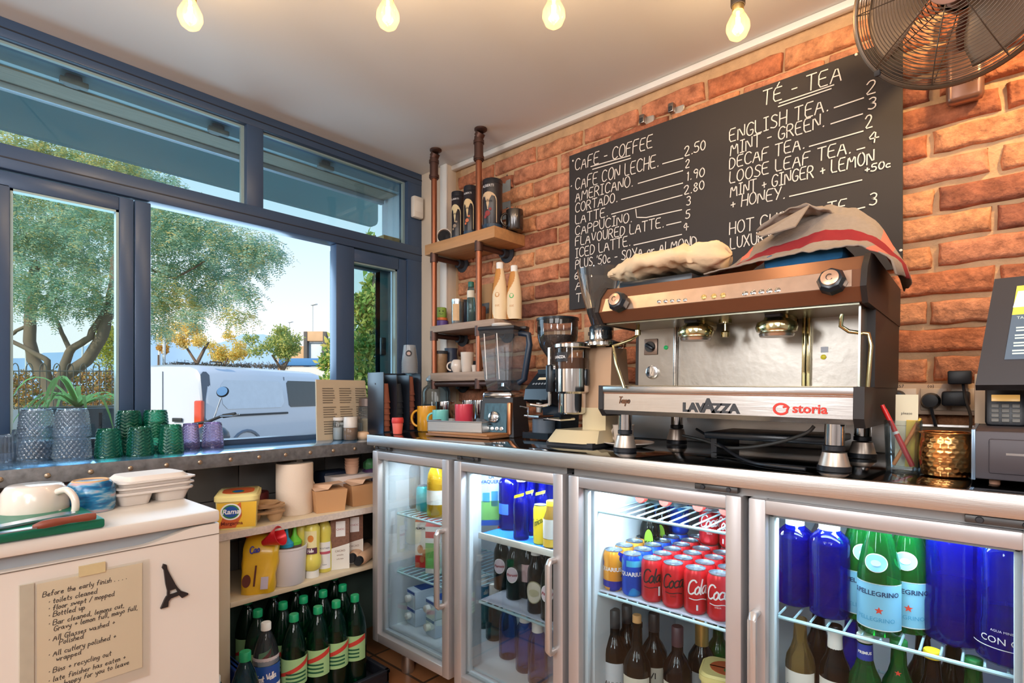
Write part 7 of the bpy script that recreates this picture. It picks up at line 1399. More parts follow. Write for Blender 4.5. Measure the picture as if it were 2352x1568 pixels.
for k in range(4): mb = MB(); mb.lathe([(.008, 0), (.008, .004), (0, .005)], 14, m_chr, (-.036+.022*k, -.082, .036), (0, -1, .13)); mb.build('button', parent=pn)
mb = MB(); mb.bb(.056, .074, -.088, -.05, .01, .15, .006, mat('copper_strip', (196, 132, 92), .3, .8)); mb.bb(-.07, .07, -.07, .07, .165, .195, .012, m_chr); mb.build('collar', parent=bl_)
mb = MB(); A = [(-.052, -.052), (.052, -.052), (.052, .052), (-.052, .052)]; Bq = [(-.082, -.078), (.082, -.078), (.082, .078), (-.082, .078)]; mb.prism(A, .20, .245, glass('jug_plastic', (222, 230, 236), 1, .08, (200, 216, 230)), [(-.062, -.060), (.062, -.060), (.062, .060), (-.062, .060)]); mb.prism([(-.062, -.060), (.062, -.060), (.062, .060), (-.062, .060)], .245, .465, MATS['jug_plastic'], Bq); mb.build('jug', parent=bl_, smooth=30)
for sx in (-.03, .03): mb = MB(); mb.tube([(sx-.02, -.064, .25), (sx-.026, -.077, .45)], .002, 6, m_wt); mb.build('jug_rib', parent=bl_)
mb = MB(); mb.bb(-.088, .088, -.084, .084, .463, .482, .008, m_blkcap); mb.lathe([(.04, .48), (.045, .495), (.042, .5), (0, .5)], 24, mat('clear_lid', (216, 208, 200), .3), (-.01, 0, 0)); mb.bb(.08, .115, -.02, .02, .468, .482, .004, m_blkcap); mb.build('lid', parent=bl_)
mb = MB(); mb.tube([(.075, -.0, .455), (.118, -.0, .445), (.122, -.0, .40), (.098, 0, .25), (.07, 0, .235)], .014, 10, mat('dark_handle', (36, 48, 66), .35)); mb.build('handle', parent=bl_, smooth=80)
mb = MB(); mb.lathe([(.03, .205), (.012, .22), (.01, .235), (0, .235)], 12, m_chr); mb.build('blades', parent=bl_)
# black on demand grinder
m_beans = mat('coffee_beans', (62, 40, 32), .45, var=.6, scale=130, detail=1, bump=.8, bscale=120); m_gblk = mat('grinder_black', (30, 38, 46), .25, var=.1)
p = on(1268, CY, y=1.58); g1 = thing('coffee_grinder', 'black coffee grinder with clear hopper half full of beans', 'coffee grinder', (p.x, 1.60, CT), -.08); g1.scale = (.84, .84, .845)
mb = MB(); mb.prism([(-.075, -.13), (.075, -.13), (.08, .09), (-.08, .09)], .004, .03, m_gblk); mb.build('base', parent=g1)
mb = MB(); mb.prism([(-.035, -.03), (.06, -.03), (.06, .085), (-.035, .085)], .03, .30, m_gblk, [(-.06, -.05), (.075, -.05), (.075, .085), (-.06, .085)]); mb.build('column', parent=g1, smooth=30)
mb = MB(); mb.prism([(-.13, .17), (-.12, .215), (-.04, .29), (.08, .29), (.08, .14), (-.06, .14)], -.068, .068, m_gblk, plane='yz'); hd_ = mb.build('head', parent=g1, smooth=30)
fh = lambda s, t: (s, -.12-.0+.08*t/.11-.0025, .215+.075*t/.11+.0025)
mb = MB(); mb.add([fh(-.03, .055), fh(.035, .055), fh(.035, .07), fh(-.03, .07)], [(0, 1, 2, 3)], mat('display_cream', (230, 214, 180), .4)); mb.build('display', parent=hd_, smooth=0)
for k in range(5): mb = MB(); q = fh(-.034+.017*k, .028); mb.lathe([(.006, 0), (.006, .002), (0, .003)], 12, mat('button_grey', (130, 140, 150), .4), q, (0, -.66, .75)); mb.build('button', parent=hd_)
mb = MB(); mb.cyl((0, -.10, .155), (0, -.105, .115), .016, 14, m_chr, .012); mb.build('spout', parent=g1)
mb = MB(); mb.tube([(-.04, -.06, .10), (-.04, -.15, .10), (.04, -.15, .10), (.04, -.06, .10)], .005, 8, m_chr); mb.tube([(-.02, -.15, .10), (-.02, -.15, .135), (-.06, -.16, .14)], .004, 6, m_chr); mb.build('portafilter_fork', parent=g1)
mb = MB(); mb.lathe([(.048, .03), (.05, .03), (.05, .088), (.046, .088)], 20, mat('grounds_bin', (84, 96, 110), .4), (0, -.075, 0), cap=False); mb.build('tray', parent=g1)
mb = MB(); mb.lathe([(.046, .29), (.05, .30), (.05, .315), (.044, .322)], 24, m_chr, (0, .015, 0), cap=False); mb.build('collar', parent=g1)
HOP = [(.034, .318), (.040, .345), (.078, .40), (.089, .44), (.092, .515), (.091, .52)]
mb = MB(); mb.lathe(HOP, 32, glass('hopper_plastic', (228, 226, 222), 1.2, .06, (220, 216, 210)), (0, .015, 0), cap=False); mb.build('hopper', parent=g1)
mb = MB(); mb.lathe([(0, .32)]+[(r*.95, z) for r, z in HOP[:4]]+[(.083, .448), (0, .45)], 28, m_beans, (0, .015, 0), cap=False); mb.build('beans', parent=g1)
mb = MB(); mb.lathe([(.094, .516), (.095, .526), (.06, .532), (0, .533)], 32, m_gblk, (0, .015, 0), cap=False); mb.build('hopper_lid', parent=g1)
# chrome doser grinder on a cream base
m_crm = mat('cream_enamel', (226, 208, 168), .3, var=.03, coat=.4); m_chd = mat('doser_chrome', (214, 212, 208), .1, 1, var=.03)
p = on(1352, CY, y=1.50); g2 = thing('coffee_grinder', 'chrome doser grinder with tall hopper on a cream coloured base', 'coffee grinder', (p.x, 1.52, CT), .05)
mb = MB(); mb.prism([(-.085, -.14), (-.06, -.16), (.06, -.16), (.095, -.13), (.10, .11), (-.06, .11)], .012, .05, m_crm, [(-.07, -.11), (-.045, -.12), (.05, -.12), (.085, -.10), (.095, .10), (-.05, .10)]); mb.prism([(-.08, -.15), (.09, -.15), (.1, .11), (-.06, .11)], 0, .014, m_dark); mb.prism([(.0, -.06), (.085, -.06), (.085, .09), (.0, .09)], .05, .12, m_crm); mb.build('base', parent=g2, smooth=30)
mb = MB(); mb.prism([(.005, -.05), (.095, -.05), (.095, .09), (.005, .09)], .12, .315, mat('beige_body', (196, 160, 128), .4, var=.05), [(.0, -.02), (.085, -.02), (.085, .08), (.0, .08)]); mb.build('motor_body', parent=g2, smooth=30)
mb = MB(); mb.lathe([(.040, .10), (.046, .105), (.046, .165), (.055, .172), (.055, .245)], 28, m_chd, (-.03, -.075, 0), cap=False); mb.lathe([(0, .095), (.03, .097), (.04, .1)], 20, m_chd, (-.03, -.075, 0), cap=False); mb.build('doser', parent=g2)
mb = MB(); mb.lathe([(.0545, .245), (.0545, .315)], 28, glass('doser_glass', (230, 226, 220), 1.2, .08, (200, 170, 140)), (-.03, -.075, 0), cap=False); mb.build('doser_window', parent=g2)
mb = MB(); mb.lathe([(0, .225), (.050, .225), (.050, .28), (0, .282)], 24, mat('ground_coffee', (112, 70, 50), .9, var=.2), (-.03, -.075, 0), cap=False); mb.build('ground_coffee', parent=g2)
mb = MB(); mb.lathe([(.057, .312), (.060, .315), (.060, .325), (.05, .33), (0, .332)], 28, m_chd, (-.03, -.075, 0), cap=False); mb.build('doser_lid', parent=g2)
mb = MB(); label_band(mb, .0556, .268, .298, -PI/2-.9, -PI/2+.3, m_bk, 12); o = mb.build('name_band', parent=g2); o.location = (-.03, -.075, 0)
mb = MB(); printed(mb, 'LAVAZZA', .012, wrap(.0556, .279, -PI/2-.3, .0014), m_wt, bold=.0004); q = mb.build('lettering', parent=o, smooth=0)
mb = MB(); mb.cyl((-.085, -.125, .13), (-.085, -.125, .315), .006, 10, m_chd); mb.box((-.085, -.125, .215), (.022, .018, .09), .006, m_gblk); mb.tube([(-.085, -.125, .13), (-.105, -.15, .125), (-.13, -.17, .13)], .005, 8, m_chd); mb.build('dosing_lever', parent=g2)
mb = MB(); mb.bb(-.012, .03, -.085, -.06, .19, .245, .006, m_gblk); mb.build('latch', parent=g2)
mb = MB(); mb.tube([(-.06, -.11, .085), (-.06, -.19, .085), (.0, -.19, .085), (.0, -.11, .085)], .004, 6, m_chd); mb.build('portafilter_fork', parent=g2)
mb = MB(); mb.lathe([(.07, .318), (.074, .322), (.074, .332), (.06, .338), (.04, .345), (.04, .372), (.036, .38)], 28, m_chd, (.03, .01, 0), cap=False); mb.build('collar', parent=g2)
mb = MB(); mb.lathe([(.037, .352), (.04, .356), (.04, .385), (.036, .39)], 24, m_gblk, (.03, .01, 0), cap=False); mb.build('neck_ring', parent=g2)
H2 = [(.030, .385), (.036, .40), (.046, .43), (.066, .50), (.078, .56), (.080, .575)]
mb = MB(); mb.lathe(H2, 32, MATS['hopper_plastic'], (.03, .01, 0), cap=False); mb.build('hopper', parent=g2)
mb = MB(); mb.lathe([(0, .386)]+[(r*.94, z) for r, z in H2[:3]]+[(.048, .445), (0, .45)], 24, m_beans, (.03, .01, 0), cap=False); mb.build('beans', parent=g2)
# notices on the wall behind the grinders
a_, b_ = on(1342, 752, y=YB-.019), on(1432, 878, y=YB-.019)
t = thing('wall_notice', 'beige instruction sheet on the wall behind the chrome grinder', 'notice', (a_.x, YB-.0195, b_.z)); mb = MB(); mb.bb(0, b_.x-a_.x, 0, .001, 0, a_.z-b_.z, 0, mat('notice_paper', (206, 180, 150), .8, var=.05)); b0 = mb.build('paper', parent=t); mb = MB()
for k in range(2): mb.bb(.02+.026*k, .04+.026*k, -.0006, 0, a_.z-b_.z-.035, a_.z-b_.z-.02, 0, m_ink)
mb.build('print', parent=b0)

# ---------------------------------------------------------------- espresso machine
MX, MY = -.55, 1.30
em = thing('espresso_machine', 'large two group stainless espresso machine on the counter', 'espresso machine', (MX, MY, CT), rot=(0, math.radians(.75), 0)); Z = lambda z: z-CT
m_mst = mat('machine_steel', (206, 202, 198), .26, 1, var=.12, scale=5, bump=.05, bscale=26, stretch=(.5, 6, 6)); m_back = mat('splash_steel', (158, 152, 144), .34, 1, var=.22, scale=11, bump=.12, bscale=50); m_brz = mat('bronze_paint', (134, 90, 66), .35, .5, var=.15, scale=8); m_mside = mat('machine_side', (40, 36, 36), .55, var=.1); m_brass = mat('brass_chrome', (206, 196, 150), .12, 1, var=.1)
XL_, XR_ = -.287, .335
mb = MB(); pr = [(0, 1.132), (0, 1.068), (.012, 1.056), (.46, 1.056), (.46, 1.132)]; mb.prism([(a, Z(b)) for a, b in pr], XL_+.010, XR_-.010, m_mst, plane='yz'); lp = mb.build('drip_tray_panel', parent=em, smooth=30)
mb = MB(); mb.bb(XL_+.008, XR_-.008, -.004, .014, Z(1.117), Z(1.135), .003, m_mst); mb.build('tray_rail', parent=em)
mb = MB(); mb.bb(XL_+.010, XR_-.010, -.0012, 0, Z(1.1135), Z(1.1165), 0, m_brz); mb.build('groove', parent=lp)
for x0, x1 in ((XL_-.004, XL_+.010), (XR_-.010, XR_+.010)):
    mb = MB(); pr = [(-.004, 1.136), (-.004, 1.070), (.016, 1.050), (.47, 1.050), (.47, 1.136)]; mb.prism([(a, Z(b)) for a, b in pr], x0, x1, m_mside, plane='yz'); mb.build('end_cap', parent=em)
# logos on the lower panel
fp = lambda s, t: (s, -.0014, t); fp2 = lambda s, t: (s, -.0018, t)
mb = MB(); m_char = mat('charcoal_logo', (56, 58, 62), .5)
printed(mb, 'LAV', .030, lambda s, t: fp(s*1.15, t), m_char, -.0135, Z(1.0725), bold=.0016, space=.88); printed(mb, 'A', .046, lambda s, t: fp(s*1.0, t), m_char, .0215, Z(1.0725), bold=.0022); printed(mb, 'ZZA', .030, lambda s, t: fp(s*1.15, t), m_char, .0550, Z(1.0725), bold=.0016, space=.88); mb.build('maker_lettering', parent=lp, smooth=0)
mb = MB(); m_rlog = mat('red_logo', (222, 56, 40), .45); ring = []
for k in range(22): a = .45+5.3*k/21; ring.append((.1865+.0145*math.cos(a), Z(1.0855)+.0115*math.sin(a)))
ribbon(mb, [ring], .0052, fp, m_rlog); ribbon(mb, [[(.192, Z(1.090)), (.203, Z(1.0925)), (.199, Z(1.083))]], .004, fp, m_rlog); printed(mb, 'storia', .0280, fp2, m_rlog, .2440, Z(1.0785), bold=.0007, sx=1.06); mb.build('brand_lettering', parent=lp, smooth=0)
mb = MB(); write(mb, 'Tempo', .017, .0028, fp, mat('bronze_script', (120, 84, 60), .4, .5), -.212, Z(1.088), .25, .02, 0, .85, 0, 'c'); mb.build('model_script', parent=lp, smooth=0)
# feet
for x, y in ((-.245, .065), (.285, .035), (-.245, .40), (.285, .36)):
    zt_ = Z(1.056)-x*math.tan(math.radians(.0)); mb = MB(); sag = math.sin(math.radians(.75))*x
    mb.lathe([(.0195, .060), (.0195, zt_+.002)], 24, m_chr, (x, y, 0)); mb.lathe([(.014, .046), (.0205, .048), (.0205, .058), (.016, .060)], 24, m_blkcap, (x, y, 0), cap=False); mb.lathe([(.023, .044), (.0315, .012), (.0315, .010)], 28, mat('foot_alloy', (196, 180, 166), .35, .6), (x, y, 0), cap=False); mb.lathe([(.0325, .0005+sag*.0), (.0325, .011), (.031, .012), (.0, .012)], 28, m_blkcap, (x, y, sag+.0), cap=True); mb.build('foot', parent=em)
# head
hp = [(.055, 1.412), (.020, 1.408), (-.012, 1.376), (-.024, 1.338), (.0, 1.311), (.46, 1.311), (.46, 1.395)]
mb = MB(); mb.prism([(a, Z(b)) for a, b in hp], XL_+.006, XR_+.004, m_brz, plane='yz'); hdm = mb.build('head', parent=em, smooth=0)
def fc(s, t, off=.0012):
    """on the sloping control band; t 0..1 from its lower to its upper edge"""
    y = -.024+(.012)*t; z = 1.338+.038*t; return (s, y-off*.95, Z(z)+off*.3)
mb = MB(); mb.add([fc(XL_+.03-.012, .03), fc(XR_-.012, .03), fc(XR_-.014, .97), fc(XL_+.034-.012, .97)], [(0, 1, 2, 3)], mat('control_band_steel', (236, 206, 184), .32, 1, var=.22, scale=30)); bdm = mb.build('control_band', parent=em, smooth=0)
for x0, x1 in ((XL_-.004, XL_+.007), (XR_+.003, XR_+.014)):
    mb = MB(); mb.prism([(a, Z(b)) for a, b in [(.06, 1.416), (.018, 1.412), (-.016, 1.378), (-.028, 1.338), (-.002, 1.307), (.47, 1.30), (.47, 1.40)]], x0, x1, m_mside, plane='yz'); mb.build('head_cap', parent=em)
mb = MB(); mb.prism([(a, Z(b)) for a, b in [(.10, 1.136), (.10, 1.31), (.47, 1.31), (.47, 1.136)]], XR_-.006, XR_+.012, m_mside, plane='yz'); mb.build('side_panel', parent=em)
mb = MB(); mb.prism([(a, Z(b)) for a, b in [(.20, 1.136), (.20, 1.31), (.47, 1.31), (.47, 1.136)]], XL_-.002, XL_+.008, m_mside, plane='yz'); mb.build('side_panel', parent=em)
mb = MB(); mb.bb(XL_+.008, XR_-.006, .20, .46, Z(1.132), Z(1.312), 0, m_back); bk_ = mb.build('splash_back', parent=em)
mb = MB(); mb.bb(XR_-.008, XR_-.004, .03, .20, Z(1.136), Z(1.311), 0, mat('side_glass_steel', (186, 190, 180), .25, .9, var=.2, scale=12)); mb.build('side_guard', parent=em)
for x in (-.155, .185, .195): mb = MB(); mb.bb(x-.004, x+.004, .185, .2, Z(1.136), Z(1.311), .002, m_brass if x > 0 else m_mst); mb.build('splash_seam', parent=em)
mb = MB(); mb.bb(XL_+.01, XR_-.006, .01, .2, Z(1.134), Z(1.137), 0, mat('drip_grid', (150, 140, 118), .3, .9, var=.3, scale=60)); mb.build('drip_grid', parent=em)
mb = MB(); mb.bb(XL_+.01, XR_-.004, .012, .2, Z(1.307), Z(1.3105), 0, mat('head_underside', (150, 150, 132), .3, .8, var=.2)); mb.build('head_underside', parent=em)
mg_ = Matrix.Translation(Vector((MX, MY, CT)))
def mpx(u, v, yl=0.0): p = on(u, v, y=MY+yl); return p.x-MX, p.z-CT
for u, v in ((1585, 762), (1772, 748)):
    x, z = mpx(u, v, .06); mb = MB(); mb.lathe([(.020, .048), (.024, .036), (.043, .026), (.047, .014), (.044, .004), (.030, 0), (0, 0)], 32, m_brass, (x, .085, z-.014), cap=False); mb.box((x, .12, z+.020), (.06, .09, .03), .012, m_brass); mb.bb(x-.018, x+.018, .05, .1, z+.022, Z(1.312), .004, m_dark); mb.build('group_head', parent=em)
    mb = MB(); mb.lathe([(.037, -.006), (.039, 0), (.037, .004)], 28, m_mst, (x, .085, z-.016)); mb.build('shower_screen', parent=em)
x, z = mpx(1662, 742, .1); mb = MB(); mb.cyl((x, .10, Z(1.311)), (x, .10, z-.0), .006, 12, m_brass); mb.lathe([(.010, 0), (.011, .012), (.008, .016)], 14, m_brass, (x, .10, z-.036)); mb.cyl((x, .1, z-.03), (x, .1, z), .004, 10, m_brass); mb.lathe([(.016, 0), (.016, .012)], 16, m_brass, (x, .10, Z(1.298))); mb.build('water_spout', parent=em)
# steam wands
q = [mpx(1463, 745, .06), mpx(1462, 772, .05), mpx(1445, 783, .03), mpx(1410, 798, .01), mpx(1418, 840, .0), mpx(1436, 893, .0)]; ys = [.06, .05, .03, .0, -.01, -.01]
mb = MB(); mb.tube([(a, y, b) for (a, b), y in zip(q, ys)], .0045, 10, m_brass); mb.lathe([(.008, 0), (.008, .014)], 12, m_brass, (q[1][0], ys[1], q[1][1])); mb.build('steam_wand', parent=em, smooth=80)
q = [mpx(1928, 718, .05), mpx(1926, 745, .05), mpx(1945, 757, .06), mpx(1990, 762, .06), mpx(1996, 790, .06), mpx(1990, 888, .06)]
mb = MB(); mb.tube([(a, .05+.01*(i > 1), b) for i, (a, b) in enumerate(q)], .0045, 10, m_brass); mb.build('steam_wand', parent=em, smooth=80)
# knobs and buttons
for u, v in ((1418, 700), (1905, 648)):
    x, z = mpx(u, v, -.03); mb = MB(); mb.lathe([(.022, 0), (.027, .006), (.027, .024), (.022, .034), (.016, .036)], 8, m_gblk, (x, -.018, z), (0, -1, .25)); kb = mb.build('steam_knob', parent=em, smooth=20); mb = MB(); mb.lathe([(.0165, .035), (.0165, .039), (.014, .040), (0, .040)], 24, mat('knob_cap', (222, 180, 150), .3, .6), (x, -.018, z), (0, -1, .25)); mb.build('knob_cap', parent=kb)
    mb = MB(); oo = Vector((x, -.018, z))+Vector((0, -1, .25)).normalized()*.0407; mb.tube([oo+Vector((.006*math.cos(a), 0, .006*math.sin(a))) for a in [.9+4.9*k/12 for k in range(13)]], .0009, 5, m_bk); mb.build('knob_symbol', parent=kb)
for us, v0, v1, m, r in (((1511, 1526, 1541, 1556, 1571), 703, 699, m_chr, .0050), ((1613, 1636, 1657), 692, 688, mat('amber_button', (206, 176, 110), .3, .4), .0066), ((1708, 1726, 1745, 1763, 1782), 683, 675, m_chr, .0062)):
    for k, u in enumerate(us):
        v = v0+(v1-v0)*k/(len(us)-1); p = on(u, v, y=MY-.018); mb = MB(); mb.lathe([(r, 0), (r, .003), (r*.7, .0045), (0, .005)], 16, m, (p.x-MX, -.0205, p.z-CT+.009), (0, -1, .3)); mb.build('button', parent=bdm)
# gauge, switch and lamps on the splash back
x, z = mpx(1497, 857, .2); mb = MB(); mb.lathe([(.020, 0), (.020, .006), (.017, .007)], 28, m_chr, (x, .2, z), (0, -1, 0)); ga = mb.build('gauge', parent=em); mb = MB(); mb.lathe([(0, .0062), (.0175, .0062)], 28, mat('gauge_face', (232, 220, 190), .4), (x, .2, z), (0, -1, 0), cap=False); mb.build('dial_face', parent=ga); mb = MB()
for k in range(9): a = -.6+k*.55; ribbon(mb, [[(x+.012*math.cos(a), z+.012*math.sin(a)), (x+.0155*math.cos(a), z+.0155*math.sin(a))]], .0009, lambda s, t: (s, .1932, t), m_bk)
ribbon(mb, [[(x, z-.004), (x+.002, z+.012)]], .0014, lambda s, t: (s, .1930, t), m_bk); mb.build('dial_marks', parent=ga, smooth=0)
x, z = mpx(1493, 799, .2); mb = MB(); mb.bb(x-.022, x+.022, .195, .2, z-.024, z+.024, .002, mat('switch_plate', (150, 126, 110), .35, .5)); sw_ = mb.build('switch_plate', parent=em); mb = MB(); mb.lathe([(.016, 0), (.016, .006)], 20, m_gblk, (x, .195, z), (0, -1, 0)); mb.at((x, .186, z), (0, .6, 0)).box((0, 0, 0), (.03, .008, .010), .003, m_gblk); mb.build('rotary_switch', parent=sw_)
for u, v, m in ((1527, 800, mat('green_lamp', (30, 160, 90), .3, emit=(20, 200, 100), estr=.3)), (1888, 817, mat('yellow_lamp', (206, 190, 50), .3, emit=(200, 180, 40), estr=.3))):
    x, z = mpx(u, v, .2); mb = MB(); mb.lathe([(.0062, 0), (.006, .003), (.003, .005), (0, .0055)], 16, m, (x, .2, z), (0, -1, 0)); mb.build('indicator_lamp', parent=em)
x, z = mpx(1890, 801, .2); mb = MB(); mb.bb(x-.008, x+.008, .1992, .2, z-.006, z+.008, 0, mat('pale_sticker', (196, 200, 210), .5)); mb.build('sticker', parent=em)
# cup rail and black box showing on the top left
mb = MB(); mb.bb(XL_+.02, -.05, .06, .40, Z(1.405), Z(1.432), .004, m_gblk); mb.build('cup_warmer_rim', parent=em)
# under the machine: tray, hose, cable, cup and saucer
box_thing('black_tray', 'long black tray lying flat under the espresso machine', 'tray', -.62, -.30, 1.50, 1.72, CT+.04, CT+.058, m_gblk, 'tray', .004)
t = bpy.data.objects['black_tray']
for sx in (-.14, .14): mb = MB(); mb.bb(sx-.008, sx+.008, -.09, .09, -.0395, 0, 0, m_gblk); mb.build('support', parent=t)
Pc = [on(1568, 1000, y=1.58), on(1620, 1012, y=1.55), on(1665, 1027, y=1.50), on(1720, 1027, y=1.47), on(1790, 1015, y=1.44), on(1850, 995, y=1.42), on(1870, 978, y=1.42)]
m_hose = mat('hose_grey', (86, 82, 78), .35, .3)
def cable(name, label, P, r, m, cat='cable'):
    for p in P: p.z = max(p.z, CT+r+.0005)
    mb = MB(); mb.tube(smooth_path(P), r, 8, m); o = mb.build(name, smooth=80); tag(o, label, cat)
cable('water_hose', 'steel grey hose looping under the espresso machine', Pc, .0045, m_hose, 'hose')
cable('power_cable', 'black cable trailing forward under the espresso machine', [on(1600, 985, y=1.62), on(1640, 1010, y=1.56), on(1680, 1040, y=1.42), on(1720, 1062, y=1.34), on(1760, 1075, y=1.30), on(1850, 1082, y=1.285)], .004, m_blkcap)
p = on(1428, CY, y=1.50); t = thing('saucer', 'white saucer behind the left front foot of the machine', 'saucer', (p.x+.03, 1.49, CT)); mb = MB(); mb.lathe([(0, .004), (.04, .002), (.04, 0), (.055, .004), (.078, .014), (.078, .017), (.05, .008), (0, .007)], 36, m_cer, cap=False); mb.build('dish', parent=t)
t2 = thing('cup', 'white cup on the saucer behind the left front foot', 'cup', (p.x+.012, 1.49, CT+.0085)); mb = MB(); mb.lathe([(r*.034, z*.06) for r, z in CUP], 28, m_cer, cap=False); mb.build('body', parent=t2); handle(t2, .030, .06, m_cer, PI*.95, .9)

# bag and towel on top of the machine
m_sack = mat('beige_sacking', (232, 202, 164), .85, var=.12, scale=14, bump=.35, bscale=60)
TOPZ = 1.4125
t = thing('coffee_bag', 'crumpled beige cloth sack lying on top of the espresso machine', 'bag', (-.715, 1.44, TOPZ+.022), rot=(0, math.radians(-1.5), .08)); mb = MB()
def sack(a, c):
    an = 2*PI*c; s = -.17+.36*a; w_ = max(.05, min((1-abs(2*a-1)**3.2)**.5, .12+2.6*a)); k = .5+.5*abs(math.sin(an)) if False else 1
    ry, rz = .10*w_*(1-.12*math.sin(a*9)), .046*w_*(.85+.25*math.sin(a*7+1)); pw = lambda v: math.copysign(abs(v)**.75, v)
    nn = noise.noise((s*16, math.cos(an)*1.5, math.sin(an)*1.5)); n2_ = noise.noise((s*46, math.cos(an)*3, math.sin(an)*4))
    return (s+.010*nn, ry*pw(math.cos(an))*(1+.12*nn), .046+rz*pw(math.sin(an))*(1+.25*nn)+.010*n2_)
mb.grid(sack, 60, 30, m_sack); mb.build('sack', parent=t, smooth=80)
t = thing('tea_towel', 'grey tea towel with dark red stripes draped over the machine top', 'towel', (-.50, 1.31, TOPZ)); m_tw = mat('grey_linen', (150, 136, 124), .95, var=.12, scale=120, bump=.3, bscale=200); m_twr = mat('wine_red_stripe', (140, 30, 38), .95, var=.1, scale=120); m_twp = mat('salmon_stripe', (220, 120, 100), .95, var=.1, scale=120)
NU, NV = 56, 36
def tw(a, c):
    hb = [(0, .012), (.12, .055), (.3, .105), (.5, .135), (.62, .150), (.75, .125), (.88, .07), (1, -.015)]
    for i in range(len(hb)-1):
        if hb[i][0] <= a <= hb[i+1][0]: q = (a-hb[i][0])/(hb[i+1][0]-hb[i][0]); q = q*q*(3-2*q) if False else q; hh = hb[i][1]+(hb[i+1][1]-hb[i][1])*q; break
    x = -.055+.40*a+.015*math.sin(c*4)*a; y = .03+.24*c-.02*a
    prof = math.sin(PI*min(1, .12+c*1.0)/2*1.0) if c < .55 else 1-.25*(c-.55)
    base = .004 if a < .85 else .004-.03*(a-.85)/.15
    z = base+max(hh, 0)*(.10+.90*min(1, prof*c*2.1 if c < .48 else prof))+min(hh, 0)*2
    z += .010*noise.noise((a*7, c*5, 3.1))*(.3+c)+.004*noise.noise((a*22, c*9, 8))
    return (x, y, max(z, .002) if a < .86 else z)
vs = [tw(i/NU, j/NV) for j in range(NV+1) for i in range(NU+1)]; mb = MB()
for j in range(NV):
    for i in range(NU):
        a, c = (i+.5)/NU, (j+.5)/NV; m = m_tw
        if .20 < c < .33: m = m_twr
        elif .87 < a < .935 or .15 < a < .20 and c > .4: m = m_twp
        k = j*(NU+1)+i; mb.add([vs[k], vs[k+1], vs[k+NU+2], vs[k+NU+1]], [(0, 1, 2, 3)], m)
o = mb.build('cloth', parent=t, smooth=80); sd = o.modifiers.new('thick', 'SOLIDIFY'); sd.thickness = .003; sd.offset = 1
mb = MB(); mb.grid(lambda a, c: (.05+.15*a+.03*c, .10+.07*c, .112+.04*math.sin(a*2.6)*(.5+.5*(1-c))+.010*noise.noise((a*6, c*6, 5))), 24, 10, m_tw); o = mb.build('folded_corner', parent=t, smooth=80); sd = o.modifiers.new('thick', 'SOLIDIFY'); sd.thickness = .003
mb = MB(); mb.add([(.085, .035, .075), (.15, .06, .09), (.17, .10, .145), (.05, .10, .10)], [(0, 1, 2, 3)], m_tw); o = mb.build('hanging_flap', parent=t, smooth=0); sd = o.modifiers.new('thick', 'SOLIDIFY'); sd.thickness = .003
box_thing('folded_cloth', 'blue folded cloth peeping out under the tea towel', 'cloth', -.42, -.25, 1.36, 1.50, TOPZ-.002, TOPZ+.035, mat('blue_cloth', (34, 96, 140), .9, var=.25, scale=40), 'cloth', .014)

# ---------------------------------------------------------------- right end of the counter
def wbox(name, label, cat, u0, u1, v0, v1, y, th, m, part='body', bev=.003):
    a, b = on(u0, v1, y=y), on(u1, v0, y=y); t = thing(name, label, cat, (a.x, y, a.z)); mb = MB(); mb.bb(0, b.x-a.x, 0, th, 0, b.z-a.z, bev, m); mb.build(part, parent=t); return t, b.x-a.x, b.z-a.z
m_sock = mat('beige_trunking', (206, 176, 150), .5, var=.06)
t, w_, h_ = wbox('socket_panel', 'beige wall panel with power sockets behind the pens', 'socket panel', 2036, 2252, 880, 950, YB-.045, .03, m_sock)
b0 = t.children[0]
for k in range(3):
    mb = MB(); mb.bb(.012+.064*k, .068+.064*k, -.004, 0, .012, h_-.012, .002, mat('socket_plate', (214, 190, 166), .4)); mb.build('socket', parent=b0)
mb = MB(); printed(mb, '57', .012, lambda s, z: (.034+s, -.0012, h_-.010+z), m_ink); printed(mb, '(o)', .012, lambda s, z: (.098+s, -.0012, h_-.010+z), m_ink); mb.build('pen_marks', parent=b0, smooth=0)
for u, v, r, lab in ((2060, 912, .019, 'round black plug in the left wall socket'), (2137, 920, .021, 'black plug in the middle wall socket')):
    p = on(u, v, y=YB-.07); t = thing('plug', lab, 'plug', p); mb = MB(); mb.lathe([(r, 0), (r, -.012), (r*.8, -.03), (0, -.032)], 20, m_blkcap, (0, 0.02, 0), (0, 1, 0)); mb.build('body', parent=t); mb = MB(); mb.tube([(0, .0, -.01), (.005, .005, -.04), (.012, .012, -.075)], .004, 6, m_blkcap); mb.build('cord', parent=t)
t, w_, h_ = wbox('power_adaptor', 'black power adaptor plugged in right of the middle socket', 'adaptor', 2162, 2228, 898, 932, YB-.09, .042, m_blkcap, bev=.006)
t, w_, h_ = wbox('power_adaptor', 'upper black box adaptor under the till screen', 'adaptor', 2176, 2232, 850, 882, YB-.10, .05, m_blkcap, bev=.004)
mb = MB(); mb.tube(smooth_path([Vector((.03, .02, 0)), Vector((.036, .0, -.04)), Vector((.046, -.03, -.08)), Vector((.046, -.06, -.12))]), .0035, 6, m_blkcap); mb.build('cord', parent=t)
p = on(2125, CY, y=1.60); box_thing('router', 'flat black receipt printer behind the copper mug', 'printer', p.x-.02, p.x+.16, 1.56, 1.70, CT+.0005, CT+.085, mat('printer_black', (44, 48, 46), .4), 'body', .006)
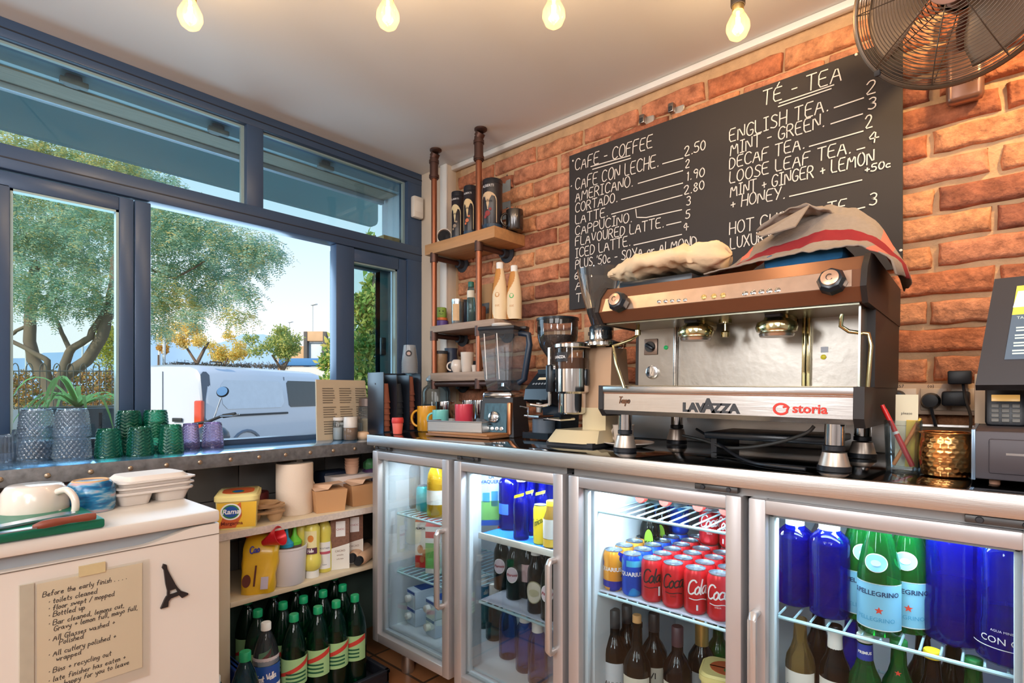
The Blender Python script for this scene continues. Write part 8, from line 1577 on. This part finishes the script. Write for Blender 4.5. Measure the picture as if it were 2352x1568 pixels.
o = bpy.data.objects['router']; mb = MB(); printed(mb, 'SAMSUNG', .011, lambda s, z: (s-.01, -.0722, .07+z), mat('grey_print', (190, 190, 186), .5), bold=.0002); mb.bb(-.085, .085, -.0735, -.07, .048, .052, 0, mat('slot_silver', (150, 156, 150), .4, .4)); mb.build('lettering', parent=o, smooth=0)
o.name = 'receipt_printer'
# glass of pens, note card, copper mug
p = on(2074, CY, y=1.42); pg = thing('glass', 'straight drinking glass holding a red pen beside the copper mug', 'glass', (p.x, 1.42, CT)); PG = Vector(pg.location); mb = MB(); mb.lathe([(0, .006), (.028, .004), (.030, 0), (.034, .11), (.0325, .11), (.0285, .010), (0, .010)], 28, g_clear, cap=False); mb.build('body', parent=pg)
def stick(name, label, cat, p, q, r, parts):
    d = (q-p).normalized(); L = (q-p).length; t = thing(name, label, cat, p); 
    for nm, a, b, rr_, m in parts: mb = MB(); mb.cyl(d*L*a, d*L*b, rr_, 12, m); mb.build(nm, parent=t)
m_penr = mat('red_pen', (214, 36, 36), .3)
stick('pen', 'red pen leaning left in the glass', 'pen', PG+Vector((.018, -.012, .014)), PG+Vector((-.036, -.010, .142)), .0045, [('barrel', 0, .52, .0052, m_penr), ('grip_ring', .52, .56, .0055, m_wt), ('cap', .56, .93, .005, m_penr), ('cap_end', .93, 1.0, .0042, m_penr)])
stick('pen', 'orange pen leaning right in the glass', 'pen', PG+Vector((-.016, -.008, .014)), PG+Vector((.030, .002, .115)), .004, [('barrel', 0, .9, .004, mat('orange_pen', (232, 134, 60), .4)), ('tip', .9, 1, .0025, m_tubside)])
def leaned(name, label, cx_, y_, w_, h_, m, z0, rz, mark=None):
    t = thing(name, label, 'card', (cx_, y_, z0), rot=(math.radians(-6), 0, rz)); mb = MB(); mb.bb(-w_/2, w_/2, 0, .001, 0, h_, 0, m); b = mb.build('card', parent=t)
    if mark: mb = MB(); printed(mb, mark, .008, lambda s, z: (s, -.0008, h_*.72+z), m_ink); mb.bb(-w_/2, w_/2, -.0004, 0, h_*.56, h_*.565, 0, m_faint); mb.build('print', parent=b, smooth=0)
leaned('note_card', 'pale card standing in the glass behind the pens', PG.x+.004, PG.y+.012, .040, .155, mat('pale_card', (232, 222, 192), .8), CT+.0105, 0, 'please'); leaned('note_card', 'yellow slip standing in the glass', PG.x+.014, PG.y+.004, .024, .10, mat('yellow_slip', (236, 196, 80), .8), CT+.0105, -.2)
m_cop = mat('hammered_copper', (214, 146, 84), .2, 1, var=.15, scale=20)
p = on(2172, CY, y=1.40); t = thing('copper_mug', 'hammered copper mug beside the cash drawer', 'mug', (p.x, 1.40, CT)); mb = MB(); R = .043
def hm(a, c):
    an = 2*PI*a; r = R*(.86+.16*math.sin(PI*(.12+.8*c))); r *= 1-.018*abs(math.sin(an*11+ (int(c*9) % 2)*1.57))*abs(math.sin(c*9*PI)); return (r*math.cos(an), r*math.sin(an), .004+.083*c)
mb.grid(hm, 132, 45, m_cop); mb.lathe([(R*.8, 0), (R*.9, .004)], 32, m_cop); b = mb.build('body', parent=t, smooth=75); mb = MB(); mb.tube([(R*.965*math.cos(a), R*.965*math.sin(a), .088) for a in [2*PI*k/36 for k in range(36)]], .0022, 8, m_cop, closed=True); mb.build('rim', parent=t, smooth=80); mb = MB(); mb.lathe([(R*.93, .087), (R*.85, .006), (0, .006)], 28, m_cop, cap=False); mb.build('inside', parent=t)
# cash drawer
m_till = mat('till_grey', (74, 68, 72), .45, .2, var=.06)
p = on(2234, CY, y=1.30); cdw = thing('cash_drawer', 'dark grey metal cash drawer at the right end of the counter', 'cash drawer', (p.x, 1.30, CT)); mb = MB(); mb.bb(0, .40, 0, .40, .012, .10, .004, m_till); mb.build('case', parent=cdw)
mb = MB(); mb.bb(.022, .378, -.004, .01, .024, .086, .003, m_till); dw = mb.build('drawer', parent=cdw); mb = MB(); mb.bb(.045, .085, -.0048, -.003, .058, .062, 0, m_chr); mb.bb(.095, .30, -.0046, -.003, .048, .058, 0, m_dark); mb.build('slot', parent=dw)
for x, y in ((.03, .04), (.37, .04), (.03, .36), (.37, .36)): mb = MB(); mb.lathe([(.008, 0), (.008, .013)], 10, mat('rubber_foot_tan', (206, 150, 120), .6), (x, y, 0)); mb.build('foot', parent=cdw)
mb = MB(); mb.bb(-.002, .004, -.001, .40, .01, .102, .001, mat('till_edge', (120, 140, 160), .3, .6)); mb.build('edge_trim', parent=cdw)
# card terminal in its stand
p = on(2310, CY, y=1.47); q = thing('card_terminal', 'black card terminal propped on the cash drawer', 'card terminal', (p.x, 1.50, CT+.1005), rot=(math.radians(-14), 0, 0)); mb = MB(); mb.bb(-.032, .032, 0, .025, 0, .095, .010, m_blkcap); b = mb.build('body', parent=q); mb = MB(); mb.bb(-.022, .022, -.001, .002, .052, .066, .001, mat('lit_display', (236, 190, 110), .3, emit=(236, 180, 100), estr=.4)); mb.build('display', parent=b)
for i in range(3):
    for j in range(4): mb = MB(); mb.bb(-.022+.016*i, -.010+.016*i, -.002, .002, .008+.010*j, .0155+.010*j, .001, mat('terminal_key', (120, 116, 110), .5)); mb.build('key', parent=b)
t = box_thing('leaflet_stand', 'cream leaflet holder behind the card terminal', 'holder', p.x-.05, p.x+.07, 1.56, 1.60, CT+.1005, CT+.21, mat('cream_leaflet', (214, 184, 154), .7), 'body', .002)
# till screen
m_bez = mat('bezel_grey', (58, 56, 60), .4); blp, tlp = on(2240, 884, y=1.40), on(2290, 640, y=1.48)
ts = thing('till_screen', 'dark framed touch screen of the till at the right edge', 'monitor', (blp.x, 1.40, blp.z)); tilt = math.atan2(.08, tlp.z-blp.z); Hs = math.hypot(.08, tlp.z-blp.z); ts.rotation_euler = (-tilt, math.radians(0), 0)
mb = MB(); mb.prism([(0, 0), (.40, 0), (.40, Hs), (.028, Hs)], 0, .03, m_bez, plane='xz'); cs = mb.build('case', parent=ts, smooth=0)
sh_ = lambda z: .028*z/Hs
mb = MB(); z0, z1 = .052, Hs-.022
P_ = [(.036+sh_(z0), z0), (.37, z0), (.37, z1), (.036+sh_(z1), z1)]; mb.add([(a, -.0012, b) for a, b in P_], [(0, 1, 2, 3)], mat('screen_blue', (84, 96, 110), .2, emit=(92, 110, 126), estr=.55)); scn = mb.build('screen', parent=ts, smooth=0)
mb = MB(); zy = z0+(z1-z0)*.60; mb.add([(.036+sh_(zy), -.0018, zy), (.37, -.0018, zy), (.37, -.0018, z1), (.036+sh_(z1), -.0018, z1)], [(0, 1, 2, 3)], mat('screen_yellow', (226, 214, 80), .2, emit=(230, 216, 90), estr=.6)); mb.add([(.055, -.0022, zy+.016), (.37, -.0022, zy+.016), (.37, -.0022, z1-.012), (.063, -.0022, z1-.012)], [(0, 1, 2, 3)], mat('screen_lilac', (196, 200, 226), .2, emit=(200, 206, 230), estr=.6)); mb.build('picture', parent=scn, smooth=0)
mb = MB()
for k in range(3): mb.bb(.072, .20, -.0034, -.0026, zy+.024+.014*k, zy+.034+.014*k, 0, mat('screen_navy', (40, 56, 110), .2, emit=(40, 56, 110), estr=.5)); 
for r_ in range(4):
    for c_ in range(5):
        zz = z0+.010+(zy-z0-.03)/4*r_; xx = .046+sh_(zz)+.038*c_
        for l in range(2): mb.bb(xx, xx+.017, -.0026, -.002, zz+.006*l, zz+.003+.006*l, 0, mat('screen_text', (190, 206, 196), .2, emit=(190, 206, 196), estr=.6))
mb.build('screen_text', parent=scn)
printed_ = MB(); printed(printed_, 'TABLE 7', .008, lambda s, z: (.075+s, -.0026, zy-.010+z), MATS['screen_text']); printed_.build('lettering', parent=scn, smooth=0)
mb = MB(); mb.bb(.15, .25, .03, .06, -.12, .10, .01, m_bez); mb.bb(.10, .30, .0, .16, -(blp.z-CT-.1)+.0, -.10, .006, m_bez); mb.build('stand', parent=ts)

# ---------------------------------------------------------------- wall fan
m_fan = mat('fan_metal', (96, 80, 66), .35, .7, var=.1); m_blade2 = mat('fan_blade', (132, 112, 94), .4, .3, var=.06); m_fsil = mat('fan_housing', (150, 112, 96), .3, .6)
tF = (2202-CX)/F; dF = 1.20; FC = Vector((dF*(FW.x+tF*RT.x), dF*(FW.y+tF*RT.y), H+(CY-(-42))/F*dF)); nF = Vector((-.17, -.93, -.32)).normalized()
fn = thing('wall_fan', 'bronze coloured wire guarded wall fan above the chalkboard', 'fan', FC); fn.rotation_euler = nF.to_track_quat('Z', 'Y').to_euler()
RF = .205
dome = lambda r, s: s*(.055*(1-(r/RF)**2.2))
def guard(name, s, rings, spokes):
    mb = MB()
    for k in range(rings): r = .045+(RF-.045)*k/(rings-1); mb.tube([(r*math.cos(a), r*math.sin(a), dome(r, s)) for a in [2*PI*i/64 for i in range(64)]], .0011, 5, m_fan, closed=True)
    for k in range(spokes): a = 2*PI*k/spokes+.2; mb.tube([(r*math.cos(a), r*math.sin(a), dome(r, s)+.001*s) for r in (.03, .08, .13, .17, RF)], .0013, 5, m_fan)
    mb.lathe([(0, dome(0, s)+.004*s), (.045, dome(.045, s)+.002*s), (.046, dome(.045, s)-.002*s)], 28, m_fsil, cap=False); mb.build(name, parent=fn)
guard('front_guard', 1, 25, 9); guard('rear_guard', -1, 18, 9)
mb = MB(); mb.tube([(RF*math.cos(a), RF*math.sin(a), 0) for a in [2*PI*i/80 for i in range(80)]], .0055, 8, m_fan, closed=True); mb.build('rim', parent=fn)
for a in (3.75, 5.6, 1.5): mb = MB(); mb.box((RF*math.cos(a), RF*math.sin(a), 0), (.014, .014, .02), .003, m_dark); mb.build('clip', parent=fn)
for k in range(3):
    a0 = 2*PI*k/3+.95; mb = MB()
    def bl2(u, v, a0=a0):
        r = .035+.145*u; wd = .28+.62*math.sin(min(1, u*1.15)*PI*.62); a = a0+(v-.5)*wd*1.25+.15*u; return (r*math.cos(a), r*math.sin(a), -.012+.04*(v-.5)*(1-.4*u))
    mb.grid(bl2, 14, 12, m_blade2); o = mb.build('blade', parent=fn, smooth=80); sd = o.modifiers.new('thick', 'SOLIDIFY'); sd.thickness = .002
mb = MB(); mb.lathe([(0, .016), (.03, .014), (.034, .004), (.034, -.02)], 24, m_fsil, cap=False); mb.lathe([(.05, -.05), (.055, -.06), (.055, -.12), (.045, -.15), (0, -.155)], 28, m_fsil, cap=False); mb.build('motor', parent=fn)
# wall bracket, in world space under the fan object
Mi = fn.matrix_world.copy(); bpy.context.view_layer.update(); Mi = fn.matrix_world.inverted()
pb = on(2216, 205, y=YB-.05); mb = MB(); mb.M = Mi
mb.bb(pb.x-.038, pb.x+.038, YB-.058, YB-.018, pb.z-.03, pb.z+.17, .014, m_fsil); back = FC-nF*.13
mb.tube([Vector((pb.x, YB-.05, pb.z+.11)), Vector((pb.x, YB-.10, pb.z+.13)), back.lerp(Vector((pb.x, YB-.08, pb.z+.13)), .35), back], .017, 12, mat('fan_arm', (92, 58, 50), .4, .4)); mb.build('bracket', parent=fn, smooth=50)
mb = MB(); mb.M = Mi; printed(mb, 'ORBEGOZO', .010, lambda s, z: (pb.x+s, YB-.0588, pb.z+.012+z), m_ink); mb.build('lettering', parent=fn, smooth=0)
# alarm sensor on the window frame
a_ = on(953, 510, x=XW); t = thing('alarm_sensor', 'white plastic motion sensor on the window frame corner', 'sensor', (XW, 1.756, 2.022)); mb = MB(); mb.bb(0, .034, -.032, .032, 0, .112, .010, mat('sensor_white', (228, 218, 206), .4)); b = mb.build('case', parent=t); mb = MB(); mb.bb(.0335, .0348, -.022, .022, .03, .085, .001, mat('sensor_lens', (236, 228, 218), .3)); mb.build('lens', parent=b)

# ---------------------------------------------------------------- string of bulbs
g_bulb = glass('bulb_glass', (255, 250, 240), .35, .05, (255, 226, 180)); m_fil = mat('filament', (255, 220, 150), .5, emit=(255, 214, 130), estr=38); m_sockt = mat('lamp_socket', (70, 60, 50), .5, .2)
bp_ = [(437, 36, 2.085, -.30), (891, 36, 2.085, -.12), (1272, 32, 2.085, .06), (1695, 60, 2.07, .12)]
tops = []
for i, (u, v, z, lean_) in enumerate(bp_):
    d = (z-H)*F/(CY-v); t_ = (u-CX)/F; P = Vector((d*(FW.x+t_*RT.x), d*(FW.y+t_*RT.y), z)); R = .029
    t = thing('light_bulb', 'clear filament bulb hanging from the ceiling, %s from the window' % ORD[i], 'bulb', P, 0, 'string of filament bulbs'); t.rotation_euler = (0, 0, YAW)
    mb = MB(); mb.lathe([(0, -.036), (.010, -.035), (.022, -.026), (.0295, -.008), (.0285, .006), (.020, .024), (.0135, .036), (.0125, .042)], 28, g_bulb, cap=False); mb.build('glass', parent=t, smooth=80)
    mb = MB()
    for a in (0, PI/2, PI, 1.5*PI): mb.tube([(.0045*math.cos(a), .0045*math.sin(a), -.014), (.005*math.cos(a), .005*math.sin(a), .022)], .0012, 6, m_fil)
    mb.build('filament', parent=t)
    mb = MB(); mb.lathe([(.003, .012), (.005, .04)], 10, mat('glass_stem', (240, 226, 190), .3)); mb.build('stem', parent=t)
    mb = MB(); mb.lathe([(.0135, .038), (.0145, .04), (.0145, .062), (.012, .064)], 20, mat('bulb_cap_brass', (190, 160, 100), .3, .8)); mb.lathe([(.017, .052), (.018, .054), (.018, .088), (.014, .094), (0, .095)], 20, m_sockt); mb.build('socket', parent=t)
    light('POINT', 'bulb_light', (P.x, P.y, P.z-.002), 3.2, (1, .70, .40), .02)
    tops.append(P+Vector((0, 0, .088)))
pts = []
for i in range(len(tops)-1):
    for k in range(12): s_ = k/12; q = tops[i].lerp(tops[i+1], s_); q.z += .06*(4*s_*(1-s_))*(1 if i < 2 else .55); pts.append(q)
pts.append(tops[-1]); pts.append(tops[-1]+Vector((.10, .03, .02))); pts.append(tops[-1]+Vector((.22, .09, .10))); pts.insert(0, tops[0]+Vector((-.25, -.2, .09)))
mb = MB(); mb.tube(pts, .0035, 8, m_sockt); o = mb.build('light_cable', smooth=80); tag(o, 'dark cable carrying the filament bulbs below the ceiling', 'cable')
